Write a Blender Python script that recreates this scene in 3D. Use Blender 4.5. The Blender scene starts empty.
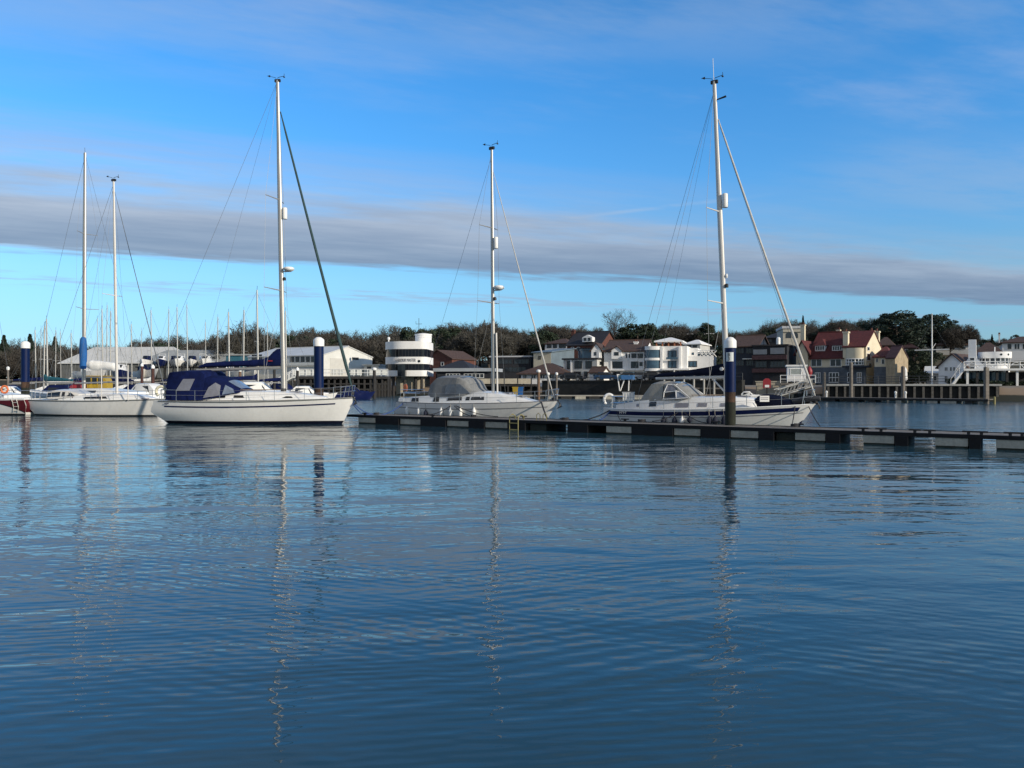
import bpy, math, random
from math import sin, cos, pi, radians, atan2, sqrt
from mathutils import Vector

# ------------------------------------------------------------------ scene, camera
SC = bpy.context.scene
COL = SC.collection
CAMH, FPX, HOR = 2.3, 770.0, 384.0
cd = bpy.data.cameras.new("camera")
cam = bpy.data.objects.new("camera", cd)
COL.objects.link(cam)
cam.location = (0, 0, CAMH)
cam.rotation_euler = (radians(90), 0, 0)
cd.sensor_width = 36
cd.lens = FPX / 1024 * 36
cd.clip_start, cd.clip_end = 0.1, 20000
SC.camera = cam

# ------------------------------------------------------------------ sky, sun, exposure
SUN_EL, SUN_ROT = radians(19), radians(127)
SKY_STRENGTH = 0.12
SUN_STRENGTH = 4.3
EXPOSURE = 0.0
# colour balance of the sky by height above the horizon (x 2.5)
SKY_TINT = [(0.0, (.22, .345, .55)), (.06, (.23, .36, .53)), (.13, (.28, .44, .55)), (.25, (.225, .495, .70)), (.40, (.165, .515, .78)), (.62, (.30, .46, .58))]

world = bpy.data.worlds.new("World")
SC.world = world
world.use_nodes = True
NT = world.node_tree
for n in list(NT.nodes):
    NT.nodes.remove(n)


class NB:
    """little node-building helper"""
    def __init__(s, nt):
        s.nt = nt

    def n(s, t, **kw):
        nd = s.nt.nodes.new(t)
        for k, v in kw.items():
            if k.startswith('i_'):
                nd.inputs[k[2:].replace('_', ' ')].default_value = v
            else:
                setattr(nd, k, v)
        return nd

    def put(s, sock, v):
        if hasattr(v, 'is_linked') or isinstance(v, bpy.types.NodeSocket):
            s.nt.links.new(v, sock)
        else:
            sock.default_value = v

    def m(s, op, a, b=0.0, c=0.0, clamp=False):
        nd = s.nt.nodes.new('ShaderNodeMath')
        nd.operation = op
        nd.use_clamp = clamp
        s.put(nd.inputs[0], a)
        s.put(nd.inputs[1], b)
        s.put(nd.inputs[2], c)
        return nd.outputs[0]

    def smooth(s, v, e0, e1):
        nd = s.nt.nodes.new('ShaderNodeMapRange')
        nd.interpolation_type = 'SMOOTHSTEP'
        s.put(nd.inputs['Value'], v)
        s.put(nd.inputs['From Min'], e0)
        s.put(nd.inputs['From Max'], e1)
        return nd.outputs['Result']

    def mix(s, f, a, b, blend='MIX'):
        nd = s.nt.nodes.new('ShaderNodeMix')
        nd.data_type = 'RGBA'
        nd.blend_type = blend
        s.put(nd.inputs[0], f)
        s.put(nd.inputs[6], a if not isinstance(a, tuple) else (*a[:3], 1))
        s.put(nd.inputs[7], b if not isinstance(b, tuple) else (*b[:3], 1))
        return nd.outputs[2]

    def xyz(s, x, y, z):
        nd = s.nt.nodes.new('ShaderNodeCombineXYZ')
        for i, v in enumerate((x, y, z)):
            s.put(nd.inputs[i], v)
        return nd.outputs[0]

    def noise(s, vec, scale, detail=4, rough=.5, dist=0):
        nd = s.nt.nodes.new('ShaderNodeTexNoise')
        s.put(nd.inputs['Vector'], vec)
        nd.inputs['Scale'].default_value = scale
        nd.inputs['Detail'].default_value = detail
        nd.inputs['Roughness'].default_value = rough
        nd.inputs['Distortion'].default_value = dist
        return nd.outputs['Fac']


w = NB(NT)
sky = w.n('ShaderNodeTexSky', sky_type='NISHITA')
sky.sun_disc = False
sky.sun_elevation, sky.sun_rotation = SUN_EL, SUN_ROT
sky.altitude, sky.air_density, sky.dust_density, sky.ozone_density = 0, 1.0, 0.4, 2.0
tc = w.n('ShaderNodeTexCoord')
sep = w.n('ShaderNodeSeparateXYZ')
NT.links.new(tc.outputs['Generated'], sep.inputs[0])
dx, dy, dz = sep.outputs
zc = w.m('MAXIMUM', dz, 0.03)
ramp = w.n('ShaderNodeValToRGB')
NT.links.new(dz, ramp.inputs[0])
cr = ramp.color_ramp
cr.elements[0].position, cr.elements[1].position = SKY_TINT[0][0], SKY_TINT[-1][0]
cr.elements[0].color, cr.elements[1].color = (*SKY_TINT[0][1], 1), (*SKY_TINT[-1][1], 1)
for p_, c_ in SKY_TINT[1:-1]:
    cr.elements.new(p_).color = (*c_, 1)
tinted = w.mix(1.0, w.mix(1.0, sky.outputs[0], ramp.outputs[0], 'MULTIPLY'), (2.5, 2.5, 2.5), 'MULTIPLY')
# clouds lie on a flat layer: direction projected on a plane overhead
px_, py_ = w.m('DIVIDE', dx, zc), w.m('DIVIDE', dy, zc)
plane = w.xyz(px_, py_, 0.0)
wv = w.m('SUBTRACT', py_, w.m('MULTIPLY', px_, 0.405))       # across the long roll of cloud
along = w.m('ADD', px_, w.m('MULTIPLY', py_, 0.405))
n1 = w.noise(w.xyz(w.m('MULTIPLY', along, .35), wv, 3.0), 1.1, 6, .55)
n2 = w.noise(w.xyz(w.m('MULTIPLY', along, .5), wv, 9.0), 3.2, 5, .6)
wob = w.m('ADD', wv, w.m('ADD', w.m('MULTIPLY', w.m('SUBTRACT', n1, .5), 2.0), w.m('MULTIPLY', w.m('SUBTRACT', n2, .5), .85)))
near_edge = w.m('ADD', w.m('MULTIPLY', w.smooth(wob, 4.3, 5.2), .58), w.m('MULTIPLY', w.smooth(wob, 3.2, 5.4), .42))
far_edge = w.smooth(wob, 7.35, 6.75)
band = w.m('MULTIPLY', w.m('MULTIPLY', near_edge, far_edge), .93)
# thin streaks farther out, just above the horizon
thin = w.m('MULTIPLY', w.m('MULTIPLY', w.smooth(wob, 8.6, 9.2), w.smooth(wob, 10.4, 9.6)), w.smooth(n2, .42, .62))
thin = w.m('MULTIPLY', thin, .45)
# faint veils overhead
n3 = w.noise(w.xyz(w.m('MULTIPLY', along, .45), wv, 1.0), 1.5, 6, .6)
veil = w.m('MULTIPLY', w.m('MULTIPLY', w.smooth(n3, .47, .74), w.smooth(wv, 3.6, 2.0)), .38)
n4 = w.noise(w.xyz(w.m('MULTIPLY', along, .25), wv, 5.0), 1.3, 5, .6)
rim = w.m('MULTIPLY', w.m('MULTIPLY', w.smooth(n4, .45, .7), w.smooth(wv, 3.0, 4.2)), w.m('MULTIPLY', w.smooth(wv, 5.5, 4.6), w.m('MULTIPLY_ADD', w.smooth(along, 1.5, -1.5), .42, .28)))
cloud_shade = w.smooth(wob, 4.3, 6.9)
cloud_col = w.mix(cloud_shade, (3.9, 4.35, 5.2), (2.15, 2.8, 3.85))
cloud_col = w.mix(w.smooth(along, -1.5, 5.0), cloud_col, w.mix(1.0, cloud_col, (.76, .83, .90), 'MULTIPLY'))
fringe = w.m('MULTIPLY', w.m('MULTIPLY', w.smooth(wob, 6.75, 7.05), w.smooth(n1, .35, .6)), w.smooth(along, 2.0, -2.0))
cloud_col = w.mix(fringe, cloud_col, (5.2, 5.4, 6.0))
n6 = w.noise(w.xyz(w.m('MULTIPLY', along, .6), w.m('MULTIPLY', wv, 1.6), 12.0), 1.6, 6, .62)
cloud_col = w.mix(w.smooth(n6, .32, .70), w.mix(1.0, cloud_col, (.93, .95, .97), 'MULTIPLY'), w.mix(1.0, cloud_col, (1.13, 1.12, 1.09), 'MULTIPLY'))
c1 = w.mix(veil, tinted, (3.4, 4.3, 6.2))
right_v = w.m('MULTIPLY', w.m('MULTIPLY', w.smooth(px_, 1.1, 1.9), w.smooth(wv, 2.1, 2.7)), w.m('MULTIPLY', w.smooth(wv, 3.7, 3.1), w.smooth(n6, .30, .62)))
top_v = w.m('MULTIPLY', w.smooth(py_, 2.6, 2.05), w.smooth(n6, .36, .66))
c1 = w.mix(w.m('MULTIPLY', w.m('MAXIMUM', right_v, top_v), .28), c1, (3.3, 4.2, 5.6))
c1 = w.mix(rim, c1, (3.4, 3.9, 5.2))
trail_d = w.m('ABSOLUTE', w.m('ADD', w.m('MULTIPLY', w.m('SUBTRACT', px_, .26), .49), w.m('MULTIPLY', w.m('SUBTRACT', py_, 4.69), .87)))
trail = w.m('MULTIPLY', w.smooth(trail_d, .075, .0), w.m('MULTIPLY', w.smooth(px_, .1, .7), w.smooth(px_, 1.5, .9)))
c1 = w.mix(w.m('MULTIPLY', trail, w.m('MULTIPLY', w.smooth(n2, .3, .6), .32)), c1, (4.2, 5.0, 6.2))
c1 = w.mix(thin, c1, (3.0, 3.6, 5.0))
c1 = w.mix(band, c1, cloud_col)
n5 = w.noise(w.xyz(px_, py_, 2.0), .9, 6, .6)
behind = w.m('MULTIPLY', w.smooth(n5, .38, .56), w.smooth(dy, .12, -.15))  # unseen cloud added behind the camera to neutralise the blue fill light
c1 = w.mix(w.m('MULTIPLY', behind, w.smooth(dz, .0, .08)), c1, (3.5, 3.35, 3.3))
bg = w.n('ShaderNodeBackground')
NT.links.new(c1, bg.inputs['Color'])
bg.inputs['Strength'].default_value = SKY_STRENGTH
out = w.n('ShaderNodeOutputWorld')
NT.links.new(bg.outputs[0], out.inputs[0])

ld = bpy.data.lights.new("sun", 'SUN')
ld.energy, ld.angle, ld.color = SUN_STRENGTH, radians(0.5), (1.0, .89, .73)
sun = bpy.data.objects.new("sun", ld)
COL.objects.link(sun)
sd = Vector((sin(SUN_ROT) * cos(SUN_EL), cos(SUN_ROT) * cos(SUN_EL), sin(SUN_EL)))
sun.rotation_euler = sd.to_track_quat('Z', 'Y').to_euler()
sun.location = (60, -40, 60)

vs = SC.view_settings
vs.view_transform, vs.look, vs.gamma, vs.exposure = 'Standard', 'None', 1, EXPOSURE
vs.use_curve_mapping = False
SC.render.engine = 'CYCLES'
SC.cycles.use_denoising = True
SC.cycles.max_bounces = 6
SC.cycles.caustics_reflective = False
SC.cycles.caustics_refractive = False

# ------------------------------------------------------------------ helpers
R = random.Random(7)


def link(o, parent=None):
    COL.objects.link(o)
    if parent is not None:
        o.parent = parent
    return o


def thing(name, label, cat, loc=(0, 0, 0), yaw=0.0, group=None, kind=None):
    o = bpy.data.objects.new(name, None)
    o.empty_display_size = .3
    o.location, o.rotation_euler = loc, (0, 0, yaw)
    o['label'], o['category'] = label, cat
    if group:
        o['group'] = group
    if kind:
        o['kind'] = kind
    return link(o)


def tag(o, label, cat, group=None):
    o['label'], o['category'] = label, cat
    if group:
        o['group'] = group
    return o


class MB:
    def __init__(s):
        s.v, s.f, s.mi = [], [], []

    def add(s, vs, fs, m=0):
        b = len(s.v)
        s.v += [tuple(p) for p in vs]
        s.f += [tuple(b + i for i in f) for f in fs]
        s.mi += [m] * len(fs)
        return s

    def box(s, x0, x1, y0, y1, z0, z1, m=0):
        vs = [(x, y, z) for z in (z0, z1) for y in (y0, y1) for x in (x0, x1)]
        return s.add(vs, [(0, 2, 3, 1), (4, 5, 7, 6), (0, 1, 5, 4), (2, 6, 7, 3), (0, 4, 6, 2), (1, 3, 7, 5)], m)

    def loft(s, rings, m=0, cap=True, closed=True):
        k = len(rings[0])
        vs = [p for r in rings for p in r]
        fs = []
        for i in range(len(rings) - 1):
            for j in range(k if closed else k - 1):
                a, b = i * k + j, i * k + (j + 1) % k
                fs.append((a, b, b + k, a + k))
        if cap:
            fs.append(tuple(reversed(range(k))))
            fs.append(tuple((len(rings) - 1) * k + j for j in range(k)))
        return s.add(vs, fs, m)

    def tube(s, pts, r, n=6, m=0, cap=True):
        pts = [Vector(p) for p in pts]
        rings = []
        for i, p in enumerate(pts):
            d = (pts[min(i + 1, len(pts) - 1)] - pts[max(i - 1, 0)])
            if d.length < 1e-6:
                d = Vector((0, 0, 1))
            d.normalize()
            up = Vector((0, 0, 1)) if abs(d.z) < .9 else Vector((0, 1, 0))
            a = d.cross(up).normalized()
            b = d.cross(a).normalized()
            rr = r[i] if isinstance(r, (list, tuple)) else r
            rings.append([p + (a * cos(2 * pi * k / n) + b * sin(2 * pi * k / n)) * rr for k in range(n)])
        return s.loft(rings, m, cap)

    def lathe(s, prof, c=(0, 0, 0), n=12, m=0, cap=True):
        rings = [[(c[0] + r * cos(2 * pi * k / n), c[1] + r * sin(2 * pi * k / n), c[2] + z) for k in range(n)] for r, z in prof]
        return s.loft(rings, m, cap)

    def prism(s, poly, y0, y1, m=0):
        """poly in xz, extruded along y"""
        k = len(poly)
        return s.loft([[(x, y0, z) for x, z in poly], [(x, y1, z) for x, z in poly]], m)

    def prism_x(s, poly, x0, x1, m=0):
        return s.loft([[(x0, y, z) for y, z in poly], [(x1, y, z) for y, z in poly]], m)

    def slab(s, poly, t, m=0):
        """planar polygon in 3d, thickened straight down by t"""
        lo = [(x, y, z - t) for x, y, z in poly]
        return s.loft([lo, poly], m)

    def build(s, name, mats, parent=None, smooth=False, ang=38):
        me = bpy.data.meshes.new(name)
        me.from_pydata(s.v, [], s.f)
        mats = mats if isinstance(mats, (list, tuple)) else [mats]
        for m in mats:
            me.materials.append(m)
        if len(mats) > 1:
            me.polygons.foreach_set('material_index', s.mi)
        import bmesh
        bm = bmesh.new()
        bm.from_mesh(me)
        bmesh.ops.recalc_face_normals(bm, faces=bm.faces)
        bm.to_mesh(me)
        bm.free()
        if smooth:
            me.polygons.foreach_set('use_smooth', [True] * len(me.polygons))
            try:
                me.set_sharp_from_angle(angle=radians(ang))
            except Exception:
                pass
        me.update()
        return link(bpy.data.objects.new(name, me), parent)


def one(name, mat, parent, fn, *a, smooth=False, **k):
    m = MB()
    getattr(m, fn)(*a, **k)
    return m.build(name, mat, parent, smooth)


def copy_tree(o, parent=None):
    c = o.copy()
    COL.objects.link(c)
    c.parent = parent
    for ch in list(o.children):
        copy_tree(ch, c)
    return c


def text_mesh(name, body, size, mat, parent, loc, rot, extr=.004):
    cu = bpy.data.curves.new(name + '_curve', 'FONT')
    cu.body, cu.size, cu.extrude = body, size, extr
    cu.align_x, cu.align_y = 'CENTER', 'CENTER'
    tmp = bpy.data.objects.new(name + '_tmp', cu)
    COL.objects.link(tmp)
    dg = bpy.context.evaluated_depsgraph_get()
    me = bpy.data.meshes.new_from_object(tmp.evaluated_get(dg))
    bpy.data.objects.remove(tmp)
    me.materials.clear()
    me.materials.append(mat)
    o = bpy.data.objects.new(name, me)
    o.location, o.rotation_euler = loc, rot
    return link(o, parent)


# ------------------------------------------------------------------ materials
MATS = {}


def mat(name, col, rough=.6, metal=0.0, var=.12, scale=1.5, bump=0.0, spec=.5, streak=0.0):
    if name in MATS:
        return MATS[name]
    m = bpy.data.materials.new(name)
    m.use_nodes = True
    nt = m.node_tree
    b = NB(nt)
    p = nt.nodes['Principled BSDF']
    p.inputs['Roughness'].default_value = rough
    p.inputs['Metallic'].default_value = metal
    p.inputs['Specular IOR Level'].default_value = spec
    t = b.n('ShaderNodeTexCoord')
    f = b.noise(t.outputs['Object'], scale, 6, .6)
    f2 = b.noise(t.outputs['Object'], scale * 9, 3, .6)
    f = b.m('ADD', b.m('MULTIPLY', f, .7), b.m('MULTIPLY', f2, .3))
    lo = tuple(c * (1 - var * 1.6) for c in col)
    hi = tuple(min(1, c * (1 + var * 1.2)) for c in col)
    c = b.mix(b.smooth(f, .28, .72), lo, hi)
    if streak:      # runs of dirt down the surface
        mp = b.n('ShaderNodeMapping')
        mp.inputs['Scale'].default_value = (6, 6, .5)
        nt.links.new(t.outputs['Object'], mp.inputs[0])
        s = b.noise(mp.outputs[0], 1.2, 4, .7)
        c = b.mix(b.m('MULTIPLY', b.smooth(s, .52, .78), streak), c, tuple(x * .45 for x in col))
    nt.links.new(c, p.inputs['Base Color'])
    if bump:
        bn = b.n('ShaderNodeBump')
        bn.inputs['Strength'].default_value = 1
        bn.inputs['Distance'].default_value = bump
        nt.links.new(f2, bn.inputs['Height'])
        nt.links.new(bn.outputs[0], p.inputs['Normal'])
    MATS[name] = m
    return m


gel = mat('white_gelcoat', (.80, .795, .77), .26, 0, .05, .6, streak=.14)
gel_grey = mat('pale_grey_gelcoat', (.62, .60, .56), .3, 0, .05, .6, streak=.2)
deckm = mat('deck_white', (.68, .68, .66), .5, 0, .06)
teak = mat('weathered_teak', (.34, .25, .17), .7, 0, .2, 4)
anti = mat('antifoul_dark', (.012, .016, .022), .7, 0, .2)
navy_p = mat('navy_paint', (.007, .013, .07), .3, 0, .08)
navy_c = mat('navy_canvas', (.0045, .010, .058), .8, 0, .25, 2.5, .01, spec=.12)
navy_dk = mat('midnight_canvas', (.005, .008, .022), .85, 0, .2, 2.5, .01, spec=.12)
blue_c = mat('bright_blue_canvas', (.008, .10, .32), .75, 0, .15, 2, .01)
teal_c = mat('teal_canvas', (.012, .10, .14), .75, 0, .15, 2, .01)
grey_c = mat('grey_canvas', (.20, .205, .205), .8, 0, .16, 2, .012)
sand_c = mat('stone_canvas', (.30, .29, .26), .8, 0, .14, 2, .012)
white_c = mat('white_canvas', (.72, .72, .70), .8, 0, .1, 2, .012)
alu = mat('anodised_mast', (.42, .41, .385), .4, .5, .05)
alu_w = mat('white_painted_mast', (.62, .60, .565), .35, 0, .04)
steel = mat('stainless', (.55, .55, .55), .25, .9, .05)
wire = mat('rigging_wire', (.15, .16, .17), .5, .4, .05)
wire_l = mat('light_rigging_wire', (.33, .33, .33), .45, .5, .05)
furl_g = mat('dark_green_uv_strip', (.025, .060, .065), .8, 0, .15, 3, .01)
furl_w = mat('pale_furled_sail', (.52, .51, .48), .8, 0, .12, 3, .01)
blk = mat('black_plastic', (.015, .015, .017), .55, 0, .1)
darkglass = mat('tinted_window', (.012, .015, .018), .08, 0, .1, spec=.6)
hazeglass = mat('clear_vinyl_window', (.20, .205, .24), .15, 0, .12, 2, spec=.6)
smokeglass = mat('smoky_vinyl_window', (.13, .15, .17), .2, 0, .25, 1.5, spec=.5)
blueglass = mat('blue_vinyl_window', (.16, .20, .27), .15, 0, .15, 2, spec=.6)
redp = mat('dark_red_paint', (.095, .010, .017), .35, 0, .1, streak=.1)
red = mat('red', (.26, .018, .026), .5, 0, .1)
orange = mat('orange_plastic', (.65, .17, .06), .5, 0, .1)
yellow = mat('yellow_paint', (.40, .27, .03), .5, 0, .12)
olive = mat('faded_yellow_paint', (.26, .23, .09), .6, 0, .15)
cream_b = mat('cream_lifebuoy', (.66, .63, .48), .5, 0, .08)
whitep = mat('white_plastic', (.78, .78, .76), .35, 0, .04)
rope_b = mat('blue_rope', (.03, .07, .22), .9, 0, .2)
rope_k = mat('dark_rope', (.03, .03, .035), .9, 0, .2)
rope_w = mat('pale_rope', (.45, .43, .38), .9, 0, .2)
navyf = mat('navy_fender_cover', (.012, .016, .035), .85, 0, .2)
pile_b = mat('pile_blue_sleeve', (.0003, .009, .055), .5, 0, .14, 1.2, spec=.2, streak=.3)
pile_w = mat('pile_white_cap', (.80, .80, .78), .4, 0, .04)
pile_g = mat('pile_weed', (.012, .015, .008), .85, 0, .35, 5, .02)
wood_wet = mat('wet_timber', (.045, .042, .038), .7, 0, .3, 3, .01)
wood_g = mat('grey_timber', (.17, .15, .13), .85, 0, .25, 3, .01)
wood_b = mat('brown_timber', (.16, .10, .065), .85, 0, .25, 3, .01)
wood_d = mat('dark_timber', (.025, .024, .024), .8, 0, .3, 3, .01)
conc = mat('float_concrete', (.42, .40, .34), .85, 0, .18, 2, .01, streak=.35)
conc_d = mat('weedy_concrete', (.028, .034, .026), .85, 0, .3, 3, .01)
fasc = mat('pontoon_fascia', (.006, .007, .010), .65, 0, .25, 3, spec=.25)
stone = mat('cream_stone', (.45, .40, .31), .85, 0, .16, 1, .02, streak=.3)
stone_d = mat('dark_stone', (.022, .022, .020), .9, 0, .35, 1, .03)
wallw = mat('white_render', (.80, .795, .78), .8, 0, .05, .4, streak=.12)
wallg = mat('pale_grey_render', (.50, .50, .48), .8, 0, .06, .4, streak=.12)
wallc = mat('cream_render', (.68, .60, .44), .8, 0, .07, .4, streak=.15)
wallb = mat('buff_brick', (.36, .29, .19), .85, 0, .2, 2, .01)
brick = mat('red_brick', (.12, .045, .032), .85, 0, .25, 2, .01)
brick_d = mat('dark_brick', (.075, .045, .038), .85, 0, .25, 2, .01)
panel_w = mat('white_cladding', (.66, .66, .62), .6, 0, .06, .6, streak=.1)
clad_g = mat('weatherboard_grey', (.66, .67, .68), .7, 0, .08, 2)
navyw = mat('navy_wall', (.010, .017, .032), .7, 0, .15)
dkwall = mat('slate_wall', (.016, .018, .024), .8, 0, .2)
roof_red = mat('red_clay_tiles', (.095, .017, .015), .8, 0, .25, 2.5, .03, streak=.2)
roof_br = mat('brown_tiles', (.070, .040, .030), .85, 0, .25, 2.5, .03, streak=.2)
roof_dk = mat('dark_slates', (.018, .017, .020), .7, 0, .25, 2.5, .02)
roof_pl = mat('plum_tiles', (.045, .020, .026), .8, 0, .25, 2.5, .02)
roof_gy = mat('grey_metal_roof', (.33, .345, .34), .55, .1, .12, .5, streak=.25)
roof_wh = mat('white_metal_roof', (.60, .60, .575), .5, .1, .08, .5, streak=.25)
roof_bl = mat('blue_grey_roof', (.13, .17, .20), .6, 0, .12, .5)
bluew = mat('blue_wall', (.03, .11, .22), .6, 0, .15, .5)
framew = mat('white_window_frame', (.76, .76, .74), .5, 0, .04)
framed = mat('dark_window_frame', (.02, .022, .025), .5, 0, .1)
glassw = mat('house_window_glass', (.022, .028, .036), .1, 0, .4, .7, spec=.5)
glassb = mat('blue_balcony_glass', (.05, .10, .15), .1, 0, .3, .7, spec=.5)
lampw = mat('opal_lamp', (.82, .82, .80), .4, 0, .03)
tyre = mat('tyre_rubber', (.02, .02, .02), .9)
bark = mat('winter_bark', (.070, .055, .043), .9, 0, .25, 4)
twig_a = mat('bare_twigs_brown', (.066, .063, .053), .9, 0, .25, .4)
twig_b = mat('bare_twigs_grey', (.078, .074, .063), .9, 0, .25, .4)
twig_c = mat('bare_twigs_russet', (.062, .055, .046), .9, 0, .25, .4)
leaf_d = mat('evergreen_leaf', (.026, .044, .022), .75, 0, .35, .5)
leaf_p = mat('pine_needles', (.018, .036, .022), .75, 0, .35, .5)
hedge_m = mat('hedge_leaf', (.040, .058, .022), .75, 0, .35, .8)
spring = mat('dark_bank_scrub', (.030, .034, .022), .85, 0, .4, 1)


# ------------------------------------------------------------------ measuring helpers
def WX(px, D):
    return (px - 512) / FPX * D


def WZ(py, D):
    return CAMH + (HOR - py) / FPX * D


class Fr:
    """upright local frame: origin on the ground plan, x along a facade or keel, y away from the river"""
    def __init__(s, px, D, yaw, px_is_x=False):
        s.ox, s.oy, s.yaw = (px if px_is_x else WX(px, D)), D, yaw
        s.ex, s.ey = cos(yaw), sin(yaw)

    def a(s, px, b=0.0):
        r = (px - 512) / FPX
        ox, oy = s.ox - s.ey * b, s.oy + s.ex * b
        return (r * oy - ox) / (s.ex - r * s.ey)

    def dep(s, a, b=0.0):
        return s.oy + a * s.ey + b * s.ex

    def b(s, px, a):
        r = (px - 512) / FPX
        ox, oy = s.ox + s.ex * a, s.oy + s.ey * a
        return (r * oy - ox) / (-s.ey - r * s.ex)

    def z(s, py, a=0.0, b=0.0):
        return WZ(py, s.dep(a, b))

    def w(s, a, b, z):
        return Vector((s.ox + s.ex * a - s.ey * b, s.oy + s.ey * a + s.ex * b, z))


YAW = atan2(-.495, .87)


def bank(t, s):
    """point t metres up-river along the far bank, s metres inland"""
    return (65 - .87 * t + .495 * s, 98 + .495 * t + .87 * s)


def inland(x, y):
    return (x - 65) * .495 + (y - 98) * .87


def sstep(a, b, v):
    t = min(1, max(0, (v - a) / (b - a)))
    return t * t * (3 - 2 * t)


def ground_z(x, y):
    s = inland(x, y) - 5
    amp = 3.0 + 7.5 * sstep(-120, 40, x)
    z = -1.6 + 3.7 * sstep(-7, 1.2, s)
    z += amp * sstep(16, 120, s) + 3 * sstep(120, 500, s)
    z += .5 * sin(x * .11 + 1) * sin(y * .09) * sstep(20, 60, s)
    return z
# ------------------------------------------------------------------ water
def water_material():
    m = bpy.data.materials.new('estuary_water')
    m.use_nodes = True
    nt = m.node_tree
    b = NB(nt)
    p = nt.nodes['Principled BSDF']
    p.inputs['Roughness'].default_value = .03
    p.inputs['IOR'].default_value = 1.333
    t = b.n('ShaderNodeTexCoord')

    def mapped(rot, sx, sy):
        mp = b.n('ShaderNodeMapping')
        mp.inputs['Rotation'].default_value = (0, 0, rot)
        mp.inputs['Scale'].default_value = (sx, sy, 1)
        nt.links.new(t.outputs['Object'], mp.inputs[0])
        return mp.outputs[0]
    murk = b.noise(mapped(.2, 1, 1), .12, 3, .5)
    nt.links.new(b.mix(murk, (.017, .050, .072), (.024, .066, .090)), p.inputs['Base Color'])
    sp = b.n('ShaderNodeSeparateXYZ')
    nt.links.new(t.outputs['Object'], sp.inputs[0])
    # the open river beyond the pontoon is ruffled by the breeze, the near side lies in its lee
    off = b.m('ADD', b.m('MULTIPLY', sp.outputs[0], .572), b.m('MULTIPLY', sp.outputs[1], .820))
    open_ = b.m('MULTIPLY_ADD', b.smooth(b.m('ADD', off, b.m('MULTIPLY', b.m('SUBTRACT', murk, .5), 8.0)), 33.0, 44.0), .7, 1.0)
    close = b.smooth(off, 13.0, 5.0)
    nt.links.new(b.m('MULTIPLY_ADD', b.smooth(b.m('ADD', off, b.m('MULTIPLY', b.m('SUBTRACT', murk, .5), 10.0)), 32.0, 46.0), .13, .03), p.inputs['Roughness'])
    swell = b.noise(mapped(.10, .40, 1.0), .62, 2, .5, .3)
    chop = b.noise(mapped(-.22, .42, 1.0), 1.75, 3, .5, .4)
    chop2 = b.noise(mapped(.35, .5, 1.0), 2.9, 2, .5, .3)
    rip = b.noise(mapped(.95, .22, 1.0), 6.5, 2, .5, .2)
    fine = b.noise(mapped(-.5, .7, 1.0), 9.0, 2, .5)
    patch = b.smooth(b.noise(mapped(.12, .45, 1.0), .11, 3, .55), .36, .64)
    def train(rot, scale, dist):
        wt = b.n('ShaderNodeTexWave')
        wt.wave_type, wt.bands_direction, wt.wave_profile = 'BANDS', 'Y', 'SIN'
        nt.links.new(mapped(rot, 1, 1), wt.inputs['Vector'])
        for k_, v_ in (('Scale', scale), ('Distortion', dist), ('Detail', 2.0), ('Detail Scale', .35), ('Detail Roughness', .5)):
            wt.inputs[k_].default_value = v_
        return wt.outputs['Fac']
    tr1, tr2, tr3 = train(-.42, 1.35, 4.6), train(.42, 1.85, 4.6), train(-.15, 2.7, 5.0)
    pm1 = b.smooth(b.noise(mapped(.5, .5, 1.0), .42, 3, .6), .40, .68)
    pm2 = b.smooth(b.noise(mapped(-.6, .5, 1.0), .37, 3, .6), .40, .68)
    patch2 = b.smooth(b.noise(mapped(-.3, .6, 1.0), .23, 2, .5), .40, .66)
    h = b.m('MULTIPLY', swell, .058)
    h = b.m('ADD', h, b.m('MULTIPLY', chop, b.m('MULTIPLY_ADD', patch, .015, .009)))
    h = b.m('ADD', h, b.m('MULTIPLY', chop2, b.m('MULTIPLY_ADD', patch, .009, .005)))
    h = b.m('ADD', h, b.m('MULTIPLY', rip, b.m('MULTIPLY_ADD', patch2, .0040, .0010)))
    h = b.m('ADD', h, b.m('MULTIPLY', fine, b.m('MULTIPLY_ADD', patch, .0026, .0006)))
    h = b.m('ADD', h, b.m('MULTIPLY', tr1, b.m('MULTIPLY', b.m('MULTIPLY', pm1, close), .0042)))
    h = b.m('ADD', h, b.m('MULTIPLY', tr2, b.m('MULTIPLY', b.m('MULTIPLY', pm2, close), .0032)))
    h = b.m('ADD', h, b.m('MULTIPLY', tr3, b.m('MULTIPLY', close, b.m('MULTIPLY_ADD', patch2, .0013, .0003))))
    h = b.m('MULTIPLY', h, open_)
    bn = b.n('ShaderNodeBump')
    bn.inputs['Strength'].default_value = 1.0
    bn.inputs['Distance'].default_value = 1.0
    nt.links.new(h, bn.inputs['Height'])
    nt.links.new(bn.outputs[0], p.inputs['Normal'])
    return m


mb = MB()
mb.add([(-4000, -300, 0), (4000, -300, 0), (4000, 6000, 0), (-4000, 6000, 0)], [(0, 1, 2, 3)])
wat = mb.build('water', water_material())
wat['kind'] = 'structure'


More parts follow.
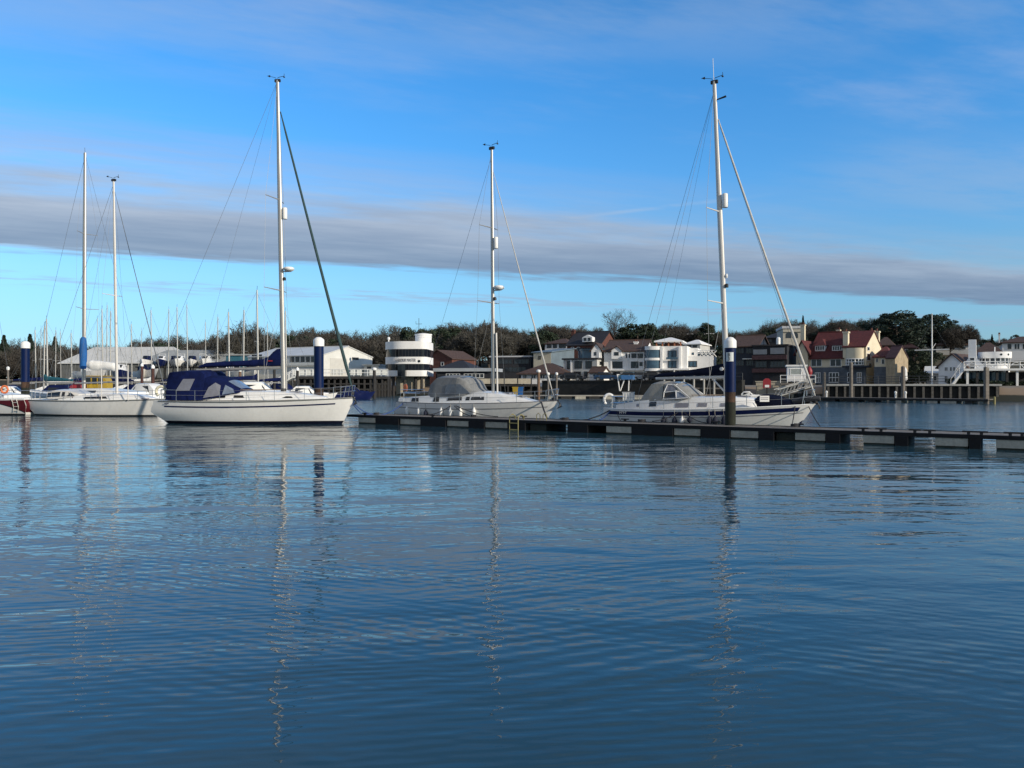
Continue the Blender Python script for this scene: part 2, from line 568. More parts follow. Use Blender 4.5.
# ------------------------------------------------------------------ far bank
def land_material():
    m = bpy.data.materials.new('bank_ground')
    m.use_nodes = True
    nt = m.node_tree
    b = NB(nt)
    p = nt.nodes['Principled BSDF']
    p.inputs['Roughness'].default_value = .95
    t = b.n('ShaderNodeTexCoord')
    sp = b.n('ShaderNodeSeparateXYZ')
    nt.links.new(t.outputs['Object'], sp.inputs[0])
    n = b.noise(t.outputs['Object'], .35, 6, .65)
    grass = b.mix(n, (.045, .050, .022), (.075, .060, .038))
    shingle = b.mix(n, (.20, .145, .10), (.30, .23, .165))
    weed = b.mix(n, (.012, .014, .010), (.035, .036, .024))
    yard = b.mix(n, (.14, .13, .12), (.24, .225, .20))
    zz = b.m('ADD', sp.outputs[2], b.m('MULTIPLY', b.m('SUBTRACT', n, .5), .5))
    c = b.mix(b.smooth(zz, .75, .95), weed, shingle)
    c = b.mix(b.smooth(zz, 1.75, 2.0), c, yard)
    c = b.mix(b.smooth(zz, 2.5, 3.2), c, grass)
    nt.links.new(c, p.inputs['Base Color'])
    return m


mb = MB()
ss = [-9, -7, -5.5, -4.5, -3.5, -2.6, -1.8, -1, -.2, .6, 1.3, 2.5, 5, 9, 14, 20, 27, 35, 45, 56, 70, 85, 105, 130, 165, 210, 280, 380, 550, 900, 1600, 3000]
tt = list(range(-900, -100, 100)) + list(range(-100, 260, 5)) + list(range(260, 1500, 90))
for s_ in ss:
    for t_ in tt:
        x, y = bank(t_, s_)
        mb.v.append((x, y, ground_z(x, y)))
nT = len(tt)
for i in range(len(ss) - 1):
    for j in range(nT - 1):
        a = i * nT + j
        mb.f.append((a, a + 1, a + nT + 1, a + nT))
        mb.mi.append(0)
land = mb.build('terrain', land_material(), None, True)
land['kind'] = 'structure'

# ------------------------------------------------------------------ near pontoon
P0 = Vector((-9.3, 45.2))
P1 = Vector((17.5, 26.5))
PYAW = atan2(P1.y - P0.y, P1.x - P0.x)
pf = Fr(P0.x, P0.y, PYAW, True)
pont = thing('pontoon', 'long dark edged mooring pontoon on pale floats across the water', 'pontoon', (P0.x, P0.y, 0), PYAW)
PW = 2.2
aL, aR = pf.a(348), pf.a(1150)
m = MB()
nb = 14
for i in range(nb):
    x0, x1 = aL + (aR - aL) * i / nb, aL + (aR - aL) * (i + 1) / nb
    m.box(x0 + .01, x1 - .01, .14, PW - .14, .42, .48)
m.build('deck', wood_g, pont)
m = MB()
for y0, y1 in ((0, .14), (PW - .14, PW)):
    m.box(aL, aR, y0, y1, .36, .50)
m.box(aL - .12, aL, 0, PW, .36, .50)
m.build('fascia', fasc, pont)
pale = [(358, 375), (400, 420), (447, 468), (485, 507), (606, 631), (674, 700), (730.5, 758), (795, 825), (863, 894), (935, 968), (996, 1030), (1060, 1095)]
dark = [(376, 399), (421, 446), (469, 484.5), (508, 525.5), (568, 588), (632, 673), (701, 730), (759, 774), (826, 840), (895, 908), (969, 980.5), (1031, 1044)]
for p0, p1 in pale:
    a0, a1 = pf.a(p0), pf.a(p1)
    f = one('float', conc, pont, 'box', a0, a1, .03, PW - .03, .07, .357)
    one('weed_skirt', conc_d, f, 'box', a0 + .01, a1 - .01, .045, PW - .045, -.35, .068)
for p0, p1 in dark:
    a0, a1 = pf.a(p0), pf.a(p1)
    one('tyre_buffer', fasc, pont, 'box', a0, a1, -.05, .09, -.25, .357)
    one('cross_bearer', wood_wet, pont, 'box', a0 + .05, a1 - .05, .1, PW - .1, -.2, .32)
for p0, p1 in ((528, 544), (775, 794)):
    one('cross_bearer', conc_d, pont, 'box', pf.a(p0), pf.a(p1), .2, PW - .1, -.2, .32)
for pxx in (362, 430, 502, 606, 700, 786, 862, 880, 914, 929, 968, 981, 1010, 1022):
    a0 = pf.a(pxx)
    m = MB()
    yy = .22 if pxx > 790 or pxx in (362, 430) else PW - .25
    m.box(a0 - .05, a0 + .05, yy - .04, yy + .04, .48, .58)
    m.tube([(a0 - .20, yy, .60), (a0 + .20, yy, .60)], .035, 6)
    m.build('cleat', blk, pont)
# ladder
lad = thing('boarding_ladder', 'yellow boarding ladder hooked over the pontoon edge', 'ladder', pf.w(pf.a(515.5), -.09, 0), PYAW)
wdt = (pf.a(520) - pf.a(511.5)) / 2
for sx in (-1, 1):
    one('rail', olive, lad, 'tube', [(sx * wdt, .45, .5), (sx * wdt, .45, .68), (sx * wdt, .2, .78), (sx * wdt, -.06, .66), (sx * wdt, -.06, -.5)], .028, 6)
for k in range(4):
    one('rung', olive, lad, 'tube', [(-wdt, -.06, -.3 + .32 * k), (wdt, -.06, -.3 + .32 * k)], .028, 6)
for pxx, lab in ((535, 'low yellowish mooring hoop next to the boarding ladder'), (541.5, 'low yellowish mooring hoop nearest the bow of the grey hooded yacht')):
    a0 = pf.a(pxx)
    h = MB()
    h.tube([(a0 - .10, .3, .47), (a0 - .10, .3, .78), (a0, .3, .86), (a0 + .10, .3, .78), (a0 + .10, .3, .47)], .02, 6)
    o = h.build('mooring_hoop', olive)
    o.location, o.rotation_euler = (P0.x, P0.y, 0), (0, 0, PYAW)
    tag(o, lab, 'hoop', 'yellowish hoops on the pontoon')


def rope_coil(pxx, b, lab, r=.17):
    c = pf.w(pf.a(pxx), b, .49)
    h = MB()
    pts = []
    for k in range(60):
        a = k * .42
        rr = r * (.55 + .45 * (k % 15) / 15)
        pts.append((rr * cos(a), rr * sin(a),   .02 + k * .002))
    h.tube(pts, .018, 5)
    o = h.build('rope_coil', rope_k)
    o.location = c
    tag(o, lab, 'rope', 'dark rope coils left on the pontoon')


rope_coil(369, .6, 'dark rope coil on the pontoon close to the bow of the blue tented yacht')
rope_coil(456, 1.5, 'dark rope coil on the pontoon under the grey hooded yacht')
rope_coil(552, 1.2, 'dark rope coil on the pontoon off the bow of the grey hooded yacht', .2)
rope_coil(626, 1.6, 'dark rope coil on the pontoon by the blue striped yacht stern', .2)
rope_coil(784, 1.5, 'dark rope coil on the pontoon near the blue striped yacht bow')


# ------------------------------------------------------------------ mooring piles
def pile(pxc, D, rad, cap_top, sleeve_top, sleeve_bot, lab, wear=True):
    x = WX(pxc, D)
    t = thing('mooring_pile', lab, 'pile', (x, D, 0), 0, 'blue sleeved mooring piles')
    zt, zs, zb = WZ(cap_top, D), WZ(sleeve_top, D), WZ(sleeve_bot, D)
    rc = rad * 1.12
    one('cap', pile_w, t, 'lathe', [(rc, zs - .02), (rc, zt - .20), (rc * .93, zt - .14), (rc * .45, zt - .02), (.03, zt)], n=20, smooth=True)
    one('sleeve', pile_b, t, 'lathe', [(rad, zb), (rad, (zs + zb) / 2), (rad, zs - .02)], n=20, smooth=True)
    one('worn_shaft', pile_rust, t, 'lathe', [(rad * .97, 0.8), (rad * .97, zb - .2), (rad * .97, zb + .12)], n=20, smooth=True)
    one('weedy_foot', pile_g, t, 'lathe', [(rad * .985, -2.5), (rad * .99, .3), (rad * .985, zb - .45)], n=20, smooth=True)
    return t


pile_rust = mat('pile_worn_brown', (.050, .026, .015), .85, 0, .75, 2.2, .015)
pl = pile(730.3, 34.0, .235, 337, 347.5, 392, 'blue mooring pile with white cap and number plate beside the blue striped yacht')
zc_ = WZ(357, 34)
m = MB()
rr = .243
pts = []
for k in range(9):
    a = radians(-90 - 62 + 10 * k)
    pts.append((rr * cos(a), rr * sin(a)))
m.loft([[(x, y, zc_ - .2) for x, y in pts], [(x, y, zc_ + .2) for x, y in pts]], 0, False, False)
pt_ = m.build('number_plate', mat('plate_white', (.62, .66, .66), .5, 0, .05), pl)
for ch, z in (('B', .09), ('3', -.09)):
    a = radians(-90 - 30)
    text_mesh('plate_lettering', ch, .22, blk, pt_, (.25 * cos(a), .25 * sin(a), zc_ + z), (radians(90), 0, radians(-30)), .003)
pile(318.8, 48.3, .30, 337, 346, 388, 'blue mooring pile with white cap behind the bow of the blue tented yacht')
pile(25.4, 60, .30, 341, 348, 382, 'blue mooring pile with white cap by the red hulled boat')


# ------------------------------------------------------------------ yacht building
class Hull:
    def __init__(s, L, B, fs, fm, fb, tr=.72, bow=.9, stern=((0, .0), (.5, 0), (1, 0)), mid=.42, draft=.45):
        s.L, s.B, s.fs, s.fm, s.fb, s.tr, s.bow, s.stern, s.mid, s.draft = L, B, fs, fm, fb, tr, bow, stern, mid, draft

    def sheer(s, u):
        a = (s.fs * (1 - u) * (1 - 2 * u) + 4 * s.fm * u * (1 - u) + s.fb * u * (2 * u - 1))
        return a

    def half(s, u):
        if u < s.mid:
            k = 1 - u / s.mid
            return s.B / 2 * (1 - (1 - s.tr) * k ** 2)
        k = (u - s.mid) / (1 - s.mid)
        return s.B / 2 * max(0, (1 - k ** 2.1)) ** .92 + .012

    def stern_x(s, q):
        st = s.stern
        for (a, x0), (b, x1) in zip(st, st[1:]):
            if q <= b:
                f = sstep(a, b, max(a, q))
                return x0 + (x1 - x0) * f
        return st[-1][1]

    def pt(s, u, z, side, off=0.0):
        zs = s.sheer(u)
        v = (z + s.draft) / (zs + s.draft)
        p = .20 + .10 * max(0, (.3 - u)) / .3 + .62 * sstep(.45, 1.0, u)
        y = s.half(u) * max(0, v) ** p
        x = s.L * u
        k = sstep(.62, 1, u)
        x -= s.bow * (1 - z / s.fb) * k if z > 0 else s.bow * k - z * 1.2 * k
        q = (z + s.draft) / (s.fs + s.draft)
        x += s.stern_x(q) * (1 - sstep(0, .35, u))
        return (x, side * (y + off), z)

    US = [0, .02, .05, .1, .16, .23, .3, .38, .46, .54, .62, .69, .76, .82, .87, .91, .945, .97, .988, 1.0]
    VS = [0, .12, .26, .33, .42, .52, .62, .74, .86, .94, 1.0]

    def shell(s, parent, mat_):
        m = MB()
        for side in (-1, 1):
            rows = []
            for u in s.US:
                zs = s.sheer(u)
                rows.append([s.pt(u, -s.draft + (zs + s.draft) * v, side) for v in s.VS])
            m.loft(rows, 0, False, False)
        st = [s.pt(0, -s.draft + (s.sheer(0) + s.draft) * v, -1) for v in s.VS]
        sp = [s.pt(0, -s.draft + (s.sheer(0) + s.draft) * v, 1) for v in s.VS]
        m.loft([st, sp], 0, False, False)
        bt = [s.pt(1, -s.draft + (s.sheer(1) + s.draft) * v, -1) for v in s.VS]
        bp = [s.pt(1, -s.draft + (s.sheer(1) + s.draft) * v, 1) for v in s.VS]
        m.loft([bt, bp], 0, False, False)
        h = m.build('hull', mat_, parent, True)
        return h

    def deck(s, parent, mat_, drop=.03):
        m = MB()
        rows = []
        for u in s.US:
            z = s.sheer(u) - drop
            a, b = s.pt(u, z, -1), s.pt(u, z, 1)
            c = ((a[0] + b[0]) / 2, 0, z + .06 * (s.half(u) / (s.B / 2)))
            rows.append([a, (a[0], a[1] / 2, z + .045 * s.half(u) / (s.B / 2)), c, (b[0], b[1] / 2, z + .045 * s.half(u) / (s.B / 2)), b])
        m.loft(rows, 0, False, False)
        return m.build('deck', mat_, parent, True)

    def strip(s, name, parent, mat_, u0, u1, zlo, zhi, off=.008, n=26):
        """zlo, zhi: functions of (u, sheer)"""
        for side in (1, -1):
            m = MB()
            rows = []
            for i in range(n + 1):
                u = u0 + (u1 - u0) * i / n
                zs = s.sheer(u)
                a, b = zlo(u, zs), zhi(u, zs)
                rows.append([s.pt(u, a, side, off), s.pt(u, (a + b) / 2, side, off), s.pt(u, b, side, off)])
            m.loft(rows, 0, False, False)
            r = m.build(name, mat_, parent, True)
        return r

    def toe_rail(s, parent, mat_, r=.03, up=.02):
        m = MB()
        for side in (-1, 1):
            m.tube([Vector(s.pt(u, s.sheer(u), side, -.02)) + Vector((0, 0, up)) for u in s.US], r, 5)
        return m.build('toe_rail', mat_, parent, True)

    def edge(s, x, side, inset=.1, h=0.0):
        """point on the sheer at keel distance x"""
        u = min(1, max(0, x / s.L))
        p = s.pt(u, s.sheer(u), side, -inset)
        return Vector((p[0], p[1], p[2] + h))


class House:
    """coachroof, sprayhood or canopy: stations (x, bottom half width, top half width, z bottom, z top, crown)"""
    def __init__(s, st, k=6):
        s.st, s.k = st, k

    def at(s, x):
        st = s.st
        for a, b in zip(st, st[1:]):
            if x <= b[0]:
                f = max(0, (x - a[0]) / (b[0] - a[0]))
                return [p + (q - p) * f for p, q in zip(a, b)]
        return list(st[-1])

    def ring(s, q):
        x, wb, wt, zb, zt, cr = q
        pts = [(x, -wb, zb), (x, -(wb * .35 + wt * .65), zb + (zt - zb) * .65)]
        r = min(.5, .35)
        for i in range(s.k + 1):
            f = -1 + 2 * i / s.k
            pts.append((x, wt * f, zt + cr * (1 - f * f)))
        pts += [(x, (wb * .35 + wt * .65), zb + (zt - zb) * .65), (x, wb, zb)]
        return pts

    def build(s, name, mat_, parent):
        m = MB()
        m.loft([s.ring(q) for q in s.st], 0, True, True)
        return m.build(name, mat_, parent, True, 58)

    def side(s, x, f, sd, off=.012):
        q = s.at(x)
        wb, wt, zb, zt = q[1:5]
        return (x, sd * (wb + (wt - wb) * f + off), zb + (zt - zb) * f)

    def panel(s, name, mat_, parent, corners, both=True, off=.014):
        """corners: list of (x, f) round the panel; one pane each side joined as one window"""
        for sd in ((1, -1) if both else (-1,)):
            m = MB()
            o = [s.side(x, f, sd, off) for x, f in corners]
            i = [s.side(x, f, sd, -.01) for x, f in corners]
            m.loft([i, o], 0, True, True)
            r = m.build(name, mat_, parent)
        return r


def add_mast(root, x, z0, top, rake, r, mt, spreaders, radar=None, radome=None, vane=True, beam=1.5, wiremat=None, whip=False, lights=()):
    """rake: metres the masthead sits aft"""
    wm = wiremat or wire

    def mp(z, fwd=0.0, yy=0.0):
        return Vector((x - rake * (z - z0) / (top - z0) + fwd, yy, z))
    m = MB()
    rings = []
    for k in range(9):
        z = z0 + (top - z0) * k / 8
        f = 1 - .30 * sstep(.55, 1, k / 8)
        c = mp(z)
        rings.append([c + Vector((r * 1.15 * f * cos(2 * pi * j / 12), r * .85 * f * sin(2 * pi * j / 12), 0)) for j in range(12)])
    m.loft(rings)
    mast = m.build('mast', mt, root, True)
    tips = []
    for z, ln in spreaders:
        for sd in (-1, 1):
            c = mp(z)
            tip = c + Vector((-ln * .28, sd * ln, .06))
            one('spreader', mt, mast, 'tube', [c, tip], [.035, .022], 6)
            tips.append((z, sd, tip))
    if radar:
        z = radar
        c = mp(z, r + .17)
        one('radar_reflector', whitep, mast, 'lathe', [(.02, -.33), (.13, -.33), (.145, -.28), (.145, .28), (.12, .33), (.02, .33)], c, 14, smooth=True)
        one('reflector_bracket', steel, mast, 'tube', [mp(z), c + Vector((-.1, 0, 0))], .03, 5)
    if radome:
        z = radome
        c = mp(z, r + .36)
        d = one('radar_dome', whitep, mast, 'lathe', [(.05, -.11), (.24, -.10), (.31, -.02), (.31, .04), (.26, .10), (.05, .14)], c, 18, smooth=True)
        one('dome_bracket', alu, mast, 'box', c.x - .42, c.x + .15, c.y - .05, c.y + .05, c.z - .17, c.z - .11)
    for z in lights:
        c = mp(z, r + .06)
        one('deck_light', blk, mast, 'lathe', [(.03, -.11), (.10, -.10), (.10, .03), (.05, .08)], c, 8)
    if vane:
        t = mp(top)
        v = MB()
        v.tube([t + Vector((.02, 0, 0)), t + Vector((.02, 0, .16)), t + Vector((.42, 0, .22))], .016, 5)
        v.tube([t + Vector((.42, 0, .14)), t + Vector((.42, 0, .36))], .012, 5)
        v.lathe([(.02, 0), (.055, .02), (.055, .05), (.02, .07)], t + Vector((.42, 0, .12)), 8)
        v.build('wind_sensor', blk, mast)
        v = MB()
        v.tube([t + Vector((-.05, 0, 0)), t + Vector((-.12, 0, .16)), t + Vector((-.46, 0, .26))], .013, 5)
        v.add([t + Vector((-.46, 0, .20)), t + Vector((-.66, .0, .30)), t + Vector((-.46, .0, .34)), t + Vector((-.46, .02, .27))], [(0, 1, 2), (0, 1, 3), (1, 2, 3), (0, 2, 3)])
        v.build('wind_vane', blk, mast)
        one('masthead_fitting', blk, mast, 'box', t.x - .16, t.x + .18, t.y - .06, t.y + .06, t.z - .10, t.z + .05)
    if whip:
        t = mp(top)
        one('whip_aerial', whitep, mast, 'tube', [t + Vector((-.03, .05, 0)), t + Vector((-.08, .05, 1.15))], .014, 5)
    # shrouds over the spreader tips to the chain plates
    if spreaders:
        for sd in (-1, 1):
            pts = [mp(top - .15)] + [tp for z, s_, tp in sorted(tips, key=lambda q: -q[0]) if s_ == sd] + [Vector((x - .25, sd * beam, z0 - .35))]
            one('shroud', wm, root, 'tube', pts, .008, 4)
            lz = spreaders[0][0]
            one('lower_shroud', wm, root, 'tube', [mp(lz), Vector((x - .55, sd * beam * .97, z0 - .35))], .007, 4)
    return mast, mp


def stay(root, name, a, b, r=.012, mt=None):
    return one(name, mt or wire, root, 'tube', [a, b], r * .72, 5)


def furled(root, a, b, r0, r1, mt):
    """furled headsail on its stay: a at the deck, b aloft"""
    a, b = Vector(a), Vector(b)
    pts, rad = [], []
    for k in range(13):
        f = k / 12
        pts.append(a.lerp(b, f) + Vector((0, 0, -.10 * sin(pi * f))))
        rad.append(r0 + (r1 - r0) * f if 0 < k < 12 else r1 * .6)
    o = one('furled_headsail', mt, root, 'tube', pts, rad, 8, smooth=True)
    one('furler_drum', blk, o, 'lathe', [(.05, -.28), (.11, -.26), (.11, -.12), (.05, -.10)], a, 10)
    return o


def guard_rails(root, hull, xs, h=.62, wires=(.33, .6), bow=True, stern_x=None, mt=steel):
    for x in xs:
        for sd in (-1, 1):
            p = hull.edge(x, sd)
            one('stanchion', mt, root, 'tube', [p, p + Vector((0, 0, h))], .016, 5)
    for wz in wires:
        for sd in (-1, 1):
            one('guard_wire', wire_l, root, 'tube', [hull.edge(x, sd, .1, wz) for x in xs], .007, 4)
    if bow:
        xb, m = xs[-1], MB()
        L = hull.L
        for hh in (h, h * .5):
            m.tube([hull.edge(xb, -1, .1, hh), hull.edge(L * .965, -1, .02, hh + .03), hull.edge(L * .995, -1, -.12, hh + .05), hull.edge(L * .995, 1, -.12, hh + .05), hull.edge(L * .965, 1, .02, hh + .03), hull.edge(xb, 1, .1, hh)], .018, 6)
        for sd in (-1, 1):
            m.tube([hull.edge(L * .955, sd, .05), hull.edge(L * .965, sd, .02, h + .03)], .018, 6)
            m.tube([hull.edge(L * .985, sd, .02), hull.edge(L * .995, sd, -.12, h + .05)], .018, 6)
        m.build('pulpit', mt, root)
    if stern_x is not None:
        m = MB()
        xa = xs[0]
        for hh in (h, h * .5):
            m.tube([hull.edge(xa, -1, .1, hh), hull.edge(stern_x, -1, .12, hh), hull.edge(stern_x, 1, .12, hh), hull.edge(xa, 1, .1, hh)], .018, 6)
        for sd in (-1, 1):
            m.tube([hull.edge(stern_x, sd, .12), hull.edge(stern_x, sd, .12, h)], .018, 6)
        m.build('pushpit', mt, root)


def to_world(root, p):
    c, s_ = cos(root.rotation_euler.z), sin(root.rotation_euler.z)
    return Vector((root.location.x + c * p[0] - s_ * p[1], root.location.y + s_ * p[0] + c * p[1], root.location.z + p[2]))


def sag_rope(name, a, b, sag, r, mt, lab, grp):
    a, b = Vector(a), Vector(b)
    pts = [a.lerp(b, k / 12) - Vector((0, 0, sag * 4 * (k / 12) * (1 - k / 12))) for k in range(13)]
    o = one(name, mt, None, 'tube', pts, r, 5, smooth=True)
    return tag(o, lab, 'rope', grp)


def fender(root, hull, x, top, length, r, mt, lab, grp, side=-1):
    p = hull.edge(x, side, 0)
    u = x / hull.L
    zc = p.z - top - length / 2
    q = Vector(hull.pt(u, max(-.1, zc), side, r + .01))
    w_ = to_world(root, (p.x, q.y, zc))
    t = thing('fender', lab, 'fender', w_, 0, grp)
    one('body', mt, t, 'lathe', [(.02, -length / 2 - .06), (.05, -length / 2), (r * .8, -length / 2 + r * .4), (r, -length / 2 + r), (r, length / 2 - r), (r * .8, length / 2 - r * .4), (.05, length / 2), (.025, length / 2 + .08)], n=12, smooth=True)
    e = to_world(root, (p.x, p.y, p.z)) - w_
    one('lanyard', rope_w, t, 'tube', [(0, 0, length / 2 + .05), tuple(e)], .010, 5)
    return t


def ring_buoy(name, lab, mt, wpos, yaw, r=.33, t=.085, horseshoe=False):
    m = MB()
    rng = range(19) if not horseshoe else range(1, 16)
    pts = [(r * sin(2 * pi * k / 18 + (0 if not horseshoe else pi * .12)), 0, -r * cos(2 * pi * k / 18 + (0 if not horseshoe else pi * .12)) * 1.12) for k in rng]
    if horseshoe:
        pts = [(r * sin(radians(35 + 290 * k / 16)), 0, -r * 1.12 * cos(radians(35 + 290 * k / 16))) for k in range(17)]
    m.tube(pts, t, 8)
    o = m.build(name, mt, None, True)
    o.location, o.rotation_euler = wpos, (0, 0, yaw)
    return tag(o, lab, 'lifebuoy')
# ------------------------------------------------------------------ the three big yachts
def lettering(name, parent, f, a0, a1, z, h, mt, b, n=5):
    """illegible small name: a row of thin strokes as far as the photo shows them"""
    m = MB()
    step = (a1 - a0) / n
    for k in range(n):
        x0 = a0 + k * step
        m.box(x0, x0 + step * .28, b - .012, b, z, z + h)
        m.box(x0 + step * .28, x0 + step * .72, b - .012, b, z + h * (.7 if k % 2 else .38), z + h * (.95 if k % 2 else .62))
    return m.build(name, mt, parent)


# --- white yacht with the blue cockpit tent
SA, SB = Vector((-20.85, 46.3)), Vector((-9.0, 44.15))
LA = (SB - SA).length
ya = atan2(SB.y - SA.y, SB.x - SA.x)
fa = Fr(SA.x, SA.y, ya, True)
ra = thing('sailing_yacht', 'large white yacht with navy blue cockpit tent and dark green furled headsail', 'yacht', (SA.x, SA.y, 0), ya, 'yachts moored at the near pontoon')
ha = Hull(LA, 3.9, 1.36, 1.33, 1.55, tr=.80, bow=.75, stern=((0, 2.0), (.30, .75), (.62, .0), (1, .30)), mid=.40)
sh = ha.shell(ra, gel)
ha.deck(ra, deckm)
ha.strip('boot_stripe', sh, navy_dk, 0.0, 1.0, lambda u, zs: -.3, lambda u, zs: .16 + .03 * u, .022)
ha.strip('cove_stripe', sh, navy_p, 0.075, .93, lambda u, zs: zs - .37, lambda u, zs: zs - .29, .008)
ha.strip('rubbing_strake', sh, mat('grey_strake', (.16, .17, .17), .6), 0.03, 1.0, lambda u, zs: zs - .075, lambda u, zs: zs - .01, .02)
lettering('name_lettering', sh, fa, fa.a(163.5, -1.8), fa.a(168, -1.8), 1.13, .09, navy_p, -1.70, 4)
ca = House([(fa.a(186), 1.25, 1.15, 1.32, 1.55, .04), (fa.a(206), 1.28, 1.1, 1.34, 1.70, .05), (fa.a(236), 1.25, 1.02, 1.36, 1.84, .07), (fa.a(280), 1.12, .86, 1.38, 1.84, .07), (fa.a(305), .95, .66, 1.42, 1.72, .06), (fa.a(328), .6, .35, 1.46, 1.54, .03)])
cab = ca.build('coachroof', gel, ra)
ca.panel('cabin_window', darkglass, cab, [(fa.a(205), .30), (fa.a(236), .30), (fa.a(236), .62), (fa.a(205), .62)])
ca.panel('cabin_window', darkglass, cab, [(fa.a(244), .30), (fa.a(300), .28), (fa.a(298), .55), (fa.a(244), .62)])
for pxx in (258, 296):
    x = fa.a(pxx)
    zt = ca.at(x)[4]
    one('deck_hatch', hazeglass, cab, 'box', x - .28, x + .28, -.28, .28, zt + .05, zt + .12)
m = MB()
for sd in (-1, 1):
    m.tube([(fa.a(240), sd * .75, 1.88), (fa.a(240), sd * .75, 1.96), (fa.a(280), sd * .70, 1.97), (fa.a(280), sd * .70, 1.88)], .02, 5)
m.build('handrail', teak, cab)
# tent and sprayhood
tn = House([(fa.a(166, -1.3), 1.38, 1.2, 1.36, 2.55, .10), (fa.a(168.5, -1.3), 1.42, 1.25, 1.36, 2.96, .10), (fa.a(180, -1.3), 1.45, 1.2, 1.36, 3.02, .10), (fa.a(199, -1.3), 1.45, 1.2, 1.36, 3.04, .10), (fa.a(203, -1.3), 1.42, 1.15, 1.38, 2.86, .14)], 8)
tent = tn.build('cockpit_tent', navy_c, ra)
tn.panel('tent_window', hazeglass, tent, [(fa.a(176.5, -1.3), .33), (fa.a(190, -1.3), .33), (fa.a(194.5, -1.3), .74), (fa.a(183, -1.3), .74)], off=.03)
sp = House([(fa.a(203.2, -1.3), 1.40, 1.1, 1.42, 2.66, .14), (fa.a(213, -1.3), 1.38, 1.08, 1.5, 2.62, .16), (fa.a(221, -1.3), 1.32, 1.0, 1.6, 2.45, .16), (fa.a(230, -1.3), 1.22, .85, 1.75, 2.12, .12), (fa.a(237, -1.3), 1.15, .75, 1.80, 1.92, .06)], 8)
spr = sp.build('sprayhood', navy_c, ra)
sp.panel('sprayhood_window', hazeglass, spr, [(fa.a(204, -1.3), .06), (fa.a(219, -1.3), .06), (fa.a(219, -1.3), .70), (fa.a(214, -1.3), .80), (fa.a(208, -1.3), .55)], off=.03)
sp.panel('sprayhood_window', blueglass, spr, [(fa.a(222, -1.3), .08), (fa.a(233, -1.3), .08), (fa.a(230, -1.3), .72), (fa.a(223, -1.3), .82)], off=.03)
m = MB()
fr_ = [sp.ring([p + (q_ if i in (4,) else 0) for i, p in enumerate(sp.at(x)) for q_ in (.015,)]) for x in (fa.a(223, -1.3), fa.a(229, -1.3), fa.a(235, -1.3))]
m.loft([r[3:-3] for r in fr_], 0, False, False)
m.build('sprayhood_window', blueglass, spr)
xm = fa.a(283.5)
mastA, mpA = add_mast(ra, xm, 1.88, 20.05, .38, .125, alu, [(7.75, 1.35), (13.05, 1.1)], radar=12.25, radome=9.0, beam=1.8, lights=(8.45,))
one('mast_collar', blk, mastA, 'lathe', [(.16, 0), (.16, .14)], mpA(1.9), 12)
# boom, stack pack
zb = WZ(368.6, 45.3)
one('boom', alu, ra, 'tube', [(xm - .15, 0, zb + .05), (fa.a(197), 0, zb - .10)], .10, 10, smooth=True)
m = MB()
rings = []
for pxx, lo, hi, wd in ((199, 367.8, 366.2, .08), (206, 367.4, 362.8, .17), (225, 367, 361.4, .20), (245, 366.5, 360.5, .22), (262, 366.2, 359.2, .23), (269, 366.2, 356.5, .20), (273, 366.4, 352, .18), (277, 366.4, 349.0, .15), (281.5, 366, 348.4, .12)):
    a_ = fa.a(pxx)
    z0, z1 = fa.z(lo, a_), fa.z(hi, a_)
    rings.append([(a_, wd * cos(t) * (.75 + .25 * -sin(t)), (z0 + z1) / 2 + (z1 - z0) / 2 * sin(t)) for t in [2 * pi * k / 12 for k in range(12)]])
m.loft(rings)
sc_ = m.build('sail_cover', navy_c, ra, True)
a_ = fa.a(272.5)
one('cover_badge', red, sc_, 'box', a_ - .16, a_ + .10, -.235, -.20, fa.z(361.6, a_), fa.z(360.4, a_))
stay(ra, 'backstay', mpA(20.0), Vector((fa.a(170), 0, 5.0)), .012)
for sd in (-1, 1):
    stay(ra, 'backstay', Vector((fa.a(170), 0, 5.0)), ha.edge(.6, sd, .2), .010)
stay(ra, 'topping_lift', mpA(20.0), Vector((fa.a(199), 0, zb)), .008)
furled(ra, (fa.a(352.5), 0, 1.95), tuple(mpA(18.2, .15)), .105, .055, furl_g)
guard_rails(ra, ha, [fa.a(p, -1.6) for p in (174, 196, 222, 248, 274, 301, 326)], stern_x=.55)
m = MB()
m.tube([(LA - .55, -.08, 1.62), (LA - .05, -.08, 1.56), (LA + .08, -.08, 1.30)], .035, 6)
m.add([(LA + .10, -.24, 1.18), (LA + .10, .08, 1.18), (LA - .14, -.08, 1.02), (LA + .10, -.08, 1.36), (LA + .14, -.08, 1.2)], [(0, 1, 2), (0, 3, 4), (1, 3, 4), (0, 2, 3), (1, 2, 3)])
m.build('anchor', blk, ra)
ring_buoy('lifebuoy', 'cream horseshoe lifebuoy on the stern rail of the blue tented yacht', cream_b, fa.w(fa.a(162.5, -.9), -1.05, 1.86), ya + .25, .27, .085, True)
one('ensign_staff', alu_w, ra, 'tube', [(.35, .4, 1.4), (.1, .4, 2.9)], .018, 5)

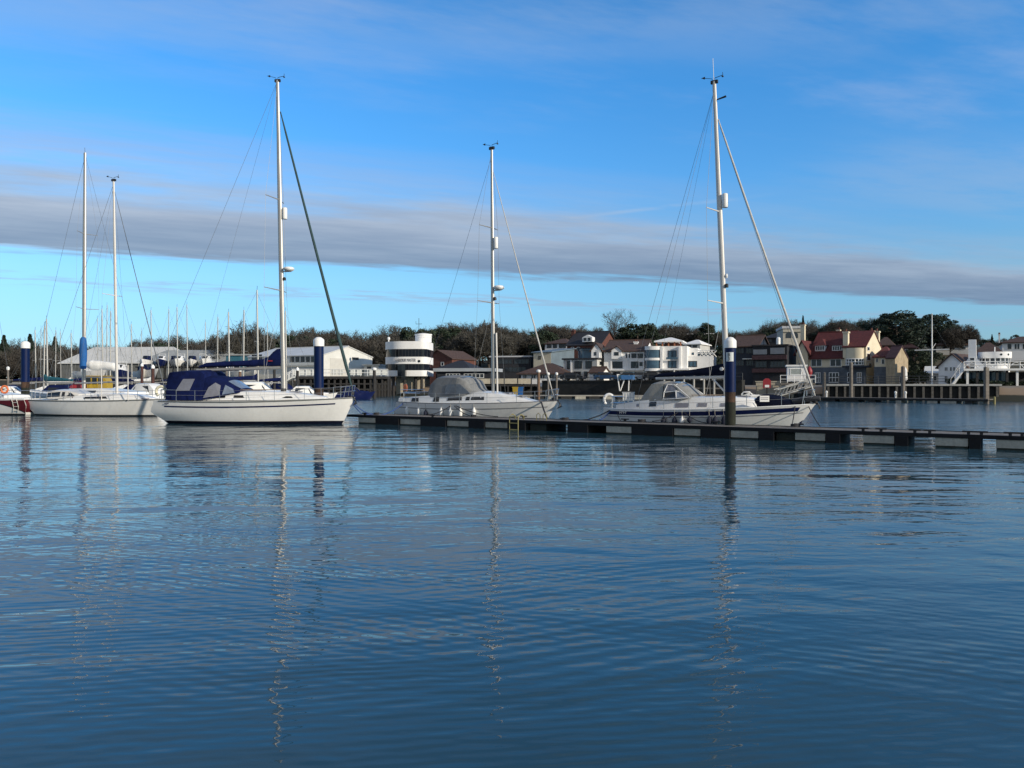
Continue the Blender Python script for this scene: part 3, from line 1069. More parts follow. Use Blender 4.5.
# --- yacht with the grey canopy
OFF = PW + .25 + 1.75
a0 = pf.a(391.5, OFF - 1.3)
S4 = pf.w(a0, OFF, 0)
L4 = pf.a(558, OFF) - a0
f4 = Fr(S4.x, S4.y, PYAW, True)
r4 = thing('sailing_yacht', 'white yacht with grey cockpit canopy and pale bow behind the pontoon', 'yacht', (S4.x, S4.y, 0), PYAW, 'yachts moored at the near pontoon')
h4 = Hull(L4, 3.5, 1.20, 1.16, 1.36, tr=.78, bow=.95, stern=((0, .9), (.30, .10), (.45, 0), (1, .45)), mid=.42)
sh = h4.shell(r4, gel)
h4.deck(r4, deckm)
h4.strip('boot_stripe', sh, anti, 0, 1, lambda u, zs: -.3, lambda u, zs: .08, .02)
h4.strip('cove_stripe', sh, mat('grey_line', (.25, .25, .26), .5), .03, .97, lambda u, zs: zs - .32, lambda u, zs: zs - .275, .008)
h4.toe_rail(r4, mat('grey_rail', (.12, .12, .13), .6), .028)
c4 = House([(f4.a(400, -1), 1.18, 1.1, 1.14, 1.46, .03), (f4.a(430, -1), 1.25, 1.12, 1.13, 1.60, .03), (f4.a(455, -1), 1.25, 1.04, 1.14, 1.71, .05), (f4.a(481, -1), 1.12, .90, 1.15, 1.84, .06), (f4.a(498, -1), .98, .72, 1.17, 1.70, .06), (f4.a(520, -1), .72, .42, 1.2, 1.42, .05), (f4.a(532, -1), .5, .2, 1.22, 1.27, .02)])
cab = c4.build('coachroof', gel, r4)
for p0, p1, lo, hi in ((411, 418.5, .25, .8), (433, 439, .25, .75), (447, 461, .34, .66), (464.5, 468.5, .34, .66), (469.5, 482, .36, .64)):
    c4.panel('cabin_window', darkglass, cab, [(f4.a(p0, -1.2), lo), (f4.a(p1, -1.2), lo), (f4.a(p1 - .5, -1.2), hi), (f4.a(p0 + .5, -1.2), hi)])
for pxx in (508, 521):
    x = f4.a(pxx)
    zt = c4.at(x)[4]
    one('deck_hatch', hazeglass, cab, 'box', x - .25, x + .25, -.25, .25, zt + .03, zt + .10)
t4 = House([(f4.a(428, -1.05), 1.10, 1.02, 1.5, 1.85, .08), (f4.a(431, -1.05), 1.14, 1.04, 1.5, 2.32, .12), (f4.a(436, -1.05), 1.15, 1.00, 1.52, 2.64, .16), (f4.a(444, -1.05), 1.15, .98, 1.55, 2.68, .16), (f4.a(456, -1.05), 1.14, .95, 1.58, 2.64, .16)], 8)
cn = t4.build('cockpit_canopy', grey_c, r4)
t5 = House([(f4.a(456.1, -1.05), 1.13, .94, 1.59, 2.62, .15), (f4.a(464, -.9), 1.11, .90, 1.6, 2.48, .15), (f4.a(471, -.5), 1.08, .84, 1.66, 2.26, .14), (f4.a(476, -.3), 1.02, .76, 1.72, 1.98, .08), (f4.a(480, -.3), 1.0, .7, 1.78, 1.84, .04)], 8)
s5 = t5.build('sprayhood', grey_c, r4)
t4.panel('canopy_window', smokeglass, cn, [(f4.a(446, -1.05), .12), (f4.a(455.9, -1.05), .10), (f4.a(455.9, -1.05), .68), (f4.a(446, -1.05), .62)], off=.03)
t5.panel('sprayhood_window', smokeglass, s5, [(f4.a(456.2, -1.05), .10), (f4.a(470, -1.0), .10), (f4.a(465, -1.0), .60), (f4.a(460, -1.0), .72), (f4.a(456.2, -1.05), .68)], off=.03)
m = MB()
rr_ = []
for pxx in (463, 470, 477):
    q = t5.at(f4.a(pxx))
    q[4] += .015
    rr_.append(t5.ring(q)[3:-3])
m.loft(rr_, 0, False, False)
m.build('sprayhood_window', smokeglass, s5)
xm = f4.a(493.3)
m4, mp4 = add_mast(r4, xm, 1.72, 16.0, .12, .095, alu, [(7.0, 1.05), (11.35, .9)], radar=10.45, radome=7.85, beam=1.6, lights=(7.25,))
one('spinnaker_pole', alu_w, m4, 'tube', [mp4(1.8, .30), mp4(5.25, .24)], .05, 8)
stay(r4, 'backstay', mp4(15.5), h4.edge(.5, 1, 1.3), .011)
f_ = furled(r4, (f4.a(553.5), 0, 1.66), tuple(mp4(14.6, .1)), .050, .018, furl_w)
guard_rails(r4, h4, [f4.a(p, -1.5) for p in (413, 437, 461, 486, 511, 534)], stern_x=.65)
m = MB()
m.tube([(L4 - .5, 0, 1.42), (L4 + .02, 0, 1.40), (L4 + .14, 0, 1.16)], .035, 6)
m.add([(L4 + .16, -.18, 1.06), (L4 + .16, .18, 1.06), (L4 - .08, 0, .92), (L4 + .16, 0, 1.25), (L4 + .20, 0, 1.1)], [(0, 1, 2), (0, 3, 4), (1, 3, 4), (0, 2, 3), (1, 2, 3)])
m.build('anchor', blk, r4)
m = MB()
m.lathe([(.04, 0), (.12, .02), (.14, .3), (.10, .42), (.03, .45)], f4.w(f4.a(401), .4, 1.85) - Vector((S4.x, S4.y, 0)), 10)
o = m.build('danbuoy', orange, None, True)
o.location = (S4.x, S4.y, .0)
tag(o, 'orange marker float clipped to the stern rail of the grey hooded yacht', 'buoy')
m = MB()
m.tube([(.55, -1.1, 1.2), (.55, -1.1, 1.95), (.55, 1.1, 1.95), (.55, 1.1, 1.2)], .022, 6)
m.tube([(.2, -.7, 1.2), (.2, -.7, 1.75), (.2, .7, 1.75), (.2, .7, 1.2)], .02, 6)
m.build('stern_arch', steel, r4)
m = MB()
cx, cz = f4.a(437), 1.72
m.tube([(cx - 2.0 + .45 * cos(k * pi / 8), .45 * sin(k * pi / 8), cz) for k in range(17)], .02, 5)
m.build('steering_wheel', steel, r4)
ords = ['first', 'second', 'third', 'fourth', 'fifth', 'sixth', 'seventh', 'eighth', 'ninth']
for i, pxx in enumerate((399.5, 415.5, 441, 450.5, 459.8, 472)):
    fender(r4, h4, f4.a(pxx, -1.75), .28, .50, .11, whitep, 'white fender on the grey hooded yacht, %s counting from its stern' % ords[i], 'white fenders on the grey hooded yacht')
fender(r4, h4, f4.a(424, -1.75), .42, .34, .12, navyf, 'dark short fender between white ones on the grey hooded yacht', None)

# --- yacht with the blue stripe
a0 = pf.a(597.5, OFF - 1.2)
S5 = pf.w(a0, OFF, 0)
L5 = pf.a(815, OFF) - a0
f5 = Fr(S5.x, S5.y, PYAW, True)
r5 = thing('sailing_yacht', 'white yacht with broad navy stripe and stone coloured canopy beside numbered pile', 'yacht', (S5.x, S5.y, 0), PYAW, 'yachts moored at the near pontoon')
h5 = Hull(L5, 3.5, 1.05, 1.09, 1.38, tr=.70, bow=.95, stern=((0, .75), (.30, .10), (.42, 0), (1, .36)), mid=.42)
sh = h5.shell(r5, gel)
h5.deck(r5, teak)
h5.strip('boot_stripe', sh, navy_p, 0, 1, lambda u, zs: -.3, lambda u, zs: .07 + .62 * sstep(.945, 1, u), .02)
st = h5.strip('hull_stripe', sh, navy_p, .035, .955, lambda u, zs: zs - .27, lambda u, zs: zs - .085, .008)
h5.strip('rubbing_strake', sh, mat('grey_line', (.25, .25, .26), .5), .02, .98, lambda u, zs: zs - .37, lambda u, zs: zs - .335, .015)
h5.toe_rail(r5, whitep, .03)
xn = f5.a(621.5, -1.35)
lettering('name_lettering', st, f5, xn, f5.a(629, -1.35), .83, .12, gel_grey, h5.pt(f5.a(629, -1.35) / L5, .88, -1)[1] - .022, 4)
c5 = House([(f5.a(616, -1), 1.05, .98, .98, 1.24, .02), (f5.a(634, -1), 1.2, 1.12, 1.0, 1.42, .02), (f5.a(660, -1), 1.25, 1.12, 1.02, 1.58, .03), (f5.a(672, -1), 1.25, 1.05, 1.05, 1.62, .05), (f5.a(700, -1), 1.2, .95, 1.08, 1.66, .06), (f5.a(728, -1), 1.05, .78, 1.12, 1.66, .06), (f5.a(748, -1), .85, .55, 1.18, 1.60, .06), (f5.a(758, -1), .6, .25, 1.2, 1.36, .03)])
cab = c5.build('coachroof', gel, r5)
for p0, p1, lo, hi in ((636, 639.5, .40, .70), (649, 656, .36, .78), (675, 688, .22, .56), (697, 706, .25, .56), (719, 724, .25, .55)):
    c5.panel('cabin_window', darkglass if p0 > 640 and p0 < 660 else hazeglass, cab, [(f5.a(p0, -1.2), lo), (f5.a(p1, -1.2), lo), (f5.a(p1, -1.2), hi), (f5.a(p0, -1.2), hi)])
m = MB()
for sd in (-1, 1):
    m.tube([(f5.a(692), sd * .78, 1.68), (f5.a(692), sd * .78, 1.77), (f5.a(726), sd * .68, 1.77), (f5.a(726), sd * .68, 1.68)], .02, 5)
m.build('handrail', teak, cab)
for pxx in (712, 744):
    x = f5.a(pxx)
    zt = c5.at(x)[4]
    one('deck_hatch', hazeglass, cab, 'box', x - .24, x + .24, -.24, .24, zt + .04, zt + .11)
t6 = House([(f5.a(640, -1), 1.10, 1.0, 1.38, 1.48, .02), (f5.a(645, -1), 1.12, 1.0, 1.4, 1.86, .08), (f5.a(651, -1), 1.14, .96, 1.44, 2.28, .12), (f5.a(655, -1), 1.14, .95, 1.46, 2.32, .13), (f5.a(663, -1), 1.15, .94, 1.5, 2.32, .13)], 8)
cn = t6.build('cockpit_canopy', sand_c, r5)
t7 = House([(f5.a(663.1, -1.1), 1.15, .94, 1.51, 2.31, .13), (f5.a(668, -1.1), 1.15, .92, 1.53, 2.28, .13), (f5.a(676, -1.1), 1.2, .9, 1.55, 2.24, .13), (f5.a(682, -1.1), 1.16, .84, 1.6, 2.02, .10), (f5.a(690, -1.1), 1.1, .78, 1.64, 1.72, .04)], 8)
ws = t7.build('windscreen_hood', grey_c, r5)
t7.panel('windscreen_pane', darkglass, ws, [(f5.a(665, -1.1), .10), (f5.a(676, -1.1), .10), (f5.a(674, -1.1), .52), (f5.a(664.5, -1.1), .42)], off=.03)
t7.panel('windscreen_pane', blueglass, ws, [(f5.a(677.5, -1.1), .10), (f5.a(687, -1.1), .10), (f5.a(681, -1.1), .60), (f5.a(676, -1.1), .58)], off=.03)
t7.panel('windscreen_pane', hazeglass, ws, [(f5.a(664.5, -1.1), .55), (f5.a(675, -1.1), .66), (f5.a(672, -1.1), .97), (f5.a(666, -1.1), .92)], off=.03)
m = MB()
for sd in (-1, 1):
    for poly in ([(664, .04), (664, .48), (666.5, .98), (674, .99), (690, .04)], [(664.2, .48), (675.5, .60), (681, .64)], [(664, .06), (677, .06), (690, .06)], [(677, .06), (675.5, .60)]):
        m.tube([t7.side(f5.a(p, -1.1), f, sd, .04) for p, f in poly], .026, 5)
m.tube([(f5.a(674, -1.1), -.85, 2.26), (f5.a(674, -1.1), 0, 2.40), (f5.a(674, -1.1), .85, 2.26)], .03, 5)
m.build('windscreen_frame', whitep, ws)
rr_ = []
m = MB()
for pxx in (678, 683, 688.5):
    q = t7.at(f5.a(pxx))
    q[4] += .02
    rr_.append(t7.ring(q)[3:-3])
m.loft(rr_, 0, False, False)
m.build('windscreen_pane', blueglass, ws)
xm = f5.a(727.6)
m5, mp5 = add_mast(r5, xm, 1.70, 16.85, .66, .115, alu_w, [(6.15, 1.2), (10.55, 1.0)], radar=11.05, beam=1.6, lights=(7.0,), whip=True)
one('mast_lamp', whitep, m5, 'lathe', [(.04, -.1), (.07, 0), (.04, .1)], mp5(7.45, .2), 8)
one('masthead_lamp', blk, m5, 'tube', [mp5(15.95, .1), mp5(16.02, .55)], [.03, .05], 6)
zb = WZ(376.8, 36.5)
one('boom', alu_w, r5, 'tube', [(xm - .15, 0, zb), (f5.a(656), 0, zb - .06)], .075, 10, smooth=True)
m = MB()
rings = []
for pxx, lo, hi, wd in ((654, 377.4, 376.2, .05), (660, 377, 373.6, .12), (675, 376.4, 371.8, .15), (695, 375.8, 369.2, .17), (710, 375.6, 366.6, .17), (718, 375.6, 364.6, .15), (724, 375.6, 363.4, .12), (725.5, 375.4, 363.6, .10)):
    a_ = f5.a(pxx)
    z0, z1 = f5.z(lo, a_), f5.z(hi, a_)
    rings.append([(a_, wd * cos(t) * (.75 - .25 * sin(t)), (z0 + z1) / 2 + (z1 - z0) / 2 * sin(t)) for t in [2 * pi * k / 12 for k in range(12)]])
m.loft(rings)
sc_ = m.build('sail_cover', navy_dk, r5, True)
a_ = f5.a(722.6)
bd = one('cover_badge', white_c, sc_, 'tube', [(a_, -.19, f5.z(369, a_)), (a_, -.10, f5.z(369, a_))], .085, 12)
one('kicker', alu_w, r5, 'tube', [(xm - .12, 0, 1.9), (f5.a(712), 0, zb - .05)], .04, 6)
stay(r5, 'backstay', mp5(16.45), h5.edge(.35, 1, .9), .011)
stay(r5, 'backstay', mp5(16.45), h5.edge(.35, -1, .9) + Vector((1.0, 0, 0)), .009)
stay(r5, 'topping_lift', mp5(16.4), Vector((f5.a(657), 0, zb)), .007)
furled(r5, (f5.a(815.5), 0, 1.72), tuple(mp5(15.0, .12)), .058, .040, furl_w)
stay(r5, 'spare_halyard', mp5(14.6, .2), Vector((f5.a(806), 0, 2.3)), .010)
guard_rails(r5, h5, [f5.a(p, -1.5) for p in (619, 638, 665, 690, 713, 745, 777, 797)], stern_x=.5)
m = MB()
m.loft([[(x, y * wv_, z0 + (zz - z0) * q_) for y, q_ in ((-1, 0), (-.8, .7), (0, 1), (.8, .7), (1, 0))] for x, wv_, z0, zz in ((f5.a(757.5), .55, 1.2, 1.72), (f5.a(765), .6, 1.2, 1.85), (f5.a(780), .45, 1.25, 1.78), (f5.a(793), .3, 1.3, 1.55), (f5.a(803), .12, 1.35, 1.42))])
m.build('foredeck_sail_bag', navy_dk, r5, True)
one('bow_cover', grey_d if False else mat('charcoal_canvas', (.06, .06, .066), .85, 0, .2, 3, .01), r5, 'tube', [(L5 - .95, -.08, 1.50), (L5 - .3, -.05, 1.62), (L5 + .22, 0, 1.66)], [.13, .16, .12], 8, smooth=True)
m = MB()
m.tube([(L5 - .6, .06, 1.44), (L5 + .12, .06, 1.42), (L5 + .2, .06, 1.2)], .035, 6)
m.build('anchor', blk, r5)
# things on it
m = MB()
p = f5.w(f5.a(764.5, -.95), -.95, 0)
m.box(-.21, .21, -.015, .015, 1.50, 1.77)
bo = m.build('notice_board', whitep)
bo.location, bo.rotation_euler = p, (0, 0, 0)
tag(bo, 'small white notice board with two grey text lines on the blue striped yacht bow rail', 'board')
m = MB()
for z in (1.60, 1.68):
    for k in range(7):
        m.box(-.17 + k * .05, -.17 + k * .05 + .03, -.022, -.015, z - .02, z + .02)
m.build('board_lettering', mat('grey_ink', (.2, .2, .22), .6), bo)
ring_buoy('lifebuoy', 'white horseshoe lifebuoy on the stern rail of the blue striped yacht', whitep, f5.w(f5.a(609, -.9), -.9, 1.50), PYAW + .5, .24, .075, True)
bx = thing('locker_box', 'white ribbed box fixed to the stern rail of the blue striped yacht', 'box', f5.w(f5.a(628.5, -.8), -.8, 0), PYAW + .3)
m = MB()
m.box(-.28, .28, -.14, .14, 1.47, 1.86)
m.build('case', whitep, bx)
m = MB()
for k in range(5):
    m.box(-.26 + k * .125, -.23 + k * .125, -.16, -.141, 1.50, 1.83)
m.box(-.30, .30, -.16, .16, 1.862, 1.90)
m.build('lid_ribs', mat('pale_plastic', (.55, .56, .56), .5), bx)
one('bracket', steel, bx, 'tube', [(0, 0, .98), (0, 0, 1.47)], .03, 6)
for i, (pxx, ln, mt, lb) in enumerate(((663.3, .42, navyf, 'navy covered fender below the windscreen of the blue striped yacht, nearest its stern'), (674.5, .42, navyf, 'navy covered fender on the blue striped yacht just aft of the white one'), (682, .38, whitep, 'only white fender hanging on the blue striped yacht'), (689.5, .22, navyf, 'short navy fender on the blue striped yacht just forward of the white one'),
                                  (708, .38, navyf, 'navy fender on the blue striped yacht, rear one of the pair before the pile'), (713.5, .36, navyf, 'navy fender on the blue striped yacht, front one of the pair before the pile'), (721.5, .50, navyf, 'navy fender on the blue striped yacht touching the numbered pile'))):
    fender(r5, h5, f5.a(pxx, -1.75), .36, ln, .13 if mt is navyf else .12, mt, lb, 'fenders on the blue striped yacht')

# mooring lines
G1 = 'mooring lines of the near yachts'
dk = lambda px, b=1.9: pf.w(pf.a(px, b), b, .54)
sag_rope('mooring_rope', to_world(r4, h4.edge(.7, -1)), dk(366, .3), .35, .035, rope_b, 'blue rope from the grey hooded yacht stern down to the pontoon end, lower of two', G1)
sag_rope('mooring_rope', to_world(ra, (LA - .3, -.1, 1.5)), dk(375, .6), .25, .03, rope_b, 'blue rope from the blue tented yacht bow down to the pontoon', G1)
sag_rope('mooring_rope', to_world(ra, (LA - .4, .1, 1.5)), dk(362, .4), .08, .03, rope_b, 'short steep blue rope at the blue tented yacht bow', G1)
mid = to_world(r4, h4.edge(f4.a(452, -1.7), -1))
sag_rope('mooring_rope', mid, dk(428), .15, .022, rope_k, 'dark rope from amidships of the grey hooded yacht slanting aft', G1)
sag_rope('mooring_rope', mid, dk(470), .10, .022, rope_k, 'dark rope from amidships of the grey hooded yacht slanting forward, steeper one', G1)
sag_rope('mooring_rope', mid, dk(498), .15, .022, rope_k, 'dark rope from amidships of the grey hooded yacht slanting forward, longer one', G1)
sag_rope('mooring_rope', to_world(r4, h4.edge(L4 * .93, -1, .05)), dk(547), .04, .045, rope_k, 'thick dark rope hanging from the grey hooded yacht bow', G1)
sag_rope('mooring_rope', to_world(r5, h5.edge(.5, -1)), dk(588), .30, .03, rope_b, 'blue rope from the blue striped yacht stern to a pontoon cleat', G1)
sag_rope('mooring_rope', to_world(r5, h5.edge(.5, -1, .1)), dk(560), .30, .03, rope_k, 'dark rope from the blue striped yacht stern reaching far along the pontoon', G1)
sag_rope('mooring_rope', to_world(r5, h5.edge(.8, -1)), dk(624), .25, .02, rope_k, 'dark rope curving from the blue striped yacht quarter to the pontoon', G1)
sag_rope('mooring_rope', to_world(r5, h5.edge(f5.a(681, -1.7), -1)), dk(652), .12, .02, rope_k, 'dark rope from amidships of the blue striped yacht slanting aft', G1)
sag_rope('mooring_rope', to_world(r5, h5.edge(f5.a(681, -1.7), -1)), dk(706), .12, .02, rope_k, 'dark rope from amidships of the blue striped yacht slanting forward', G1)
sag_rope('mooring_rope', to_world(r5, h5.edge(L5 * .93, -1)), dk(792), .05, .022, rope_k, 'dark rope from the blue striped yacht bow slanting back to the pontoon', G1)
sag_rope('mooring_rope', to_world(r5, (L5 - .25, -.1, 1.3)), dk(820), .06, .022, rope_k, 'dark rope from the blue striped yacht stem slanting forward to the pontoon', G1)

# ------------------------------------------------------------------ the other yachts at the left
# --- white yacht with red trim
S2, B2 = Vector((WX(37.5, 57.6), 57.6)), Vector((WX(168, 54.6), 54.6))
L2, y2 = (B2 - S2).length, atan2(B2.y - S2.y, B2.x - S2.x)
f2 = Fr(S2.x, S2.y, y2, True)
r2 = thing('sailing_yacht', 'white yacht with red cabin stripe and slim mast between red boat and blue tented yacht', 'yacht', (S2.x, S2.y, 0), y2, 'yachts moored at the near pontoon')
h2 = Hull(L2, 3.1, 1.18, 1.14, 1.28, tr=.68, bow=.9, stern=((0, 1.3), (.35, .5), (.7, .05), (1, 0)), mid=.42)
sh = h2.shell(r2, gel)
h2.deck(r2, deckm)
h2.strip('boot_stripe', sh, anti, 0, 1, lambda u, zs: -.3, lambda u, zs: .10, .02)
h2.strip('rubbing_strake', sh, mat('grey_strake', (.16, .17, .17), .6), .0, 1, lambda u, zs: zs - .10, lambda u, zs: zs - .02, .015)
c2 = House([(f2.a(58, -1), 1.05, .95, 1.12, 1.25, .02), (f2.a(77, -1), 1.1, .95, 1.12, 1.45, .04), (f2.a(105, -1), 1.05, .85, 1.12, 1.60, .05), (f2.a(130, -1), .85, .6, 1.15, 1.52, .05), (f2.a(145, -1), .5, .25, 1.2, 1.28, .02)])
cab = c2.build('coachroof', gel, r2)
c2.panel('cabin_window', darkglass, cab, [(f2.a(84, -1), .35), (f2.a(107, -1), .3), (f2.a(105, -1), .62), (f2.a(85, -1), .70)], off=.03)
c2.panel('cabin_stripe', redp, cab, [(f2.a(72, -1), .55), (f2.a(143, -1), .12), (f2.a(143, -1), .7), (f2.a(105, -1), .97), (f2.a(72, -1), .97)], off=.010)
s2_ = House([(f2.a(47, -1), 1.1, .95, 1.2, 1.75, .06), (f2.a(54, -1), 1.1, .95, 1.2, 1.84, .08), (f2.a(66, -1), 1.05, .9, 1.3, 1.80, .08), (f2.a(76, -1), .95, .75, 1.4, 1.55, .05)], 8)
hd = s2_.build('sprayhood', gel_grey, r2)
s2_.panel('sprayhood_window', darkglass, hd, [(f2.a(48, -1), .25), (f2.a(60, -1), .25), (f2.a(60, -1), .85), (f2.a(48, -1), .8)], off=.02)
s2_.panel('sprayhood_window', darkglass, hd, [(f2.a(62, -1), .25), (f2.a(74, -1), .2), (f2.a(70, -1), .85), (f2.a(62, -1), .85)], off=.02)
xm = f2.a(117)
m2, mp2 = add_mast(r2, xm, 1.55, 17.1, .30, .095, alu_w, [(8.7, .95)], beam=1.4)
one('boom', alu, r2, 'tube', [(xm - .1, 0, 2.45), (f2.a(75), 0, 2.35)], .06, 8)
stay(r2, 'backstay', mp2(16.8), h2.edge(.4, -1, 1.0), .016)
stay(r2, 'topping_lift', mp2(16.7), Vector((f2.a(76), 0, 2.35)), .010)
furled(r2, (f2.a(166), 0, 1.6), tuple(mp2(16.2, .1)), .035, .018, wire)
guard_rails(r2, h2, [f2.a(p, -1.3) for p in (52, 72, 92, 112, 132, 150)], stern_x=.6)
one('flag_pole', alu_w, r2, 'tube', [f2.w(f2.a(101, -1.2), -1.2, 1.1) - Vector((S2.x, S2.y, 0)), f2.w(f2.a(101, -1.2), -1.2, 2.9) - Vector((S2.x, S2.y, 0))], .03, 6) if False else None
for pxx, top in ((101.5, 369), (128, 365)):
    x = f2.a(pxx, -1.1)
    one('pole', alu_w, r2, 'tube', [(x, -1.1, 1.15), (x, -1.1, f2.z(top, x, -1.1))], .035, 6)

# --- red boat at the edge
r1 = thing('sailing_yacht', 'white yacht with dark red painted stern and swim ladder at the left edge', 'yacht', (WX(40.5, 57.4), 57.4, 0), y2 + pi, 'yachts moored at the near pontoon')
h1 = Hull(11.5, 3.3, 1.22, 1.22, 1.5, tr=.82, bow=.9, stern=((0, 1.0), (.35, .30), (.75, 0), (1, .1)), mid=.42)
sh = h1.shell(r1, gel)
h1.deck(r1, deckm)
h1.strip('boot_stripe', sh, anti, 0, 1, lambda u, zs: -.3, lambda u, zs: .12, .02)
h1.strip('quarter_paint', sh, redp, .0, .27, lambda u, zs: .2 + (zs - .30) * min(1, u / .27) ** .75, lambda u, zs: zs - .09, .010)
h1.strip('quarter_line', sh, blk, .0, .50, lambda u, zs: .13 + (zs - .30) * min(1, u / .27) ** .75, lambda u, zs: .2 + (zs - .30) * min(1, u / .27) ** .75, .014)
m = MB()
rows = []
for k in range(7):
    z = .22 + (h1.sheer(0) - .28) * k / 6
    a_, b_ = Vector(h1.pt(0, z, -1)), Vector(h1.pt(0, z, 1))
    rows.append([(a_.x - .012, a_.y * .99, z), (a_.x - .02, 0, z), (b_.x - .012, b_.y * .99, z)])
m.loft(rows, 0, False, False)
tr = m.build('transom', redp, sh)
m = MB()
for xx in (.55, .95):
    m.tube([h1.pt(xx / 11.5, z, 1, .07) for z in (.25, .6, 1.0, 1.2)], .024, 5)
for z in (.35, .65, .95):
    m.tube([h1.pt(.55 / 11.5, z, 1, .07), h1.pt(.95 / 11.5, z, 1, .07)], .022, 5)
m.build('swim_ladder', alu_w, r1)
c1_ = House([(2.2, 1.2, 1.1, 1.2, 1.45, .03), (4.2, 1.2, 1.0, 1.2, 1.7, .05), (6.5, 1.0, .75, 1.2, 1.72, .05), (8.2, .6, .3, 1.25, 1.35, .02)])
cab = c1_.build('coachroof', gel, r1)
c1_.panel('cabin_window', darkglass, cab, [(4.4, .35), (6.3, .35), (6.2, .65), (4.4, .68)])
m1_, mp1 = add_mast(r1, 5.9, 1.75, 15.6, .25, .09, alu, [(8.0, .9)], beam=1.4)
stay(r1, 'backstay', mp1(15.5), h1.edge(1.4, 1, .5), .012)
stay(r1, 'forestay', mp1(15.4), h1.edge(10.4, 1, .1), .012)
guard_rails(r1, h1, [2.0, 4.0, 6.0, 8.0, 9.4], stern_x=1.45)
ring_buoy('lifebuoy', 'orange lifebuoy on the rail of the red sterned yacht', orange, Vector((WX(4.5, 56.4), 56.4, WZ(389.5, 56.4))), .2, .22, .08)
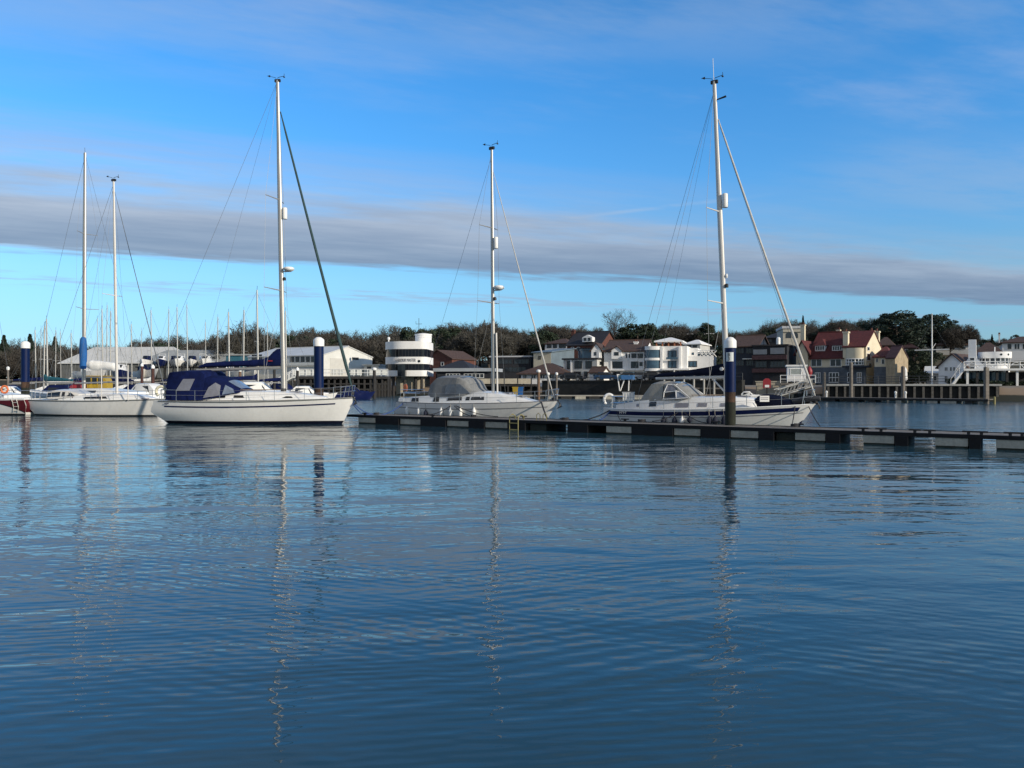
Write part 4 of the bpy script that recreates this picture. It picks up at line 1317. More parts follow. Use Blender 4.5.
# ------------------------------------------------------------------ houses and other buildings on the far bank
def house(name, label, cat, px0, px1, D, base, eave, ridge, depth, wall, roof, kind='side', yaw=YAW, over=.35, win=(), winr=(), chim=(), group=None, fr_mat=None, gl=None, drop=2.5, parapet=.35):
    """columns px0..px1 measured along the front wall; rows measured at its middle"""
    fr = Fr(px0, D, yaw)
    w_ = fr.a(px1)
    zb, ze = fr.z(base, w_ / 2), fr.z(eave, w_ / 2)
    zr = fr.z(ridge, w_ / 2, depth / 2) if kind in ('side', 'hip') else fr.z(ridge, w_ / 2)
    t = thing(name, label, cat, (fr.ox, fr.oy, zb), yaw, group)
    H, Rr = ze - zb, zr - zb
    m = MB()
    if kind == 'flat':
        m.box(0, w_, 0, depth, -drop, H)
        wl = m.build('wall', wall, t)
        m = MB()
        m.box(-over, w_ + over, -over, depth + over, H + .003, max(H + .12, Rr))
        m.build('roof', roof, t)
    elif kind == 'mono':
        m.loft([[(0, 0, -drop), (0, depth, -drop), (0, depth, Rr), (0, 0, H)], [(w_, 0, -drop), (w_, depth, -drop), (w_, depth, Rr), (w_, 0, H)]])
        wl = m.build('wall', wall, t)
        k = (Rr - H) / depth
        m = MB()
        m.slab([(-over, -over, H - over * k + .18), (w_ + over, -over, H - over * k + .18), (w_ + over, depth + over, Rr + over * k + .18), (-over, depth + over, Rr + over * k + .18)], .17)
        m.build('roof', roof, t)
    elif kind == 'side':
        h2 = depth / 2
        m.prism_x([(0, -drop), (depth, -drop), (depth, H), (h2, Rr), (0, H)], 0, w_)
        wl = m.build('wall', wall, t)
        k = (Rr - H) / h2
        m = MB()
        for s_ in (0, 1):
            y0 = -over if s_ == 0 else depth + over
            m.slab([(-over, y0, H - over * k + .2), (w_ + over, y0, H - over * k + .2), (w_ + over, h2, Rr + .2), (-over, h2, Rr + .2)][::1 if s_ == 0 else -1], .18)
        m.tube([(-over, h2, Rr + .2), (w_ + over, h2, Rr + .2)], .12, 6)
        m.build('roof', roof, t)
    elif kind == 'front':
        h2 = w_ / 2
        m.prism([(0, -drop), (w_, -drop), (w_, H), (h2, Rr), (0, H)], 0, depth)
        wl = m.build('wall', wall, t)
        k = (Rr - H) / h2
        m = MB()
        m.slab([(-over, -over, H - over * k + .2), (h2, -over, Rr + .2), (h2, depth + over, Rr + .2), (-over, depth + over, H - over * k + .2)], .18)
        m.slab([(h2, -over, Rr + .2), (w_ + over, -over, H - over * k + .2), (w_ + over, depth + over, H - over * k + .2), (h2, depth + over, Rr + .2)], .18)
        m.build('roof', roof, t)
    elif kind == 'hip':
        m.box(0, w_, 0, depth, -drop, H)
        wl = m.build('wall', wall, t)
        o, h2 = over, depth / 2
        i_ = min(w_ * .42, h2)
        A = [(-o, -o, H), (w_ + o, -o, H), (w_ + o, depth + o, H), (-o, depth + o, H)]
        r0, r1_ = (i_, h2, Rr), (w_ - i_, h2, Rr)
        m = MB()
        vs = A + [r0, r1_] + [(x, y, z - .18) for x, y, z in A]
        m.add(vs, [(0, 1, 5, 4), (1, 2, 5), (2, 3, 4, 5), (3, 0, 4), (6, 7, 1, 0), (7, 8, 2, 1), (8, 9, 3, 2), (9, 6, 0, 3), (9, 8, 7, 6)])
        m.build('roof', roof, t)
    for (c0, c1, r0, r1, nx, ny) in win:
        a0, a1 = fr.a(c0), fr.a(c1)
        zz1, zz0 = fr.z(r0, (a0 + a1) / 2) - zb, fr.z(r1, (a0 + a1) / 2) - zb
        window(t, 'F', a0, a1, zz0, zz1, 0, nx, ny, fr_mat or framew, gl or glassw)
    for (c0, c1, r0, r1, nx, ny) in winr:
        b0, b1 = fr.b(c0, w_), fr.b(c1, w_)
        zz1, zz0 = fr.z(r0, w_, (b0 + b1) / 2) - zb, fr.z(r1, w_, (b0 + b1) / 2) - zb
        window(t, 'R', b0, b1, zz0, zz1, w_, nx, ny, fr_mat or framew, gl or glassw)
    for (c0, c1, r0, r1, b_) in chim:
        a0, a1 = fr.a(c0, b_), fr.a(c1, b_)
        z1, z0 = fr.z(r0, a0, b_) - zb, fr.z(r1, a0, b_) - zb
        m = MB()
        m.box(a0, a1, b_ - (a1 - a0) * .4, b_ + (a1 - a0) * .4, z0 - .6, z1 - .25)
        m.box(a0 - .08, a1 + .08, b_ - (a1 - a0) * .4 - .08, b_ + (a1 - a0) * .4 + .08, z1 - .245, z1 - .05)
        ch = m.build('chimney', wall if wall in (wallc, wallw) else brick, t)
        for k in range(2):
            one('chimney_pot', brick, ch, 'lathe', [(.13, -.05), (.11, .3)], (a0 + (a1 - a0) * (.3 + .4 * k), b_, z1), 8)
    t['w'] = w_
    return t, fr, w_, zb


def window(t, face, u0, u1, z0, z1, pos, nx, ny, fm, gm, bar=.09, proud=.07):
    """a frame with bars as one mesh, its panes as a child; face F looks at the river, R along the bank"""
    m, g = MB(), MB()

    def bx(mb_, ua, ub, za, zc, d0, d1):
        if face == 'F':
            mb_.box(ua, ub, pos - d1, pos - d0, za, zc)
        else:
            mb_.box(pos + d0, pos + d1, ua, ub, za, zc)
    W_, H_ = u1 - u0, z1 - z0
    bar = min(bar, W_ * .12, H_ * .15)
    bx(m, u0, u1, z0, z0 + bar, -.02, proud)
    bx(m, u0, u1, z1 - bar, z1, -.02, proud)
    for k in range(nx + 1):
        c = u0 + (W_ - bar) * k / nx
        bx(m, c, c + bar, z0 + bar, z1 - bar, -.02, proud - .003)
    for k in range(1, ny):
        c = z0 + (H_ - bar) * k / ny
        bx(m, u0 + bar, u1 - bar, c, c + bar, -.02, proud - .006)
    f = m.build('window', fm, t)
    bx(g, u0 + bar * .3, u1 - bar * .3, z0 + bar * .3, z1 - bar * .3, -.02, .03)
    g.build('pane', gm, f)
    return f


def wall_patch(t, fr, zb, name, mt, c0, c1, r0, r1, d=.05, b=0.0, thick=.1, rel=0):
    a0, a1 = fr.a(c0, b), fr.a(c1, b)
    am = (a0 + a1) / 2
    return one(name, mt, t, 'box', a0, a1, b - d, b - d + thick, fr.z(r1, am, b) - zb, fr.z(r0, am, b) - zb)


def railing(t, name, mt, pts, z0, h, step=1.2, rails=2, r=.035):
    m = MB()
    for (ax, ay), (bx_, by) in zip(pts, pts[1:]):
        L_ = sqrt((bx_ - ax) ** 2 + (by - ay) ** 2)
        n = max(1, int(L_ / step))
        for k in range(n + 1):
            f = k / n
            x, y = ax + (bx_ - ax) * f, ay + (by - ay) * f
            m.tube([(x, y, z0), (x, y, z0 + h)], r, 4)
        for k in range(rails):
            z = z0 + h * (k + 1) / rails
            m.tube([(ax, ay, z), (bx_, by, z)], r * 1.15, 4)
    return m.build(name, mt, t)


# ---- boatyard on the left bank
shedw = mat('shed_wall', (.12, .125, .12), .7, 0, .2, .5, streak=.2)  # shade of the shed fronts put into the colour as darker grey
t, fr, w_, zb = house('boat_shed', 'long boatyard shed with pale ribbed metal roof behind the left yachts', 'shed', 60, 182, 214, 380, 363, 347, 12, shedw, roof_wh, 'hip', yaw=-.12, over=.5)
t, fr, w_, zb = house('boat_shed', 'lower boatyard shed with hipped grey metal roof above racked motor boats', 'shed', 140, 238, 196, 380, 361.5, 350, 9, shedw, roof_gy, 'hip', yaw=-.12, over=.5)
t, fr, w_, zb = house('boat_shed', 'flat roofed shed with teal blue wall beside the racked boats', 'shed', 226, 262, 186, 380, 355.5, 354, 10, mat('teal_cladding', (.03, .13, .18), .6), roof_gy, 'flat', yaw=-.12)
t, fr, w_, zb = house('warehouse', 'cream gabled boatyard warehouse with row of square windows behind the blue pile', 'warehouse', 248, 322, 160, 380, 356.5, 348.2, 15, panel_w, roof_wh, 'side', yaw=YAW, over=.15,
                      win=[(252, 262, 354.5, 361.5, 1, 1)] + [(290.5 + 5.2 * k, 294.2 + 5.2 * k, 356.6, 362, 1, 1) for k in range(6)], winr=[(352, 358.5, 357.4, 359.8, 2, 1)], fr_mat=framed, chim=())
m = MB()
a0 = fr.a(250)
m.box(fr.a(250), w_ - .3, -.6, -.16, fr.z(366, w_ / 2) - zb, fr.z(365, w_ / 2) - zb)
m.build('canopy', panel_w, t)
b0, b1 = fr.b(330, w_), fr.b(347, w_)
one('sliding_door', mat('grey_door', (.55, .54, .50), .6, 0, .06), t, 'box', w_ + .003, w_ + .06, b0, b1, .0, fr.z(358, w_, b0) - zb)
t, fr, w_, zb = house('site_cabin', 'low white site cabin with flat roof next to the cream warehouse', 'cabin', 364, 378.5, 158, 372, 365.5, 364.4, 4, panel_w, roof_wh, 'flat', yaw=-.2, win=[(367, 371, 366.6, 369, 2, 1)], fr_mat=framed)

# racks with motor boats on the hard
def motor_boat(lab, x, y, z, yaw, L, hullm, topm, group=None, kind=0):
    t = thing('motor_boat', lab, 'motor boat', (x, y, z), yaw, group)
    B = L * .34
    h = Hull(L, B, L * .13, L * .135, L * .19, tr=.9, bow=L * .12, mid=.4, draft=.35)
    h.shell(t, hullm)
    h.deck(t, deckm)
    c = House([(L * .28, B * .36, B * .33, L * .12, L * .22, .03), (L * .36, B * .38, B * .30, L * .12, L * .29, .05), (L * .55, B * .36, B * .27, L * .13, L * .29, .05), (L * .66, B * .32, B * .20, L * .13, L * .20, .03), (L * .86, B * .15, B * .06, L * .16, L * .19, .02)])
    cb = c.build('cabin', topm, t)
    c.panel('cabin_window', darkglass, cb, [(L * .34, .45), (L * .62, .40), (L * .56, .85), (L * .36, .85)])
    q = [c.at(L * .57), c.at(L * .645)]
    m = MB()
    m.loft([[(x_[0] + .03, -x_[2] * .85, x_[4] + .02), (x_[0] + .03, 0, x_[4] + .06), (x_[0] + .03, x_[2] * .85, x_[4] + .02)] for x_ in q], 0, False, False)
    m.build('windscreen', darkglass, cb)
    if kind:
        m = MB()
        m.tube([(L * .3, -B * .3, L * .2), (L * .25, -B * .28, L * .36), (L * .25, B * .28, L * .36), (L * .3, B * .3, L * .2)], .05, 6)
        m.build('radar_arch', whitep, t)
    return t


rk = thing('boat_rack', 'long dark steel dry storage rack holding motor boats ashore', 'rack', (WX(138, 150), 150, 0), -.1)
wr = (205 - 138) / FPX * 150
zs_ = WZ(366.6, 150)
m = MB()
for k in range(8):
    x = wr * k / 7
    one('upright', wood_d, rk, 'box', x - .1, x + .1, 0, .2, 0.5, zs_ - .2)
    one('upright', wood_d, rk, 'box', x - .1, x + .1, 6.0, 6.2, 0.5, zs_ - .2)
one('shelf', wood_d, rk, 'box', -.4, wr + .4, -.3, 6.4, zs_ - .19, zs_)
one('lower_shelf', wood_d, rk, 'box', -.4, wr + .4, -.29, 6.39, zs_ - 2.4, zs_ - 2.2)
mk = mat('navy_hull', (.02, .03, .07), .35)
for i, (pxx, hm, tm, lab) in enumerate(((141, gel, navy_c, 'white motor boat with navy cover, leftmost on the storage rack'), (153, navy_p, gel, 'navy hulled motor boat on the storage rack'), (164, gel_grey, navy_c, 'grey hulled motor boat with dark top on the storage rack'), (174, gel, gel, 'all white motor boat on the storage rack beside the grey hulled one'), (184, gel, navy_c, 'white motor boat with navy top on the storage rack'), (193, gel, gel, 'all white motor boat on the storage rack, third from the right'), (201, gel, gel_grey, 'white motor boat with grey cabin, rightmost on the storage rack'))):
    motor_boat(lab, WX(pxx, 149), 153.5, zs_ + .3, radians(-82 + 9 * (i % 3)), 6.2, hm, tm, 'motor boats on the dry storage rack', i % 2)

# ---- marina yachts behind, each with its mast
def small_yacht(pxm, D, top, heading, L, lab, hullm=None, cover=None, group='yachts in the marina behind', radius=.08, bag=None, z0=0.0, spread=1):
    right = cos(heading) > 0
    mx = L * .58
    x0, y0 = WX(pxm, D) - cos(heading) * mx, D - sin(heading) * mx
    t = thing('sailing_yacht', lab, 'yacht', (x0, y0, z0), heading, group)
    h = Hull(L, L * .31, L * .10, L * .098, L * .12, tr=.72, bow=L * .07, stern=((0, .8), (.35, .1), (.5, 0), (1, .35)))
    h.shell(t, hullm or gel)
    h.deck(t, deckm)
    z = L * .10
    c = House([(L * .2, L * .11, L * .1, z, z + .2, .03), (L * .38, L * .115, L * .09, z, z + .5, .05), (L * .6, L * .09, L * .065, z, z + .48, .05), (L * .76, L * .05, L * .02, z, z + .1, .02)])
    cb = c.build('coachroof', gel, t)
    c.panel('cabin_window', darkglass, cb, [(L * .4, .35), (L * .58, .35), (L * .57, .7), (L * .4, .72)])
    zt = WZ(top, D) - z0
    ms, mp = add_mast(t, mx, z + .5, zt, .12, radius, alu, [(z + .5 + (zt - z) * .46, L * .08)] if spread == 1 else [(z + .5 + (zt - z) * .33, L * .09), (z + .5 + (zt - z) * .64, L * .08)], beam=L * .14, vane=False)
    one('masthead_aerial', blk, ms, 'tube', [mp(zt), mp(zt) + Vector((.02, 0, .45))], .02, 4)
    one('boom', alu, t, 'tube', [(mx - .1, 0, z + 1.5), (mx - L * .38, 0, z + 1.4)], .07, 6)
    if cover:
        m = MB()
        m.loft([[(mx - x_, wd * cos(k * pi / 4), z + 1.62 + hh * (.5 + .5 * sin(k * pi / 4))) for k in range(8)] for x_, wd, hh in ((.12, .10, .75), (.5, .17, .5), (L * .2, .17, .38), (L * .37, .08, .2))])
        m.build('sail_cover', cover, t, True)
        s_ = House([(L * .10, L * .11, L * .09, z, z + .75, .06), (L * .22, L * .11, L * .085, z + .1, z + 1.1, .1), (L * .32, L * .10, L * .07, z + .3, z + .6, .05)])
        s_.build('sprayhood', cover, t)
    stay(t, 'backstay', mp(zt - .1), h.edge(.3, 1, .3), .014)
    stay(t, 'forestay', mp(zt - .3), h.edge(L * .99, 1, .1), .016)
    return t, mp


t6_, mp6 = small_yacht(83.8, 66, 153, pi - .25, 14, 'tallest masted yacht at left behind, blue sail bag on its mast', gel, None, radius=.15, spread=2)
m = MB()
zt6 = WZ(337, 65.6)
m.loft([[(WX(83.2, 65.5) + rr_ * cos(k * pi / 5), 65.5 + rr_ * sin(k * pi / 5), WZ(py, 65.5)) for k in range(10)] for py, rr_ in ((369, .20), (367, .27), (355, .30), (345, .29), (339, .24), (337, .12))])
bg_ = m.build('sail_bag', blue_c, None, True)
tag(bg_, 'bright blue upright sail bag hoisted on the tall mast', 'sail bag')
m = MB()
ringz = []
for k in range(60):
    f = k / 59
    px_ = 88 + 31 * f
    hh = (.40 + .035 * sin(k * .13) + .012 * sin(k * .37)) * (1 - .5 * sstep(.8, 1, f)) * (.75 + .25 * sstep(0, .15, f))
    c = Vector((WX(px_, 64.5), 64.5, WZ(364.5 + 2.5 * f + .3 * sin(k * .15), 64.5)))
    ringz.append([c + Vector((0, hh * .8 * cos(q) * (1 + .05 * sin(3 * q + k * .07)), hh * sin(q) * (1 + .05 * sin(2 * q + k * .05)))) for q in [2 * pi * j / 12 for j in range(12)]])
m.loft(ringz)
sl = m.build('furled_mainsail', white_c, None, True)
tag(sl, 'lumpy white mainsail flaked along the boom behind the slim mast', 'sail')
YL = [(43.6, 78, 326, 2.9, 9.5, 'marina yacht with teal boom cover beside the left blue pile', gel, teal_c, .10),
      (36.0, 112, 330, .3, 9, 'marina yacht with short mast just right of the left blue pile', gel, None, .10),
      (47.6, 96, 319, .2, 10.5, 'marina yacht with tall pale mast between left pile and blue sail bag', gel, navy_c, .12),
      (55.3, 120, 330, 2.8, 9, 'marina yacht with short thin mast left of the pale metal roof', gel, navy_c, .09),
      (72.0, 105, 333, .1, 9, 'marina yacht with shortest mast left of the blue sail bag', gel, white_c, .09),
      (103.0, 100, 309, .2, 11, 'marina yacht with pale mast between the blue sail bag and slim mast', gel, navy_c, .10),
      (106.5, 125, 305, 2.9, 11.5, 'marina yacht with thin mast close left of the slim white mast', gel, None, .09),
      (110.0, 108, 311, 2.9, 10.5, 'marina yacht with dark mast close left of the slim white mast', navy_p, navy_c, .11),
      (132.0, 130, 324, .2, 9.5, 'marina yacht with mast over the pale metal roof right of the slim mast', gel, navy_c, .10),
      (151.8, 116, 310, .1, 10.5, 'marina yacht with mast left above the racked motor boats', gel, white_c, .10),
      (168.2, 128, 309, 2.9, 11, 'marina yacht with mast second from left above the racked boats', gel, navy_c, .10),
      (177.8, 122, 307, .2, 11, 'marina yacht with mast third from left above the racked boats', gel, None, .10),
      (187.6, 134, 304.5, .1, 12, 'marina yacht with tallest mast above the racked boats', gel, navy_c, .10),
      (217.2, 118, 317, 2.9, 9.5, 'marina yacht with short mast between racked boats and bare round tree', gel, white_c, .10),
      (229.4, 104, 312, .2, 10, 'marina yacht with mast in front of the bare round tree, left one of two', gel, navy_c, .13),
      (243.2, 108, 310, 2.9, 10, 'marina yacht with mast in front of the bare round tree, right one of two', gel, white_c, .13),
      (258.2, 84, 290, .2, 11, 'marina yacht with mast and wide spreaders just left of the tallest mast', gel, navy_c, .11),
      (40.5, 140, 328, 2.9, 9, 'marina yacht with faint thin mast between the left blue pile and teal cover', gel, None, .07),
      (61.0, 150, 331, .2, 9, 'marina yacht with faint thin mast left of the blue sail bag', gel, None, .07),
      (98.0, 148, 318, .2, 10, 'marina yacht with faint mast just right of the blue sail bag', gel, navy_c, .08),
      (141.0, 150, 330, 2.9, 9, 'marina yacht with faint short mast before the storage rack', gel, None, .07),
      (206.0, 146, 322, .2, 10, 'marina yacht with faint mast at the right end of the storage rack', gel, None, .08),
      (268.0, 140, 324, .2, 10, 'marina yacht with faint short mast left of the tallest mast', gel, None, .08),
      (286.5, 96, 311, .15, 10, 'marina yacht with dark mast just right of the tallest mast', gel, navy_c, .10)]
for pxm, D, top, hd_, L, lab, hm, cv, rd in YL:
    small_yacht(pxm, D, top, hd_, L, lab, hm, cv, radius=rd * .78)

# motor boats and small craft afloat behind
mbs = [(6, 80, .2, 7, gel, gel, 'white motor boat afloat at the far left edge'), (62, 72, .1, 7.5, gel, navy_c, 'white motor boat with navy top behind the sprayhood of the red striped yacht'),
       (140, 78, 2.9, 8, gel, gel, 'white motor boat behind the bow of the red striped yacht'), (152, 92, .1, 7, gel_grey, gel, 'grey motor boat behind the blue tent of the big yacht'),
       (256, 74, .15, 8.5, gel, gel, 'white motor cruiser seen over the coachroof of the blue tented yacht'), (305, 86, .1, 7, gel, gel, 'small white launch with three windows left of the blue pile'),
       (276, 100, 2.9, 8, gel_grey, navy_c, 'grey motor boat with dark top behind the tallest mast'), (352, 112, .2, 6.5, navy_p, navy_c, 'dark motor boat moored under the white railed jetty')]
for px_, D, yw, L, hm, tm, lab in mbs:
    motor_boat(lab, WX(px_, D) - cos(yw) * L / 2, D, 0, yw, L, hm, tm, 'motor boats in the marina behind', 0)
motor_boat('small white motor boat with dark windows just right of the numbered pile', WX(733, 110), 110, 0, -.4, 4.2, gel, gel, None, 0)

qa, qb = Vector((WX(-30, 128), 128)), Vector((WX(300, 150), 150))
yd = thing('quay_wall', 'long dark boatyard quay wall behind the left marina yachts', 'wall', (qa.x, qa.y, 0), atan2(qb.y - qa.y, qb.x - qa.x))
ql_ = (qb - qa).length
one('masonry', stone_d, yd, 'box', 0, ql_, 0, 1.0, -1, 2.9)
one('coping', wood_g, yd, 'box', -.1, ql_ + .1, -.1, 1.1, 2.903, 3.08)
for px_, D, yw, L, hm, tm, lab in ((58, 138, -.4, 8, gel, gel, 'white cruiser ashore left of the upright blue sail bag'), (108, 140, -1.3, 8, navy_p, gel, 'navy hulled cruiser ashore left of the slim mast'), (122, 144, -.7, 8.5, gel, navy_c, 'white cruiser with navy cover ashore right of the slim mast'), (131, 146, -1.2, 8, gel_grey, gel, 'grey cruiser ashore beside the storage rack'), (215, 150, -.8, 8, gel, gel, 'white cruiser ashore before the teal shed'), (238, 152, -1.1, 8, gel, navy_c, 'white cruiser with navy cover ashore before the teal shed')):
    motor_boat(lab, WX(px_, D), D + 6, 3.6, yw, L, hm, tm, 'cruisers standing ashore in the boatyard', 1)
    bt = bpy.data.objects.new('cradle', None)
    bpy.data.objects.remove(bt)
    x_, y_ = WX(px_, D), D + 6
    m = MB()
    for f in (.2, .7):
        cx_, cy_ = x_ + cos(yw) * L * f, y_ + sin(yw) * L * f
        m.tube([(cx_ - .9 * sin(yw), cy_ + .9 * cos(yw), 1.6), (cx_, cy_, 3.4), (cx_ + .9 * sin(yw), cy_ - .9 * cos(yw), 1.6)], .12, 5)
    m.tube([(x_ + cos(yw) * L * .15, y_ + sin(yw) * L * .15, 3.3), (x_ + cos(yw) * L * .75, y_ + sin(yw) * L * .75, 3.3)], .14, 5)
    o = m.build('boat_cradle', wood_d)
    tag(o, 'dark cradle under the ' + lab.split(' ashore')[0] + ' ashore' + lab.split(' ashore')[1].replace(' just', ''), 'cradle', 'cradles in the boatyard')
# yellow wheelhouse, red cover
wh = thing('work_boat', 'yellow workboat wheelhouse with dark windows behind the red striped yacht', 'work boat', (WX(88.5, 69), 69, 0), .05)
hw = Hull(4.6, 1.9, .95, .9, 1.2, tr=.9, bow=.6)
hw.shell(wh, navy_p)
hw.deck(wh, deckm)
z0, z1 = WZ(387, 69), WZ(376.5, 69)
m = MB()
m.prism([(-.1, .9), (1.85, .9), (1.85, z0 + .4), (1.65, z1), (-.1, z1)], -.6, .6)
cb = m.build('wheelhouse', yellow, wh)
for k in range(3):
    one('wheelhouse_window', darkglass, cb, 'box', (.08 + .53 * k), .48 + .53 * k, -.62, -.605, z0 + .25, z1 - .12)
one('roof_plate', yellow, cb, 'box', -.2, 1.75, -.7, .7, z1 + .003, z1 + .07)
rc = thing('dinghy', 'red covered dinghy with white bow on the deck behind the red striped yacht', 'dinghy', (WX(72, 67), 67, WZ(388, 67)), 0)
m = MB()
m.loft([[(x, wd * cos(a), hh * max(0, sin(a))) for a in [pi * k / 8 for k in range(9)]] for x, wd, hh in ((0, .4, .3), (.3, .5, .55), (.8, .5, .66), (1.2, .2, .4))])
m.build('cover', red, rc, True)
m = MB()
m.loft([[(x, wd * cos(a), -.15 + hh * sin(a)) for a in [2 * pi * k / 10 for k in range(10)]] for x, wd, hh in ((-.1, .35, .14), (.5, .55, .17), (1.1, .35, .14), (1.4, .05, .04))])
m.build('hull', gel, rc, True)


# slim piles with white lamp caps
def cap_pile(px_, D, top, lab, mt, ball=False, r=.17, base=-1.0):
    x = WX(px_, D)
    zt = WZ(top, D)
    t = thing('capped_post', lab, 'post', (x, D, 0), 0, 'slim posts with white caps')
    one('shaft', mt, t, 'lathe', [(r, base), (r, zt - .4)], n=10, smooth=True)
    one('cap', lampw, t, 'lathe', [(r * 1.3, zt - .43), (r * 1.6, zt - .25), (r * 1.5, zt - .1), (r * .5, zt)] if ball else [(r * 1.12, zt - .42), (r * 1.12, zt - .2), (.03, zt)], n=12, smooth=True)


rust = mat('rusty_post', (.075, .028, .022), .8, 0, .3, 2)
for a in ((152.9, 82, 364.5, 'rust brown post with white cap between the red striped and blue tented yachts', rust), (142.0, 98, 363, 'rust brown post with white cap left behind the slim mast', rust), (274.4, 98, 366, 'dark post with white round cap just left of the tallest mast', wood_d, True),
          (297.5, 90, 367, 'dark post with white cap right of the tallest mast', wood_d), (240.0, 92, 368, 'brown timber post with pale top under the blue boom cover', wood_b), (226.5, 105, 367, 'pale timber post under the blue boom cover, nearest the sprayhood', wood_g), (374.3, 120, 367.5, 'dark post with large white round cap beside the white railed jetty', wood_d, True, .24),
          (538.6, 118, 369.5, 'brown post with white round lamp cap in front of the brown roofed cafe', wood_b, True, .22), (548.2, 119, 372.3, 'grey post with white cap right of the cafe lamp post', wood_g, True, .15), (556.6, 120, 372.3, 'grey post with white cap behind the pale furled headsail', wood_g, True, .15),
          (8.0, 95, 366.5, 'pale post with white round cap at the left edge', wood_g, True, .12)):
    cap_pile(*a)

# ---- harbour office tower
D = 148
tw = thing('harbour_office', 'white and black banded rounded harbour office with round roof turret on stilts', 'harbour office', (WX(403.5, D), D, 0), -.06)
k = D / FPX
cl, hw_ = 0.0, 24.0 * k * .94
dp = 4.6


def stadium(hw__, dd, z, n=14):
    pts = []
    r = dd
    for j in range(n + 1):
        a = pi / 2 + pi * j / n
        pts.append((-hw__ + r + r * cos(a), r * sin(a) + dd, z))
    for j in range(5):
        a = -pi / 2 + (pi / 2) * j / 4
        q = 1.2
        pts.append((hw__ - q + q * cos(a), q * sin(a) + q, z))
    for j in range(5):
        a = (pi / 2) * j / 4
        q = 1.2
        pts.append((hw__ - q + q * cos(a), 2 * dd - q + q * sin(a), z))
    return pts


def zrow(py):
    return WZ(py, D)


def bandm(name, mt, r0, r1, grow=0.0, parent=tw):
    m = MB()
    m.loft([[(x, y, z) for x, y, z in stadium(hw_ + grow, dp + grow, zrow(r1))], [(x, y, z) for x, y, z in stadium(hw_ + grow, dp + grow, zrow(r0))]])
    o = m.build(name, mt, parent, True)
    o.location = (0, -grow, 0)
    return o


tglass = mat('tower_glass', (.008, .010, .016), .12, 0, .3, .5, spec=.3)
bandm('parapet', wallw, 341.2, 349.0, .10)
bandm('upper_window', tglass, 349.0, 356.8, .03)
sg = bandm('sign_band', wallw, 356.8, 363.9, .10)
bandm('lower_window', tglass, 363.9, 370.3, .03)
bandm('balcony_front', wallw, 370.3, 376.2, .14)
m = MB()
for j in range(9):
    x = -hw_ + 2.8 + (2 * hw_ - 3.6) * j / 8
    for r0, r1 in ((349.2, 356.6), (364, 370.2)):
        one('mullion', framed, tw, 'box', x - .05, x + .05, -.07, .2, zrow(r1), zrow(r0))
sgt = text_mesh('sign_lettering', 'HARBOUR MASTER', 1.0, mat('sign_grey', (.22, .22, .23), .6), sg, (.35, -.03, zrow(360.3)), (radians(90), 0, 0), .03)
sgt.scale = (.48, .85, 1)
one('porthole', darkglass, sg, 'tube', [(3.05, -.06, zrow(361.2)), (3.05, .1, zrow(361.2))], .26, 12)
one('tower_room', glassw, tw, 'box', -hw_ + 3.2, -hw_ + 4.3, -.12, .1, zrow(376), zrow(364))
cx, cy = (423.5 - 408) * k, dp + .4
tt_ = one('turret', wallw, tw, 'lathe', [(1.62, zrow(341.2)), (1.62, zrow(334.0)), (1.72, zrow(333.9)), (1.72, zrow(332.6)), (1.5, zrow(332.5)), (.4, zrow(331.6))], (cx, cy, 0), 24, smooth=True)
one('turret_band', wallw, tw, 'lathe', [(1.66, zrow(336.2)), (1.70, zrow(335.8)), (1.66, zrow(335.4))], (cx, cy, 0), 24, cap=False)
m = MB()
m.tube([(cx - .9, cy, zrow(332)), (cx - .9, cy, zrow(316))], .05, 5)
m.tube([(cx - 1.5, cy, zrow(322)), (cx - .3, cy, zrow(322))], .04, 5)
m.tube([(cx - 1.5, cy, zrow(322)), (cx - 1.5, cy, zrow(319))], .03, 5)
m.tube([(cx + .5, cy, zrow(332)), (cx + .5, cy, zrow(324))], .035, 5)
m.build('aerial', blk, tw)
one('searchlight', whitep, tw, 'lathe', [(.12, 0), (.12, .4), (.28, .45), (.28, .8), (.1, .95)], (-hw_ + 1.0, 2.0, zrow(341.2)), 10)
m = MB()
for x in (-hw_ + 1.5, -hw_ / 2, 0, hw_ / 2, hw_ - 1):
    for y in (1.0, 2 * dp - 1.4):
        one('stilt', wood_d, tw, 'tube', [(x, y, -1.5), (x, y, zrow(376.3))], .28, 8)
one('core_wall', stone, tw, 'box', -hw_ + 2.5, hw_ - .6, 2.0, 2 * dp - 1, -.5, zrow(376.3))
m = MB()
m.box(-.1, .6, -1.4, .3, zrow(380), zrow(364))
m.build('stair_box', darkglass, tw)

# white railed jetty left of the tower
jt = thing('jetty', 'long jetty with white panelled railing on dark timber legs by the harbour office', 'jetty', (WX(292, 138), 138, 0), .06)
jl = (386 - 292) / FPX * 139.5
zd = WZ(376.2, 138)
one('deck', wood_d, jt, 'box', 0, jl, 0, 5, zd - .45, zd)
m = MB()
for j in range(17):
    x = jl * j / 16
    one('leg', wood_d, jt, 'tube', [(x, .5, -1.5), (x, .5, zd - .45)], .22, 6)
    one('leg', wood_d, jt, 'tube', [(x, 4.5, -1.5), (x, 4.5, zd - .45)], .22, 6)
for z in (1.2, 2.2):
    one('waler', wood_d, jt, 'box', 0, jl, .3, .48, z, z + .25)
one('back_wall', stone_d, jt, 'box', 0, jl, 4.8, 5.3, -1, zd - .46)
railing(jt, 'railing', whitep, [(0, .08), (jl, .08)], zd + .003, 1.25, 1.15, 2, .05)
m = MB()
for j in range(15):
    if j not in (4, 5, 8, 11):
        x = jl * (j + .1) / 15
        m.box(x, x + jl / 15 * .8, .10, .14, zd + .2, zd + 1.15)
